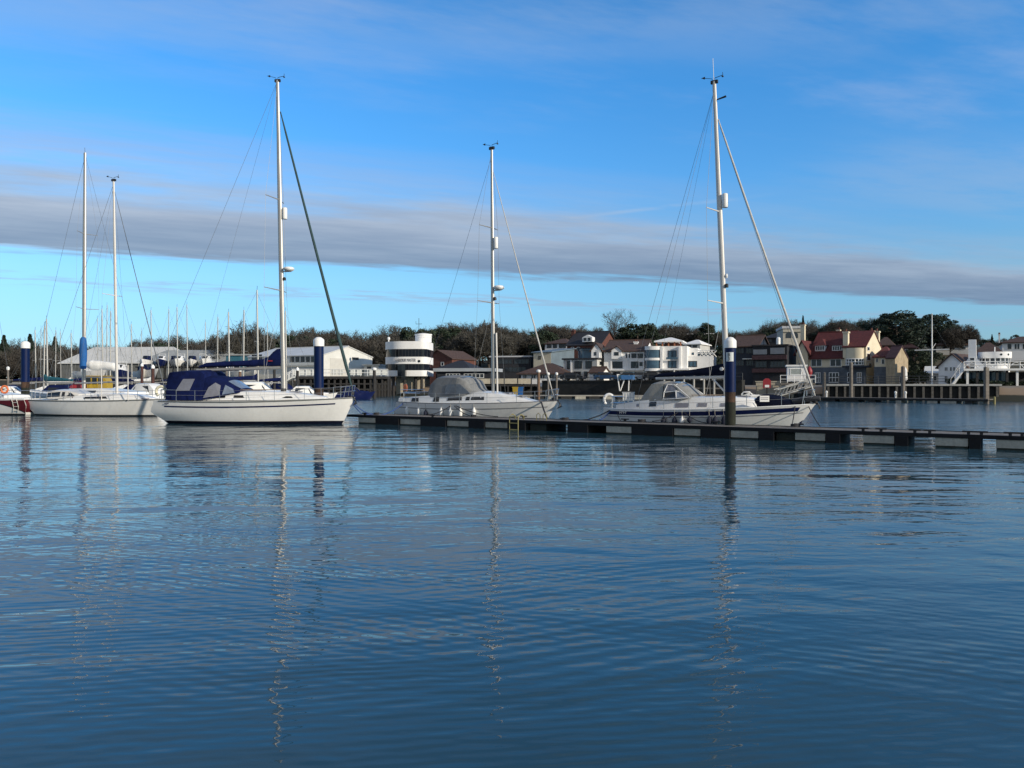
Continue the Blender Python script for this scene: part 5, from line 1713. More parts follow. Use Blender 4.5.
m.build('rail_panel', mat('pale_panel', (.60, .61, .58), .6, 0, .15, .3), jt)
gw = thing('gangway', 'sloping white railed gangway leading down from the jetty left of the blue pile', 'gangway', (WX(265, 132), 132, 0), 0)
p0, p1 = (0, .4), ((293 - 265) / FPX * 132, WZ(376.4, 132))
m = MB()
m.prism([(0, p0[1] + .6), (p1[0], p1[1]), (p1[0], p1[1] - .25), (0, p0[1] + .35)], 0, 1.4)
m.build('ramp', panel_w, gw)
m = MB()
for y in (.0, 1.4):
    m.tube([(0, y, p0[1] + 1.7), (p1[0], y, p1[1] + 1.1)], .07, 5)
    for j in range(9):
        x = p1[0] * j / 8
        z = p0[1] + .6 + (p1[1] - p0[1] - .6) * j / 8
        m.tube([(x, y, z), (x, y, z + 1.1)], .05, 4)
m.build('railing', whitep, gw)

# ---- centre of the village
house('brick_house', 'red brick gabled house with white bargeboards right of the harbour office', 'house', 424, 452, 176, 374, 359, 350.5, 10, brick, roof_br, 'front', win=[(430, 433, 362, 366, 1, 1), (441, 444, 362, 366, 1, 1)])
t, fr, w_, zb = house('boathouse', 'low boathouse with flat pale grey roof over dark openings', 'boathouse', 437, 490, 148, 382, 371.5, 368.2, 8, dkwall, roof_bl if False else mat('pale_flat_roof', (.36, .39, .42), .6, 0, .08, .5), 'flat', yaw=-.2, over=.6, win=[(446, 460, 373.5, 378, 4, 1), (464, 484, 373.5, 378, 5, 1)])
house('dark_shed', 'dark pitched roof shed rising behind the flat grey boathouse', 'shed', 436, 470, 158, 376, 369, 360.5, 9, dkwall, roof_dk, 'hip', yaw=-.3)
house('flat_house', 'dark flat roofed house with long window strip left of the cafe', 'house', 490, 531, 172, 380, 357.2, 355.8, 9, dkwall, mat('pale_edge', (.45, .46, .48), .6), 'flat', yaw=-.25, over=.2, win=[(498, 512, 359, 364, 4, 1), (514, 529, 359, 364, 4, 1), (500, 526, 367, 372, 6, 1)], fr_mat=framed)
t, fr, w_, zb = house('cafe', 'waterside cafe with brown tiled roof and white gable', 'cafe', 521, 565, 139, 382, 373.4, 363.2, 8, wallw, roof_br, 'hip', yaw=-.35, over=.7, win=[(523, 527, 374, 379, 2, 1), (531, 536, 374.5, 379, 2, 1), (540, 545, 374.5, 379, 2, 1), (549, 555, 374.5, 379, 2, 1)])
t, fr, w_, zb = house('mono_pitch_house', 'cream house with sloping blue grey roof and one square window', 'house', 533.5, 551, 168, 376, 352.5, 347.5, 11, roof_bl, roof_bl, 'mono', yaw=-.55, over=.4, win=[(538, 541, 356, 359.5, 1, 1)], fr_mat=framed)
wall_patch(t, fr, zb, 'front_wall', wallc, 533.6, 551, 352.8, 376, .03, 0, .03)
house('gabled_house', 'distant cream gabled house half hidden in trees, left one of a pair', 'house', 512, 527, 236, 356, 349, 342.5, 8, wallc, roof_br, 'front', yaw=-.3, win=[(518, 520, 350, 352, 1, 1)])
house('gabled_house', 'distant cream gabled house half hidden in trees, right one of a pair', 'house', 528, 541, 228, 356, 350, 344.5, 8, wallc, roof_br, 'front', yaw=-.3, win=[(533, 535, 351, 353, 1, 1)])
house('hill_house', 'white hillside house with brown hipped roof and dark window strip', 'house', 545, 568, 208, 352, 343.3, 338.6, 9, wallw, roof_br, 'hip', win=[(547, 551.5, 344.2, 348, 2, 1), (553, 557, 344.2, 348, 2, 1), (559, 566, 344, 348, 3, 1)], fr_mat=framed)
t, fr, w_, zb = house('brick_villa', 'dark brick villa with steep roof and small white dormer', 'house', 567, 600, 186, 358, 345, 332.5, 11, brick, roof_dk, 'side', win=[(571, 574, 347, 350, 1, 1), (577, 580, 347, 350, 1, 1)], chim=[(572, 575, 330, 335, 5)])
a0, a1 = fr.a(582.5), fr.a(592.5)
m = MB()
z0, z1, z2 = fr.z(342, a0) - zb, fr.z(337.5, a0) - zb, fr.z(335, a0) - zb
m.prism([(a0, z0), (a1, z0), (a1, z1), ((a0 + a1) / 2, z2), (a0, z1)], -.15, 1.4)
dm = m.build('dormer', wallw, t)
for q in (.15, .58):
    one('dormer_window', glassw, dm, 'box', a0 + (a1 - a0) * q, a0 + (a1 - a0) * (q + .27), -.2, -.16, z0 + .2, z1 - .1)

# grey fronted terrace with white lit end
t, fr, w_, zb = house('grey_terrace', 'pale grey two storey house with dark glass upper floor and white end wall', 'house', 563.5, 597, 140, 381, 359.6, 358.0, 8.5, wallg, mat('dark_band', (.03, .03, .035), .6), 'flat', over=.25,
                      win=[(567, 570.5, 361, 369, 1, 1), (574.5, 582, 361, 368.5, 2, 1), (585.5, 592, 361, 368.5, 2, 1), (574, 581, 371.5, 378, 2, 1), (584, 588, 371.5, 378, 1, 1)], winr=[(599.5, 602, 361.5, 365, 1, 1)], fr_mat=framed)
m = MB()
c0 = fr.a(585)
zz0, zz1 = fr.z(358, c0) - zb, fr.z(348.5, c0) - zb
m.lathe([(3.0, zz0 + .05), (3.0, zz1 - .3), (3.2, zz1 - .28), (3.2, zz1)], (c0, 4.2, 0), 20)
tr_ = m.build('glass_turret', glassb, t, True)
one('turret_roof', roof_dk, t, 'lathe', [(3.3, zz1 + .01), (3.3, zz1 + .2), (.2, zz1 + .35)], (c0, 4.2, 0), 20)
wall_patch(t, fr, zb, 'wall_pilaster', wallw, 570.5, 572, 359.8, 380, .12)
one('upper_wall', wallw, t, 'box', w_ - 1.6, w_ - .02, 1.0, 8.4, fr.z(357.9, w_) - zb, fr.z(349.5, w_) - zb)

# white house with two gables
t, fr, w_, zb = house('white_villa', 'white villa with brown roof, twin white gables and wide first floor windows', 'house', 604, 644, 138, 381, 351.5, 341, 13, wallw, roof_br, 'side', yaw=-.32, over=.3,
                      win=[(612.5, 622.5, 361.5, 368.2, 3, 1), (626, 630, 354, 358, 2, 1), (631.5, 636.5, 353.5, 358, 2, 1), (637.5, 643, 353.5, 358, 2, 1), (631, 638.5, 361.5, 368, 2, 1), (639.5, 642.5, 362, 366, 1, 1), (607, 610, 372, 380, 1, 1), (613, 620, 372, 380, 2, 1), (624, 631, 372, 380, 2, 1), (634, 642, 372, 380, 2, 1)], fr_mat=framed, chim=[(634, 638, 341.5, 350, 4)])
for g0, g1, ap in ((592, 601.5, 344), (612, 622, 347)):
    a0, a1 = fr.a(g0), fr.a(g1)
    z0, z1, z2 = fr.z(359, a0) - zb, fr.z(350.5, a0) - zb, fr.z(ap, a0) - zb
    m = MB()
    m.prism([(a0, z0), (a1, z0), (a1, z1), ((a0 + a1) / 2, z2), (a0, z1)], -.5, 5)
    g_ = m.build('gable', wallw, t)
    m = MB()
    am = (a0 + a1) / 2
    m.slab([(a0 - .3, -.7, z1 - .1), (am, -.7, z2 + .25), (am, 5.2, z2 + .25), (a0 - .3, 5.2, z1 - .1)], .15)
    m.slab([(am, -.7, z2 + .25), (a1 + .3, -.7, z1 - .1), (a1 + .3, 5.2, z1 - .1), (am, 5.2, z2 + .25)], .15)
    m.build('gable_roof', roof_br, g_)
    one('gable_window', glassw, g_, 'box', a0 + .5, a1 - .5, -.55, -.51, z0 + .6, z1 - .3)
wall_patch(t, fr, zb, 'balcony_slab', wallw, 604.5, 643.5, 369.4, 370.6, .9, 0, .9)
for c in (627.5, 610.8):
    wall_patch(t, fr, zb, 'wall_pilaster', wallw, c, c + 1.2, 352, 380.5, .15)
house('gatehouse', 'tiny white gatehouse with brown pitched roof before the grey terrace', 'hut', 589.5, 602, 133, 379.5, 372.8, 368.0, 3.2, wallw, roof_br, 'side', over=.25, win=[(593, 596, 374, 376.5, 1, 1), (598, 600.5, 374, 376.5, 1, 1)])

# modern white house
t, fr, w_, zb = house('modern_house', 'modern white flat roofed house with curved glass bay and white pavilion on the roof', 'house', 646, 687, 134, 382, 347, 346.2, 10, wallw, wallw, 'flat', yaw=-.32, over=.02,
                      win=[(668, 676.5, 350.5, 358.6, 2, 1), (668, 676.5, 360.8, 368, 2, 1)], fr_mat=framed, gl=glassb)
a0, a1 = fr.a(645.5), fr.a(660.5)
ac, rb = (a0 + a1) / 2, (a1 - a0) / 2
for nm, mt, r0, r1, g in (('bay_wall', wallw, 346.3, 350.0, .12), ('bay_glass', glassb, 350.0, 358.0, 0), ('bay_wall', wallw, 358.0, 360.4, .12), ('bay_glass', glassb, 360.4, 368.4, 0), ('bay_wall', wallw, 368.4, 371, .12)):
    zz0, zz1 = fr.z(r1, ac) - zb, fr.z(r0, ac) - zb
    m = MB()
    ring = [((rb + g) * cos(pi + pi * j / 14) + ac, .62 * (rb + g) * sin(pi + pi * j / 14)) for j in range(15)]
    m.loft([[(x, y, zz0) for x, y in ring], [(x, y, zz1) for x, y in ring]])
    m.build(nm, mt, t)
wall_patch(t, fr, zb, 'wall_pier', wallw, 660.5, 663, 346.4, 371, .5, 0, .5)
wall_patch(t, fr, zb, 'wall_pier', wallw, 679, 681.2, 346.4, 371, .5, 0, .5)
wall_patch(t, fr, zb, 'balcony_slab', wallw, 663, 690, 368.6, 370.2, 1.2, 0, 1.2)
wall_patch(t, fr, zb, 'balcony_glass', glassb, 666.5, 678, 357.4, 359.4, .6, 0, .06)
wall_patch(t, fr, zb, 'lower_wall', dkwall, 645, 700, 371.2, 382, .2, 0, .2)
# roof pavilion
a0, a1 = fr.a(653), fr.a(682)
zz0, zz1, zz2 = fr.z(346, ac) - zb, fr.z(341.8, ac) - zb, fr.z(336.3, ac) - zb
pv = MB()
b0_, b1_ = 1.2, 8.2
pv.loft([[(a0, b0_, zz1), (a1, b0_, zz1), (a1, b1_, zz1), (a0, b1_, zz1)], [(a0, b0_, zz1 + .22), (a1, b0_, zz1 + .22), (a1, b1_, zz1 + .22), (a0, b1_, zz1 + .22)], [((a0 + a1) / 2 - .25, 4.5, zz2), ((a0 + a1) / 2 + .25, 4.5, zz2), ((a0 + a1) / 2 + .25, 4.9, zz2), ((a0 + a1) / 2 - .25, 4.9, zz2)]])
pr = pv.build('pavilion_roof', wallw, t)
m = MB()
for j in range(5):
    x = a0 + .4 + (a1 - a0 - .8) * j / 4
    one('pavilion_post', mat('cedar', (.32, .12, .06), .7), pr, 'box', x - .12, x + .12, b0_ + .3, b0_ + .5, zz0 - .6, zz1)
one('pavilion_screen', brick, pr, 'box', a0 + 1.5, a1 - 1.0, b0_ + 3, b0_ + 3.2, zz0 - .6, zz1 - .02)
# its stepped right wing
t, fr, w_, zb = house('white_annex', 'white stepped annex with wide garage window right of the modern house', 'house', 682, 713, 134, 382, 356.8, 356.2, 9, wallw, wallw, 'flat', yaw=-.32, over=.02, win=[(686, 697, 361, 367, 3, 1), (691.5, 694, 352.5, 355, 1, 1)], fr_mat=framed, gl=glassb)
one('upper_storey', wallw, t, 'box', .1, fr.a(697), 1.5, 8.9, fr.z(356.1, 3) - zb, fr.z(347.5, 3) - zb)
m = MB()
for c in (699, 703, 707, 711):
    a_ = fr.a(c)
    m.tube([(a_, .2, fr.z(357, a_) - zb), (a_ + .9, .2, fr.z(350.5, a_) - zb)], .06, 4)
    m.tube([(a_ + .9, .2, fr.z(357, a_) - zb), (a_, .2, fr.z(350.5, a_) - zb)], .06, 4)
for py in (350.5, 353.5):
    m.tube([(fr.a(697), .2, fr.z(py, w_ / 2) - zb), (fr.a(714), .2, fr.z(py, w_ / 2) - zb)], .06, 4)
m.build('roof_lattice', framew, t)
one('roof_glass', glassb, t, 'box', fr.a(697.5), w_ - .1, .3, .36, fr.z(356, w_) - zb, fr.z(352, w_) - zb)
house('pavilion_house', 'second white roofed pavilion house set back behind the annex', 'house', 684.5, 700, 172, 352, 343.8, 339.8, 8, wallg, wallw, 'hip', win=[(687, 691, 345, 349, 1, 1), (693, 697, 345, 349, 1, 1)], fr_mat=framed)
house('flat_roof_house', 'dark blue flat roofed house high behind the white pavilion', 'house', 676, 714, 222, 348, 334.6, 333.4, 9, navyw, mat('pale_edge', (.45, .46, .48), .6), 'flat', over=.1, win=[(680, 692, 336.5, 340, 4, 1), (696, 710, 336.5, 340, 4, 1)], fr_mat=framed, yaw=-.2)

# dark riverside houses between pile and pub
t, fr, w_, zb = house('dark_house', 'dark two storey waterside house with brown roof right of the numbered pile', 'house', 732, 757, 132, 386, 346.5, 336.5, 10, navyw, roof_br, 'side', win=[(735, 744, 348, 353.5, 3, 1), (746, 754, 348, 353.5, 3, 1), (735, 744, 360, 366, 3, 1), (746, 754, 360, 366, 3, 1)], fr_mat=framed)
wall_patch(t, fr, zb, 'balcony_slab', panel_w, 744, 757, 358.6, 359.4, 1.2, 0, 1.2)
t, fr, w_, zb = house('dark_house', 'dark balconied house with grey upper panels left of the red roofed pub', 'house', 753, 787, 129, 386, 346, 344.5, 10, dkwall, roof_dk, 'flat', over=.2, win=[(770, 785, 361, 367.5, 4, 1), (755, 767, 361, 367.5, 3, 1)], fr_mat=framed)
wall_patch(t, fr, zb, 'upper_panel', mat('grey_panel', (.16, .18, .21), .6), 753.5, 767, 349.5, 354.5, .2, 0, .2)
wall_patch(t, fr, zb, 'upper_panel', mat('grey_panel', (.16, .18, .21), .6), 770.5, 784.5, 347.8, 354.0, .2, 0, .2)
wall_patch(t, fr, zb, 'tile_skirt', roof_pl, 752.5, 787, 355.2, 359.6, .5, 0, .5)
wall_patch(t, fr, zb, 'tile_skirt', roof_pl, 752.5, 787, 368.5, 372.5, .5, 0, .5)
one('flue', whitep, t, 'lathe', [(.35, 0), (.35, 1.1), (.2, 1.3)], (fr.a(776), 2.0, fr.z(343.8, 8) - zb), 12)
t, fr, w_, zb = house('arch_house', 'flat roofed upper house with dark arched windows above the dark houses', 'house', 783, 802, 158, 352, 328.5, 326.0, 9, mat('stone_grey_render', (.38, .36, .31), .8), mat('pale_edge', (.45, .46, .48), .6), 'flat', over=.2, yaw=-.2)
for c0, c1 in ((786, 791.5), (793, 798)):
    a0, a1 = fr.a(c0), fr.a(c1)
    z0, z1 = fr.z(338, a0) - zb, fr.z(334.5, a0) - zb
    m = MB()
    am, rr_ = (a0 + a1) / 2, (a1 - a0) / 2
    m.prism([(a0, z0), (a1, z0)] + [(am + rr_ * cos(pi * j / 8), z1 + .8 * rr_ * sin(pi * j / 8)) for j in range(9)], -.06, .05)
    m.build('arched_window', glassw, t)
wall_patch(t, fr, zb, 'wall_cornice', mat('stone_grey_render', (.38, .36, .31), .8), 782.8, 802.2, 331.0, 332.0, .25, 0, .25)
house('hill_house', 'dark slate roofed house among trees left of the arched window house', 'house', 764, 786, 176, 352, 337.5, 332.5, 9, dkwall, roof_dk, 'hip', win=[(768, 772, 339, 342, 1, 1), (776, 780, 339, 342, 1, 1)], fr_mat=framed)

# ---- the red roofed pub
DP, PYW = 127, -.70
t, fr, w_, zb = house('pub', 'large cream waterside pub with long red tiled roof, two dormers and tall chimneys', 'pub', 809, 846, DP, 384.5, 357.6, 333, 11, wallc, roof_red, 'side', yaw=PYW, over=.35,
                      win=[(811, 822, 359, 366.5, 2, 1), (830, 841.5, 359, 366.5, 2, 1)], chim=[(801, 805, 324.5, 345, 3), (837, 840.2, 329.5, 336, 6.5)])
pubg = mat('pub_slate_blue', (.085, .105, .13), .7, 0, .2)
wall_patch(t, fr, zb, 'ground_floor', pubg, 808.8, 846, 367.4, 384.4, .35, 0, .35)
for c0, c1 in ((815, 820.5), (829, 839)):
    a0, a1 = fr.a(c0, -.35), fr.a(c1, -.35)
    window(t, 'F', a0, a1, .3, fr.z(372.5, a0) - zb, -.36, 3, 2, framew, glassw)
for c0, c1 in ((815, 825), (832, 842.5)):
    b_ = 1.2
    a0, a1 = fr.a(c0, b_), fr.a(c1, b_)
    z0, z1 = fr.z(351.0, a0, b_) - zb, fr.z(345.6, a0, b_) - zb
    zt_ = fr.z(339.5, a0, 4) - zb
    m = MB()
    m.box(a0, a1, b_, b_ + 2.2, z0 - .1, z1)
    d_ = m.build('dormer', wallw, t)
    window(d_, 'F', a0 + .05, a1 - .05, z0 + .05, z1 - .05, b_, 4, 1, framew, glassw)
    m = MB()
    am = (a0 + a1) / 2
    A_ = [(a0 - .2, b_ - .25, z1 + .003), (a1 + .2, b_ - .25, z1 + .003), (a1 + .2, b_ + 2.6, z1 + .003), (a0 - .2, b_ + 2.6, z1 + .003)]
    m.add(A_ + [(am, b_ + 1.2, zt_), (am, b_ + 3.2, zt_)], [(0, 1, 4), (1, 2, 5, 4), (2, 3, 5), (3, 0, 4, 5), (3, 2, 1, 0)])
    m.build('dormer_roof', roof_red, d_)
# left cross wing: gable looking at the river
a0, a1 = fr.a(797.5), fr.a(809)
zE, zA = fr.z(353.5, a1) - zb, fr.z(342, a0) - zb
m = MB()
m.prism([(a0, -2), (a1 - .02, -2), (a1 - .02, zE), ((a0 + a1) / 2, zA), (a0, zE)], -.6, 8)
wg = m.build('wing_wall', wallc, t)
am = (a0 + a1) / 2
m = MB()
m.slab([(a0 - .4, -.9, zE - .2), (am, -.9, zA + .25), (am, 8, zA + .25), (a0 - .4, 8, zE - .2)], .18)
m.slab([(am, -.9, zA + .25), (a1 + .4, -.9, zE - .2), (a1 + .4, 8, zE - .2), (am, 8, zA + .25)], .18)
m.build('wing_roof', roof_red, wg)
window(wg, 'F', fr.a(800.5), fr.a(803), zE - .6, zE + .5, -.6, 1, 1, framew, glassw)
window(wg, 'F', fr.a(799.5), fr.a(802), zE - 3, zE - 1.6, -.6, 1, 1, framew, glassw)
# right wing: taller gable end looking along the bank, with bow window
t2 = t
fr2 = Fr(846, fr.dep(w_) - .9, PYW)
o2 = Vector((w_ + .02, -.9, 0))
ww = fr2.a(869.5) * .93
dpt = 8.5
zE2 = fr2.z(346, ww) - zb
zA2 = fr2.z(331.5, ww, dpt / 2) - zb
m = MB()
m.prism_x([(-.9, -2), (dpt - .9, -2), (dpt - .9, zE2), (dpt / 2 - .9, zA2), (-.9, zE2)], w_ + .02, w_ + ww)
wg = m.build('wing_wall', wallc, t)
k_ = (zA2 - zE2) / (dpt / 2)
m = MB()
xw0, xw1 = w_ - .3, w_ + ww + .12
m.slab([(xw0, -1.25, zE2 - .35 * k_ + .2), (xw1, -1.25, zE2 - .35 * k_ + .2), (xw1, dpt / 2 - .9, zA2 + .2), (xw0, dpt / 2 - .9, zA2 + .2)], .18)
m.slab([(xw0, dpt / 2 - .9, zA2 + .2), (xw1, dpt / 2 - .9, zA2 + .2), (xw1, dpt - .55, zE2 - .35 * k_ + .2), (xw0, dpt - .55, zE2 - .35 * k_ + .2)], .18)
m.build('wing_roof', roof_red, wg)
bc, br_ = w_ + ww * .50, ww * .40
zz = lambda py: fr2.z(py, bc) - zb
m = MB()
ring = [(br_ * cos(pi + pi * j / 16) + bc, -.9 + .62 * br_ * sin(pi + pi * j / 16)) for j in range(17)]
m.loft([[(x, y, zz(365.2)) for x, y in ring], [(x, y, zz(346.8)) for x, y in ring]])
m.build('bow_bay', wallc, wg, True)
m = MB()
r2_ = [(bc + (x - bc) * 1.02, -.9 + (y + .9) * 1.03) for x, y in ring]
m.loft([[(x, y, zz(364.2)) for x, y in r2_], [(x, y, zz(358.4)) for x, y in r2_]], 0, False, False)
bw = m.build('bow_window', glassw, wg, True)
m = MB()
for x, y in r2_[1:-1:2]:
    m.tube([(x, y - .04, zz(364.4)), (x, y - .04, zz(358.2))], .07, 4)
for py in (364.4, 361.3, 358.2):
    m.tube([(x, y - .05, zz(py)) for x, y in r2_], .07, 4)
m.build('window_bars', framew, bw)
one('balcony_slab', navyw, wg, 'box', w_ + .3, w_ + ww + .8, -3.0, -.93, zz(367.2), zz(365.4))
one('ground_floor', pubg, wg, 'box', w_ + .1, w_ + ww + .05, -1.3, -.92, 0, zz(367.3))
for q in (.18, .62):
    window(wg, 'F', w_ + ww * q, w_ + ww * (q + .22), .3, zz(372), -1.31, 2, 2, framew, glassw)
for r0, r1, c0, c1 in ((345.5, 349.8, 868.8, 871.2), (352.2, 360, 868.4, 872), (362, 366, 870, 873)):
    b0, b1 = fr2.b(c0, ww) - .9, fr2.b(c1, ww) - .9
    window(wg, 'R', b0, b1, zz(r1), zz(r0), w_ + ww, 1, 1, framew, glassw)
for x0_, y0_, r0, r1, s_ in ((w_ + .2, -.6, 331, 350, .75), (w_ + ww - .9, dpt - 3.0, 328.5, 340, .7), (w_ + ww - .6, dpt - 1.0, 328.5, 345, .7)):
    m = MB()
    m.box(x0_ - s_ / 2, x0_ + s_ / 2, y0_ - s_ / 2, y0_ + s_ / 2, zz(r1) - 1, zz(r0))
    m.box(x0_ - s_ / 2 - .1, x0_ + s_ / 2 + .1, y0_ - s_ / 2 - .1, y0_ + s_ / 2 + .1, zz(r0) + .003, zz(r0) + .25)
    ch = m.build('chimney', wallc, wg)
    one('chimney_pot', brick, ch, 'lathe', [(.16, .25), (.13, .7)], (x0_, y0_, zz(r0)), 8)
# lean-to at the right end
frx = Fr(WX(872, 121.5), 121.5, YAW, True)
t, fr, w_, zb = house('pub_annex', 'low cream annex with red lean-to roof at the pub right end', 'annex', 874.5, 889, 119, 384.5, 356.5, 346.5, 8, wallc, roof_red, 'hip', yaw=-.6, over=.3, win=[(876, 878.2, 358, 362.3, 1, 1), (881.5, 884.5, 359, 364.2, 1, 1), ])
wall_patch(t, fr, zb, 'ground_floor', pubg, 874, 888.6, 366.8, 384.4, .06, 0, .06)
house('brick_barn', 'buff brick barn with plum roof and bright gable beside the pub', 'barn', 886, 895, 117, 384, 358.5, 347, 5.5, wallb, roof_pl, 'side', yaw=-.80, over=.1, winr=[(899.5, 901.5, 376, 384, 1, 1)])
# rooftops behind
house('hill_house', 'brown roofed house between the pub chimneys and the dark pines', 'house', 876, 893, 158, 356, 345, 337, 9, brick_d, roof_br, 'hip', win=[(879, 882, 346, 349, 1, 1)])
house('hill_house', 'plum roofed cottage below the dark pines', 'house', 893, 916, 168, 358, 347.5, 341.5, 9, brick_d, roof_pl, 'hip', win=[(897, 900, 349, 352, 1, 1), (905, 908, 349, 352, 1, 1)])
house('hill_house', 'white hillside house with broad brown roof behind the flagpole', 'house', 936, 972, 176, 354, 345, 337.5, 9, wallw, roof_br, 'hip', win=[(942, 946, 346.5, 349.5, 1, 1), (950, 955, 346.5, 349.5, 1, 1), (961, 966, 346.5, 349.5, 1, 1)], chim=[(946, 948.2, 334, 340, 4)])
house('hill_house', 'house with large russet roof behind the round white rotunda', 'house', 975, 1004, 142, 366, 354, 342.5, 10, wallw, roof_br, 'hip', win=[(979, 982, 355, 358, 1, 1)])
house('hill_house', 'white house with low brown roof and two wide windows at the right edge', 'house', 1002, 1046, 160, 360, 342, 336.5, 9, wallw, roof_br, 'hip', win=[(1007, 1012, 343.5, 349.5, 1, 1), (1014, 1020, 343.5, 349.5, 2, 1), (1022, 1028, 343.5, 349.5, 2, 1)], chim=[(998.5, 1000, 334, 340, 3)])

# ---- white sailing club at the right
DC = 112
t, fr, w_, zb = house('white_club', 'white weatherboarded clubhouse with front gable and tall flared chimney tower', 'clubhouse', 938.5, 966, DC, 382.5, 366.5, 354.5, 9, wallw, roof_br, 'front', yaw=-.80, over=.35, win=[(944.5, 948, 367, 371, 2, 1), (950, 952, 367, 371, 1, 1), (953.2, 955.2, 367, 371, 1, 1), (956.4, 958.6, 367, 371, 1, 1), (944.5, 948, 376, 381, 2, 1), (952, 957, 376, 381, 2, 1)])
m = MB()
ft = Fr(968.4, 109.5, -.56)
xa, xb = 0.0, ft.a(976)
zt0 = ft.z(382.5)
za, zf, zt_ = ft.z(368, xa), ft.z(358.5, xa), ft.z(339.6, xa)
m.prism([(xa - 1.0, 1.0), (xb + 1.6, 1.0), (xb + 1.2, za), (xb + .05, zf), (xb, zt_), (xa, zt_), (xa - .02, zf), (xa - .9, za)], 0, 1.8)
tw_ = m.build('chimney_tower', wallw, t)
dx_, dy_ = ft.ox - fr.ox, ft.oy - fr.oy
tw_.location = (fr.ex * dx_ + fr.ey * dy_, -fr.ey * dx_ + fr.ex * dy_, -zb)
tw_.rotation_euler = (0, 0, ft.yaw - fr.yaw)
for py in (359, 362, 365, 368):
    z = ft.z(py, xa)
    window(tw_, 'F', (xa + xb) / 2 - .3, (xa + xb) / 2 + .3, z - .22, z + .18, 0, 1, 1, framew, glassw, .05)
fr3 = Fr(976, 108, YAW)
rt = thing('rotunda', 'round white rotunda lounge with deep parapet over a window ring', 'pavilion', fr3.w(fr3.a(996.5), 5.0, 0), 0)
zq = lambda py: WZ(py, rt.location.y)
rR = 14.2 / FPX * rt.location.y
one('parapet', wallw, rt, 'lathe', [(rR, zq(358.5)), (rR * 1.02, zq(358)), (rR * 1.02, zq(352.2)), (rR * .9, zq(352.1)), (.5, zq(352.6))], n=36, smooth=True)
one('window_ring', glassw, rt, 'lathe', [(rR * .88, zq(364)), (rR * .88, zq(358.4))], n=36, smooth=True)
m = MB()
for j in range(18):
    a = 2 * pi * j / 18
    one('mullion', framew, rt, 'tube', [(rR * .9 * cos(a), rR * .9 * sin(a), zq(364)), (rR * .9 * cos(a), rR * .9 * sin(a), zq(358.4))], .09, 4)
one('drum_base', wallw, rt, 'lathe', [(rR * .9, zq(384)), (rR * .9, zq(364))], n=30)
one('roof_mast', whitep, rt, 'tube', [(0, 0, zq(352)), (0, 0, zq(347))], .07, 5)
for a in (-100, -70):
    one('roundel', darkglass, rt, 'tube', [(rR * 1.0 * cos(radians(a)), rR * 1.0 * sin(radians(a)), zq(355)), (rR * 1.035 * cos(radians(a)), rR * 1.035 * sin(radians(a)), zq(355))], .16, 8)
dk_ = thing('terrace_deck', 'raised white terrace with scalloped rail and staircase before the rotunda', 'terrace', (fr3.ox, fr3.oy, 0), YAW + .18)
fr4 = Fr(976 - 12, 107, YAW + .18)
dk_.location = (fr4.ox, fr4.oy, 0)
wd_ = fr4.a(1055)
zt_ = fr4.z(368.5, wd_ * .4)
one('deck_edge', whitep, dk_, 'box', 0, wd_, 0, 4.5, zt_ - .28, zt_)
railing(dk_, 'railing', whitep, [(0, .08), (wd_, .08)], zt_ + .003, .95, 1.3, 2, .055)
m = MB()
n_ = int(wd_ / 1.55)
for j in range(n_):
    x0 = wd_ * j / n_
    m.tube([(x0 + (wd_ / n_) * q / 6, .1, zt_ + .08 + .75 * sin(pi * q / 6)) for q in range(7)], .05, 4)
m.build('rail_hoop', whitep, dk_)
m = MB()
for j in range(9):
    x0 = wd_ * (j + .3) / 9
    one('post', whitep if j in (0, 5, 6, 7, 8) else wood_d, dk_, 'box', x0, x0 + .28, .3, .58, 1.2, zt_ - .281)
one('under_glass', glassb, dk_, 'box', .5, wd_ * .55, 2.2, 2.3, 1.2, zt_ - .5)
one('under_wall', dkwall, dk_, 'box', .2, wd_ - .2, 2.6, 2.8, 1.0, zt_ - .46)
m = MB()
a0 = fr4.a(951)
m.prism([(a0, 1.9), (a0 + .3, 1.9), (.1, zt_ - .22), (.1, zt_ - .02), (a0, 2.1)], .2, 1.6)
for y in (.15, 1.65):
    m.tube([(a0, y, 3.0), (0, y, zt_ + .95)], .035, 5)
    for j in range(0, 6, 2):
        m.tube([(a0 * (1 - j / 6), y, 2.0 + (zt_ - 2.0) * j / 6), (a0 * (1 - j / 6), y, 3.0 + (zt_ - 2.05) * j / 6)], .025, 4)
m.build('staircase', whitep, dk_)
t, fr, w_, zb = house('beach_shed', 'low white shed with torn awning left of the clubhouse', 'shed', 926, 940, 120, 382.5, 373.5, 367.0, 5, panel_w, panel_w, 'mono', over=.3, win=[(930, 937, 375.5, 381, 2, 1)])
one('umbrella_stack', whitep, None, 'lathe', [(.15, 0), (.35, .2), (.28, 1.6), (.1, 2.0)], (WX(905, 113), 113, WZ(381, 113)), 10)
bpy.data.objects['umbrella_stack'].name = 'parasol'
tag(bpy.data.objects['parasol'], 'folded white parasol against the bright barn gable', 'parasol')

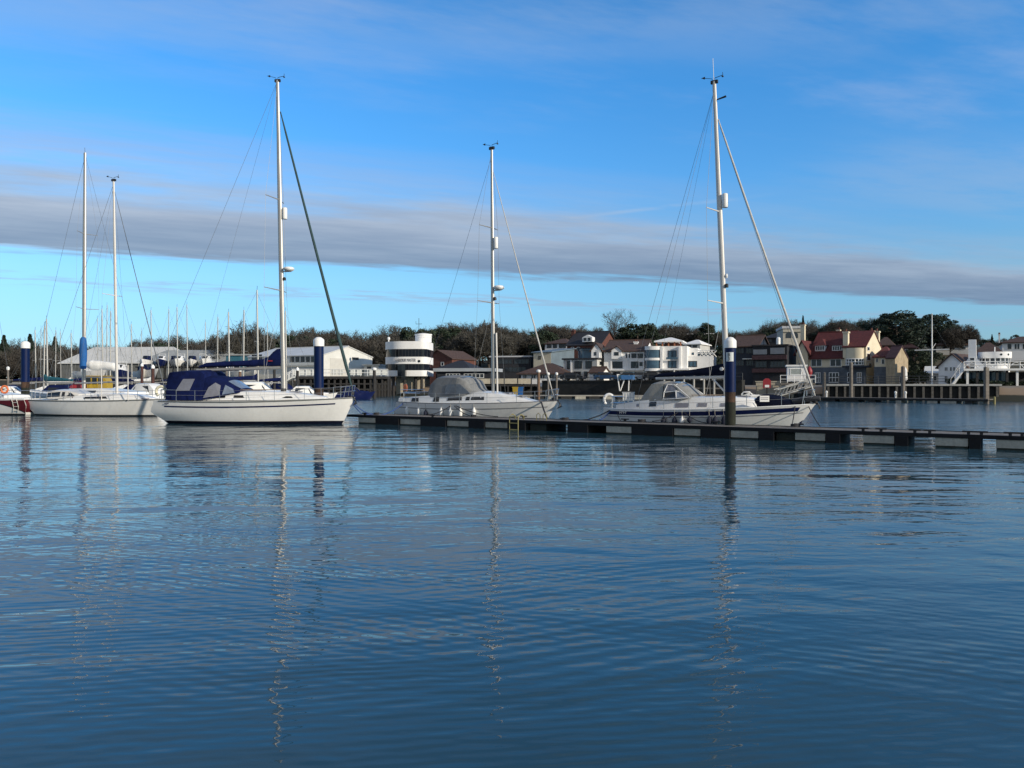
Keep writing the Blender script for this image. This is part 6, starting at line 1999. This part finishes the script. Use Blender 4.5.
# flagpole
fp = thing('flagpole', 'tall white flagpole with cross yard in front of dark evergreens', 'flagpole', (WX(932, 110), 110, 2.0), YAW)
zq = lambda py: WZ(py, 110) - 2.0
one('pole', whitep, fp, 'tube', [(0, 0, 0), (0, 0, zq(345)), (0, 0, zq(313.5))], [.10, .085, .05], 8)
one('yard', whitep, fp, 'tube', [(-2.2, 0, zq(350)), (2.2, 0, zq(349.6))], .07, 6)
one('gaff', whitep, fp, 'tube', [(0, 0, zq(349)), (.45, 0, zq(343.5))], .04, 5)
for x in (-2.1, 2.1):
    stay(fp, 'stay', (x, 0, zq(350)), (0, 0, zq(322)), .012)

# ---- timber wharf and floating pontoon at the right
w0, w1 = Vector((WX(826, 108.5), 108.5)), Vector((WX(1000, 101.5), 101.5))
wy = atan2(w1.y - w0.y, w1.x - w0.x)
fw = Fr(w0.x, w0.y, wy, True)
wl_ = (w1 - w0).length
zt_ = fw.z(384.2, wl_ / 2)
wharf_p = mat('wharf_pile', (.10, .092, .082), .85, 0, .3, 3, .01)
wf = thing('timber_wharf', 'long timber wharf with pale top rail and upright piles below the pub', 'wharf', (w0.x, w0.y, 0), wy)
one('plank_wall', mat('wharf_planks', (.022, .021, .019), .85, 0, .4, 1.2, .02), wf, 'box', 0, wl_, .35, .6, -1.5, zt_ - .3)
one('deck', wood_g, wf, 'box', -.2, wl_ + .2, 0, 7, zt_ - .28, zt_)
one('top_rail', mat('pale_rail', (.42, .42, .40), .7), wf, 'box', -.2, wl_ + .2, -.12, -.003, zt_ - .22, zt_ + .02)
for j in range(20):
    x = .3 + (wl_ - .6) * j / 19
    one('pile', wharf_p, wf, 'box', x - .14, x + .14, -.02, .34, -1.5, zt_ - .29)
railing(wf, 'fence_rail', mat('thin_dark_rail', (.05, .055, .06), .5), [(0, 1.2), (wl_ * .72, 1.2)], zt_ + .003, 1.1, 1.6, 3, .03)
for px_, D_, top, lab in ((851, 104, 362, 'grey mooring post standing beside the wharf left end'), (903, 102, 366, 'grey mooring post standing mid wharf'), (824.5, 106, 372, 'short grey mooring post at the gangway foot')):
    zt2 = WZ(top, D_)
    o = one('mooring_post', wood_g, None, 'lathe', [(.26, -1.5), (.24, zt2 - .1), (.1, zt2)], (0, 0, 0), 10)
    o.location = (WX(px_, D_), D_, 0)
    tag(o, lab, 'post', 'grey mooring posts by the wharf')
q0, q1 = Vector((WX(812, 103), 103)), Vector((WX(988, 88), 88))
qy = atan2(q1.y - q0.y, q1.x - q0.x)
fq = Fr(q0.x, q0.y, qy, True)
ql = (q1 - q0).length
pq = thing('floating_pontoon', 'low dark floating pontoon moored in front of the timber wharf', 'pontoon', (q0.x, q0.y, 0), qy)
one('deck', wood_g, pq, 'box', 0, ql, 0, 2.4, .48, .56)
m = MB()
m.box(0, ql, -.03, 0, .30, .55)
m.box(-.03, 0, 0, 2.4, .3, .55)
m.build('fascia', wood_d, pq)
for c0, c1 in ((822, 835), (845, 858), (868, 875), (896, 901), (927, 937), (940, 956), (965, 972)):
    one('float', conc if c0 in (896, 927, 940) else wood_d, pq, 'box', fq.a(c0), fq.a(c1), .05, 2.3, -.4, .47)
for px_, top, lab in ((985.5, 367, 'tall grey guide pile at the floating pontoon end, left of two'), (989.8, 368, 'tall grey guide pile at the floating pontoon end, right of two')):
    D_ = 88.6
    o = one('guide_pile', wood_g, None, 'lathe', [(.2, -2), (.2, WZ(top, D_))], (0, 0, 0), 10)
    o.location = (WX(px_, D_), D_ + (.5 if px_ > 987 else 0), 0)
    tag(o, lab, 'pile', 'guide piles at the floating pontoon')
o = one('marker_post', olive, None, 'lathe', [(.12, -1), (.12, WZ(397, 88)), (.05, WZ(396.5, 88))], (0, 0, 0), 8)
o.location = (WX(994.5, 88), 88, 0)
tag(o, 'short yellow marker post off the floating pontoon end', 'post')
for px_, lab in ((895.5, 'small white service bollard on the floating pontoon, left of a pair'), (905.5, 'small white service bollard on the floating pontoon, right of a pair'), (826.5, 'small white service bollard at the floating pontoon left end')):
    p = fq.w(fq.a(px_, 1), 1, .56)
    o = one('service_bollard', whitep, None, 'lathe', [(.10, 0), (.10, .55), (.15, .58), (.15, .75), (.05, .85)], (0, 0, 0), 10)
    o.location = p
    tag(o, lab, 'bollard', 'white service bollards on the far pontoons')
ob = thing('rowing_boat', 'low white open rowing boat moored at the floating pontoon', 'rowing boat', (WX(838, 101), 103.2, 0), qy)
oh = Hull(3.6, 1.4, .42, .40, .55, tr=.7, bow=.3, draft=.15)
oh.shell(ob, gel)
oh.strip('gunwale', ob, teak, 0, 1, lambda u, zs: zs - .05, lambda u, zs: zs + .02, .015)
for x in (.9, 1.9):
    one('thwart', teak, ob, 'box', x, x + .22, -.55, .55, .28, .31)
one('floor', deckm, ob, 'box', .2, 2.8, -.4, .4, .02, .05)

# gangway, kiosk and things by it
gg = thing('gangway', 'pale trussed gangway sloping up from the water to the pub quay', 'gangway', (WX(777.5, 108), 108, 0), 0)
x1, z0, z1 = (812 - 777.5) / FPX * 108, WZ(396.5, 108), WZ(386.5, 108)
m = MB()
m.prism([(0, z0), (x1, z1), (x1, z1 - .3), (0, z0 - .3)], 0, 1.5)
m.build('ramp', wood_d, gg)
m = MB()
for y in (-.05, 1.55):
    m.tube([(0, y, z0 + .95), (x1, y, z1 + .95)], .08, 6)
    m.tube([(0, y, z0), (x1, y, z1)], .09, 6)
    for j in range(10):
        f = j / 9
        m.tube([(x1 * f, y, z0 + (z1 - z0) * f), (x1 * min(1, f + .11), y, z0 + .95 + (z1 - z0) * min(1, f + .11))], .035, 4)
m.build('truss_rail', mat('pale_rail', (.42, .42, .40), .7), gg)
t, fr, w_, zb = house('ferry_kiosk', 'white ferry kiosk on legs with large window and sloping roof beside the gangway', 'kiosk', 787.5, 806, 112, 379.5, 366.5, 364.8, 3, wallw, wallw, 'flat', yaw=-.3, over=.2, win=[(790, 801.5, 368.5, 375, 1, 1)], drop=.3, gl=mat('pale_kiosk_glass', (.35, .38, .36), .2))
m = MB()
for x in (.3, w_ / 2, w_ - .3):
    for y in (.3, 2.7):
        one('leg', wood_d, t, 'tube', [(x, y, -3), (x, y, -.31)], .14, 6)
railing(t, 'railing', whitep, [(-1.0, -.8), (w_ + 1.2, -.8)], -.5, 1.1, .9, 2, .04)
one('balcony', wood_g, t, 'box', -1.0, w_ + 1.2, -.9, -.01, -.75, -.51)
o = MB()
o.lathe([(.03, 0), (.03, 1.1), (.25, 1.15), (.42, 1.7), (.42, 2.0), (.2, 2.5), (.04, 2.7)], (0, 0, 0), 12)
o = o.build('closed_parasol', red, None, True)
o.location = (WX(809.5, 116), 116, WZ(384, 116))
tag(o, 'closed red parasol outside the pub next to the white kiosk', 'parasol')
cb = thing('lifebuoy_cabinet', 'red lifebuoy cabinet with white panel on the quay left of the gangway', 'cabinet', (WX(767, 112), 112, WZ(388, 112)), -.2)
one('case', red, cb, 'prism', [(-.55, 0), (.55, 0), (.55, 1.1), (.2, 1.4), (-.2, 1.4), (-.55, 1.1)], 0, .3)
one('panel', whitep, cb, 'box', -.3, .3, -.03, -.003, .1, .45)
one('post', wood_d, cb, 'box', -.08, .08, .05, .25, -1.6, -.003)
lw = thing('quay_wall', 'pale stone quay wall left of the kiosk gangway', 'wall', (WX(756, 114), 114, 0), -.35)
wlw = (792 - 756) / FPX * 112
one('masonry', stone, lw, 'box', 0, wlw, 0, .8, -1, WZ(382, 112))
one('coping', stone, lw, 'box', -.1, wlw + .1, -.08, .88, WZ(382, 112) + .003, WZ(381, 112))

# quay in front of the houses: dark weedy wall, pale wall, moored pontoon
a_, b_ = Vector((WX(542, 131), 131)), Vector((WX(742, 113), 113))
qy2 = atan2(b_.y - a_.y, b_.x - a_.x)
qw = thing('quay_wall', 'long dark weedy quay wall below the white houses', 'wall', (a_.x, a_.y, 0), qy2)
qll = (b_ - a_).length
one('masonry', stone_d, qw, 'box', 0, qll, 0, 1.5, -1, WZ(381.5, 122))
one('coping', stone_d, qw, 'box', 0, qll, -.1, 1.6, WZ(381.5, 122) + .003, WZ(381.5, 122) + .2)
railing(qw, 'railing', mat('thin_dark_rail', (.05, .055, .06), .5), [(0, .3), (qll, .3)], WZ(381.5, 122) + .21, 1.0, 2.0, 2, .03)
pw = thing('pale_wall', 'row of cream panels along the jetty behind the grey hooded yacht', 'wall', (WX(470, 130), 130, 0), -.12)
kx = 130 / FPX
for j in range(4):
    x0 = (8 + 13.5 * j) * kx
    one('panel', stone, pw, 'box', x0, x0 + 12.3 * kx, 0, .25, WZ(383.8, 130), WZ(378.6, 130))
m = MB()
for j in range(8):
    x0 = (7.3 + 7.7 * j) * kx
    one('post', wood_d, pw, 'box', x0 - .12, x0 + .12, .26, .5, -1.5, WZ(378.4, 130))
one('deck', wood_d, pw, 'box', 0, 66 * kx, .3, 4, WZ(386.2, 130), WZ(384, 130))
one('back_wall', stone_d, pw, 'box', 0, 66 * kx, 3.6, 4.4, -1, WZ(386.3, 130))
mp_ = thing('floating_pontoon', 'low pale floating pontoon with dark gaps beyond the gap between yachts', 'pontoon', (WX(505, 121), 121, 0), -.10)
kx = 119 / FPX
wq = 155 * kx
one('deck', mat('pale_timber', (.33, .31, .27), .8, 0, .15, 1), mp_, 'box', 0, wq, 0, 2.2, .40, .56)
for j in range(11):
    one('float', conc if j % 2 else wood_d, mp_, 'box', wq * j / 11 + .1, wq * (j + .8) / 11, .04, 2.1, -.3, .395)
for px_, mt, lab in ((515.5, yellow, 'yellow bin on the far pontoon behind the grey hooded yacht'), (520.3, blue_c, 'blue bin on the far pontoon behind the grey hooded yacht')):
    b_ = thing('bin', lab, 'bin', (WX(px_, 118.5), 118.5 + (.7), .56), -.1, 'two bins on the far pontoon')
    kk = .42
    one('body', mt, b_, 'loft', [[(-kk * .85, -kk * .85, .05), (kk * .85, -kk * .85, .05), (kk * .85, kk * .85, .05), (-kk * .85, kk * .85, .05)], [(-kk, -kk, 1.15), (kk, -kk, 1.15), (kk, kk, 1.15), (-kk, kk, 1.15)]])
    one('lid', mt, b_, 'box', -kk - .05, kk + .05, -kk - .05, kk + .05, 1.155, 1.3)

# jetty with pale posts under the blue striped yacht boom
pj = thing('jetty', 'short jetty on pale slender posts behind the blue striped yacht mast', 'jetty', (WX(664, 108), 108, 0), -.35)
wj = (724 - 664) / FPX * 105
zj = WZ(376.5, 105)
one('deck', wood_g, pj, 'box', 0, wj, 0, 4, zj - .25, zj)
for j in range(7):
    x = wj * j / 6
    one('post', mat('pale_post', (.42, .41, .38), .7, 0, .1), pj, 'tube', [(x, .15, -1), (x, .15, zj + (1.0 if j % 2 else .2))], .13, 6)
one('brace', wood_g, pj, 'box', 0, wj, .2, .35, 1.6, 1.8)


# blue boat hoist with white legs
bh = thing('boat_hoist', 'blue boat hoist with white slanting legs on the quay edge', 'hoist', (WX(619, 122), 122, 0), -.3)
zq = lambda py: WZ(py, 121)
m = MB()
for x, top in ((.1, 1.3), (1.5, .9)):
    m.tube([(x, 0, zq(391)), (x - (.35 if x < 1 else -.1), 0, zq(375))], .09, 6)
m.tube([(.2, 0, zq(391)), (1.0, 0, zq(377))], .09, 6)
m.tube([(-.3, 0, zq(374.5)), (-.3, 2.0, zq(374.5))], .08, 6)
m.build('leg', whitep, bh)
one('cross_beam', mat('hoist_blue', (.05, .16, .36), .5), bh, 'box', .4, 2.2, -.3, 2.2, zq(379.5), zq(375.2))
one('hook_block', blk, bh, 'box', 1.1, 1.4, .4, .8, zq(381.5), zq(379.6))


# parked cars along the quay
def car(px_, D_, py, yw, mt, lab):
    t = thing('parked_car', lab, 'car', (WX(px_, D_), D_, WZ(py, D_)), yw, 'cars parked on the village quay')
    m = MB()
    prof = [(-2.1, .35), (2.1, .35), (2.15, .75), (1.9, .9), (.9, .98), (-1.6, 1.0), (-2.1, .9)]
    m.prism(prof, -.85, .85)
    b = m.build('body', mt, t)
    m = MB()
    m.loft([[(1.0, -.78, .97), (-1.75, -.78, .98), (-1.75, .78, .98), (1.0, .78, .97)], [(.25, -.62, 1.45), (-1.35, -.62, 1.45), (-1.35, .62, 1.45), (.25, .62, 1.45)]])
    m.build('cabin_glass', darkglass, b)
    one('roof', mt, b, 'box', -1.38, .28, -.64, .64, 1.452, 1.50)
    for x in (-1.3, 1.3):
        for y in (-.86, .86):
            wh_ = one('wheel', tyre, t, 'tube', [(x, y - .1, .33), (x, y + .1, .33)], .33, 14)
            one('rim', alu, wh_, 'tube', [(x, y - .115, .33), (x, y + .115, .33)], .2, 10)
    for y in (-.6, .6):
        one('headlight', hazeglass, b, 'box', 2.12, 2.18, y - .15, y + .15, .62, .76)


cb_ = mat('car_blue', (.03, .09, .2), .3, .2)
cg_ = mat('car_silver', (.4, .42, .44), .3, .5)
ck_ = mat('car_black', (.015, .016, .02), .25, .2)
for a in ((573, 134, 381, -.5, ck_, 'black car parked before the grey terrace'), (607, 131, 381, -.5, cb_, 'dark blue car parked right of the tiny gatehouse'), (632, 129, 381, -.45, mat('car_teal', (.06, .2, .32), .3, .2), 'light blue car parked near the boat hoist'), (645, 127.5, 381, -.5, cg_, 'silver car parked below the curved glass bay'), (656, 126, 381, -.5, ck_, 'black car parked below the modern house'), (700, 118, 381, -.5, cb_, 'dark blue car parked behind the pale jetty posts'), (716, 117, 381, -.4, cg_, 'silver car parked just left of the numbered pile')):
    car(*a)
# ------------------------------------------------------------------ trees
def bare_meshes(seed, h=10.0, spread=1.0, twigw=.045, dens=1.0):
    rg = random.Random(seed)
    tr, cr_ = MB(), MB()

    def rv():
        return Vector((rg.gauss(0, 1), rg.gauss(0, 1), rg.gauss(0, 1))).normalized()

    def sliver(p, q, w0):
        d = (q - p)
        a = d.cross(rv())
        if a.length < 1e-5:
            return
        a = a.normalized() * w0
        cr_.add([p - a, p + a, q], [(0, 1, 2)])

    def grow(p, d, L, r, lvl):
        n = 3
        pts = [p]
        dd = d.copy()
        for k in range(n):
            dd = (dd + rv() * (.16 if lvl else .05) + Vector((0, 0, .10 if lvl else .0))).normalized()
            pts.append(pts[-1] + dd * L / n)
        if lvl <= 1:
            tr.tube(pts, [r, r * .85, r * .68, r * .5], 6 if lvl == 0 else 5)
        elif lvl == 2:
            tr.tube(pts, [r, r * .8, r * .6, r * .3], 3, cap=False)
        else:
            for a, b in zip(pts, pts[1:]):
                sliver(a, b + (b - a) * .15, twigw * (1.3 if lvl == 3 else .8))
        if lvl >= 4:
            for k in range(3):
                a = pts[rg.choice((1, 2, 3))]
                sliver(a, a + (dd + rv() * .9).normalized() * L * rg.uniform(.4, .7), twigw * .7)
            return
        nc = int(round((8, 6, 6, 5)[lvl] * dens))
        for k in range(nc):
            f = rg.uniform(.42 if lvl == 0 else .3, 1.0)
            i = min(n - 1, int(f * n))
            q = pts[i].lerp(pts[i + 1], f * n - i)
            side = (rv() - dd * rv().dot(dd))
            side = (side - dd * side.dot(dd)).normalized()
            ang = rg.uniform(.45, .95) * (spread if lvl < 2 else 1)
            nd = (dd * cos(ang) + side * sin(ang)).normalized()
            grow(q, nd, L * rg.uniform(.52, .74) * (1.0 if lvl else 1.05), r * .5, lvl + 1)
    grow(Vector((0, 0, -.5)), Vector((0, 0, 1)), h * .50, h * .022, 0)
    zt = max(v[2] for v in cr_.v)
    k = h / zt
    for mb_ in (tr, cr_):
        mb_.v = [(x * k, y * k, z * k) for x, y, z in mb_.v]
    # round the crown off: stray leaders are pulled back to a dome
    c = Vector((0, 0, h * .56))
    rx, rz = h * .40 * spread, h * .42
    nf = []
    for i in range(0, len(cr_.v), 3):
        tri = [Vector(v) for v in cr_.v[i:i + 3]]
        mid = sum(tri, Vector()) / 3
        d = mid - c
        e_ = sqrt((d.x / rx) ** 2 + (d.y / rx) ** 2 + (d.z / rz) ** 2)
        lim = rg.uniform(.80, 1.03)
        if e_ > lim:
            sh_ = d * (lim / e_ - 1)
            tri = [v + sh_ for v in tri]
        nf += [tuple(v) for v in tri]
    cr_.v = nf
    return tr, cr_


def leaf_blobs(seed, blobs, n, size, flat=1.0):
    rg = random.Random(seed)
    m = MB()
    for (cx, cy, cz, rx, rz) in blobs:
        for k in range(n):
            while True:
                v = Vector((rg.uniform(-1, 1), rg.uniform(-1, 1), rg.uniform(-1, 1)))
                if .15 < v.length < 1:
                    break
            v = v.normalized() * v.length ** .45
            p = Vector((cx + v.x * rx, cy + v.y * rx, cz + v.z * rz))
            a = Vector((rg.gauss(0, 1), rg.gauss(0, 1), rg.gauss(0, flat))).normalized()
            b = a.cross(Vector((rg.gauss(0, 1), rg.gauss(0, 1), rg.gauss(0, 1)))).normalized()
            s_ = size * rg.uniform(.6, 1.3)
            m.add([p - a * s_ - b * s_ * .4, p + a * s_ - b * s_ * .3, p + b * s_ * .9], [(0, 1, 2)])
    return m


def ever_meshes(seed, h=10.0, wide=.45, kind='round'):
    rg = random.Random(seed)
    tr = MB()
    tr.tube([(0, 0, -.5), (rg.uniform(-.2, .2), 0, h * .4), (rg.uniform(-.5, .5), rg.uniform(-.3, .3), h * .88)], [h * .028, h * .02, h * .006], 6)
    blobs = []
    if kind == 'round':
        for k in range(34):
            a, f = rg.uniform(0, 2 * pi), rg.uniform(.18, 1)
            rad = h * wide * sin(pi * min(1, .12 + .86 * f)) ** .7 * rg.uniform(.35, 1.0)
            blobs.append((rad * cos(a), rad * sin(a), h * (.08 + .86 * f), h * rg.uniform(.07, .14), h * rg.uniform(.05, .09)))
    elif kind == 'pine':        # spreading, layered pads of needles
        for k in range(64):
            f = k / 63
            a = k * 2.4 + rg.uniform(-.4, .4)
            rad = h * wide * (.25 + .95 * sin(pi * (.12 + .70 * f))) * rg.uniform(.35, 1.05) * (1 if f < .85 else .55)
            z = h * (.16 + .78 * f)
            blobs.append((rad * cos(a), rad * sin(a), z, h * rg.uniform(.12, .20), h * rg.uniform(.035, .065)))
            if k % 2 == 0:
                tr.tube([(0, 0, z - h * .08), (rad * .9 * cos(a), rad * .9 * sin(a), z)], [h * .010, h * .004], 4)
    else:                        # pointed conifer
        for k in range(40):
            f = k / 39
            a = k * 2.4
            rad = h * wide * (1 - f) * rg.uniform(.4, 1)
            blobs.append((rad * cos(a), rad * sin(a), h * (.06 + .92 * f), h * .08 * (1.15 - f), h * .05))
    return tr, leaf_blobs(seed + 50, blobs, 190, h * .021, .5 if kind == 'pine' else 1)


PROTO = {}


def proto(key, maker, crown_mat):
    tr, cr_ = maker
    me_t = tr.build('trunk', bark)
    me_c = cr_.build('crown', crown_mat)
    PROTO[key] = (me_t.data, me_c.data)
    bpy.data.objects.remove(me_t)
    bpy.data.objects.remove(me_c)


for i in range(4):
    proto('bare%d' % i, bare_meshes(11 + i, 10, 1.0 + .12 * (i % 2), .042), (twig_a, twig_b, twig_c, twig_a)[i])
proto('dense0', bare_meshes(31, 10, 1.25, .06, 1.15), twig_a)
proto('dense1', bare_meshes(32, 10, 1.15, .06, 1.15), twig_c)
proto('dense2', bare_meshes(33, 10, 1.2, .06, 1.15), twig_b)
proto('open', bare_meshes(47, 10, 1.0, .026, .86), twig_b)
for i in range(2):
    proto('ever%d' % i, ever_meshes(61 + i, 10, .42), leaf_d)
proto('pine0', ever_meshes(71, 10, .50, 'pine'), leaf_p)
proto('pine1', ever_meshes(72, 10, .46, 'pine'), leaf_p)
proto('cone', ever_meshes(81, 10, .24, 'cone'), leaf_p)


def tree(key, px_, D, top, name, label, group=None, wide=1.0, base=None):
    x = WX(px_, D)
    zb = ground_z(x, D) - .2 if base is None else base
    h = WZ(top, D) - zb
    t = thing(name, label, 'tree', (x, D, zb), R.uniform(0, 6.28), group)
    sc_ = h / 10
    t.scale = (sc_ * wide, sc_ * wide, sc_)
    for nm, me in zip(('trunk', 'crown'), PROTO[key]):
        o = bpy.data.objects.new(nm, me)
        link(o, t)
    return t


SKY = [(-40, 342), (0, 341), (20, 339), (30, 341), (55, 342), (80, 346), (100, 345), (125, 345), (150, 339), (165, 335), (185, 336), (205, 338), (218, 336), (230, 331), (250, 330), (262, 331), (275, 333), (290, 329), (320, 327), (335, 330), (350, 332), (370, 327), (390, 326), (405, 328), (420, 329), (435, 325), (455, 322), (470, 321), (490, 321), (505, 327), (520, 331), (530, 330), (545, 324), (560, 327), (575, 325), (590, 326), (605, 332), (630, 330), (655, 326), (668, 322), (682, 323), (700, 326), (715, 327), (735, 331), (750, 330), (765, 327), (780, 320), (795, 320), (810, 323), (825, 320), (838, 318), (850, 321), (865, 319), (880, 321), (900, 326), (918, 328), (930, 326), (945, 325), (960, 326), (974, 333), (982, 341), (992, 341), (1010, 340), (1024, 339), (1070, 338)]


def sky_y(p):
    for (a, ya_), (b, yb_) in zip(SKY, SKY[1:]):
        if p <= b:
            return ya_ + (yb_ - ya_) * (p - a) / (b - a)
    return SKY[-1][1]


def zone(p):
    for lim, z in ((62, 'beyond the far left marina'), (225, 'behind the boatyard sheds'), (384, 'behind the cream warehouse'), (440, 'behind the harbour office'), (512, 'behind the flat grey boathouse'), (600, 'behind the hillside gabled houses'), (725, 'behind the white modern houses'), (800, 'behind the dark waterside houses'), (895, 'behind the red roofed pub'), (975, 'behind the flagpole'), (2000, 'behind the round rotunda')):
        if p < lim:
            return z


p = -36.0
while p < 1062:
    far_ = 300 if p < 160 else 262
    z = zone(p)
    tree(R.choice(['bare0', 'bare1', 'bare2', 'bare3', 'dense0', 'dense1', 'dense2']), p, far_ + R.uniform(-14, 14), sky_y(p) - 4.0 + R.choice((0, 0, .8, 2, 3)), 'bare_tree', 'bare winter tree on the skyline ' + z, 'skyline trees ' + z, R.uniform(1.0, 1.3))
    p += R.uniform(6.5, 9.5)
p = -30.0
while p < 1050:
    far_ = 262 if p < 160 else 222
    z = zone(p)
    if not (895 < p < 935):
        tree(R.choice(['dense0', 'dense1', 'dense2', 'dense0', 'dense1', 'ever0'] if p > 160 else ['dense0', 'dense1', 'dense2']), p, far_ + R.uniform(-12, 12), sky_y(p) + R.uniform(1, 8), 'woodland_tree', 'lower tree in the wood ' + z, 'lower woodland trees ' + z, R.uniform(1.15, 1.5))
    p += R.uniform(8.5, 12)
for a in (('dense0', 236, 200, 316, 'bare_tree', 'big round bare tree behind two slim masts at the boatyard', None, 1.0), ('dense2', 254, 205, 318, 'bare_tree', 'bare tree joined to the big round one by the tallest mast', None, .9),
          ('open', 619, 232, 304, 'bare_tree', 'tall lone bare tree with open crown on the skyline above white houses', None, .95), ('ever0', 637, 205, 321.5, 'evergreen_tree', 'broad dark evergreen just right of the lone bare tree', None, 1.5), ('ever1', 650, 208, 324, 'evergreen_tree', 'dark evergreen at the right shoulder of the broad one', None, 1.2),
          ('ever1', 706, 215, 323, 'evergreen_tree', 'rounded dark evergreen above the dark blue flat roof', None, 1.1), ('ever0', 424, 215, 326, 'evergreen_tree', 'dark evergreen crown right of the harbour office turret', None, .8), ('ever1', 408, 212, 328, 'evergreen_tree', 'dark evergreen crown left of the harbour office turret', None, .8), ('ever1', 548, 214, 331, 'evergreen_tree', 'dark bushy tree above the hillside gabled houses', None, 1.2),
          ('open', 780, 190, 314, 'bare_tree', 'bare spreading tree above the arched window house', None, 1.25), ('ever0', 772, 188, 326, 'evergreen_tree', 'small dark evergreen left of the arched window house', None, .9), ('bare2', 838, 195, 315.5, 'bare_tree', 'pale bare tree rising over the pub roof ridge', None, 1.1), ('cone', 803, 180, 317, 'pine_tree', 'narrow dark conifer beside the cream chimney', None, .6),
          ('pine0', 897, 172, 311.5, 'pine_tree', 'huge dark spreading pine right of the pub', None, 1.15), ('pine1', 882, 178, 320, 'pine_tree', 'dark pine at the left foot of the huge spreading one', None, .8), ('pine1', 935, 182, 313.5, 'pine_tree', 'dark flat topped pine behind the flagpole', None, .95),
          ('dense1', 962, 176, 320.5, 'bare_tree', 'round russet brown tree right of the flat topped pine', None, 1.05), ('dense1', 950, 172, 324, 'bare_tree', 'russet brown tree between flat topped pine and round russet one', None, .9), ('dense0', 912, 176, 330, 'bare_tree', 'brown tree between the two dark pines', None, 1.1),
          ('ever0', 912, 132, 347, 'evergreen_tree', 'dark tall evergreen between barn and flagpole, nearest the barn', None, .95), ('ever1', 923, 130, 349, 'evergreen_tree', 'dark tall evergreen just left of the flagpole', None, .95), ('ever0', 935, 133, 350, 'evergreen_tree', 'dark tall evergreen just right of the flagpole', None, .85), ('ever1', 905, 140, 352, 'evergreen_tree', 'dark evergreen peeping behind the barn gable', None, .8),
          ('ever1', 662, 180, 345, 'evergreen_tree', 'dark low evergreen behind the roof pavilion', None, 1.3), ('ever0', 640, 178, 347, 'evergreen_tree', 'dark low evergreen right of the brown villa roof', None, 1.0), ('ever1', 722, 160, 345, 'evergreen_tree', 'dark evergreen behind the roof lattice', None, .9), ('cone', 992, 190, 334.5, 'pine_tree', 'small dark conifer above the russet roof', None, .9), ('ever0', 985, 185, 339, 'evergreen_tree', 'small dark evergreen behind the russet roof', None, 1.0), ('ever0', 1016, 200, 334, 'evergreen_tree', 'dark evergreen behind the house at the right edge', None, 1.1),
          ('cone', 30, 270, 335.5, 'pine_tree', 'small pointed dark conifer on the skyline by the left blue pile', None, 1.2), ('cone', 4, 268, 336.5, 'pine_tree', 'small pointed dark conifer at the far left of the skyline', None, 1.2), ('cone', 55, 272, 338, 'pine_tree', 'small pointed dark conifer between thin masts at the left', None, 1.2)):
    tree(*a)


def hedge(px0, px1, D, top, lab, mt=None, depth=2.0):
    x0, x1 = WX(px0, D), WX(px1, D)
    zb = max(2.0, ground_z((x0 + x1) / 2, D) - .3)
    h = WZ(top, D) - zb
    t = thing('hedge', lab, 'hedge', (x0, D, zb), 0)
    n = max(4, int((x1 - x0) / .8))
    bl = [((x1 - x0) * (j + .5) / n, R.uniform(0, depth), h * R.uniform(.35, .7), (x1 - x0) / n * R.uniform(.8, 1.2), h * R.uniform(.3, .42)) for j in range(n) for _ in (0, 1)]
    leaf_blobs(int(px0), bl, 260, .13).build('foliage', mt or hedge_m, t)
    m = MB()
    for j in range(n):
        m.tube([((x1 - x0) * (j + .5) / n, depth / 2, -1.0), ((x1 - x0) * (j + .5) / n, depth / 2, h * .5)], .05, 4)
    m.build('stem', bark, t)


hedge(903, 930, 118, 371, 'rounded green hedge between the barn and the flagpole')
hedge(556, 566, 137, 376, 'dark hedge between cafe and grey terrace', leaf_d)
hedge(952, 985, 108.5, 378, 'dark planting below the clubhouse terrace', leaf_d, 1.2)
hedge(985, 1030, 106, 380.5, 'dark planting at the beach under the rotunda terrace', leaf_d, 1.2)
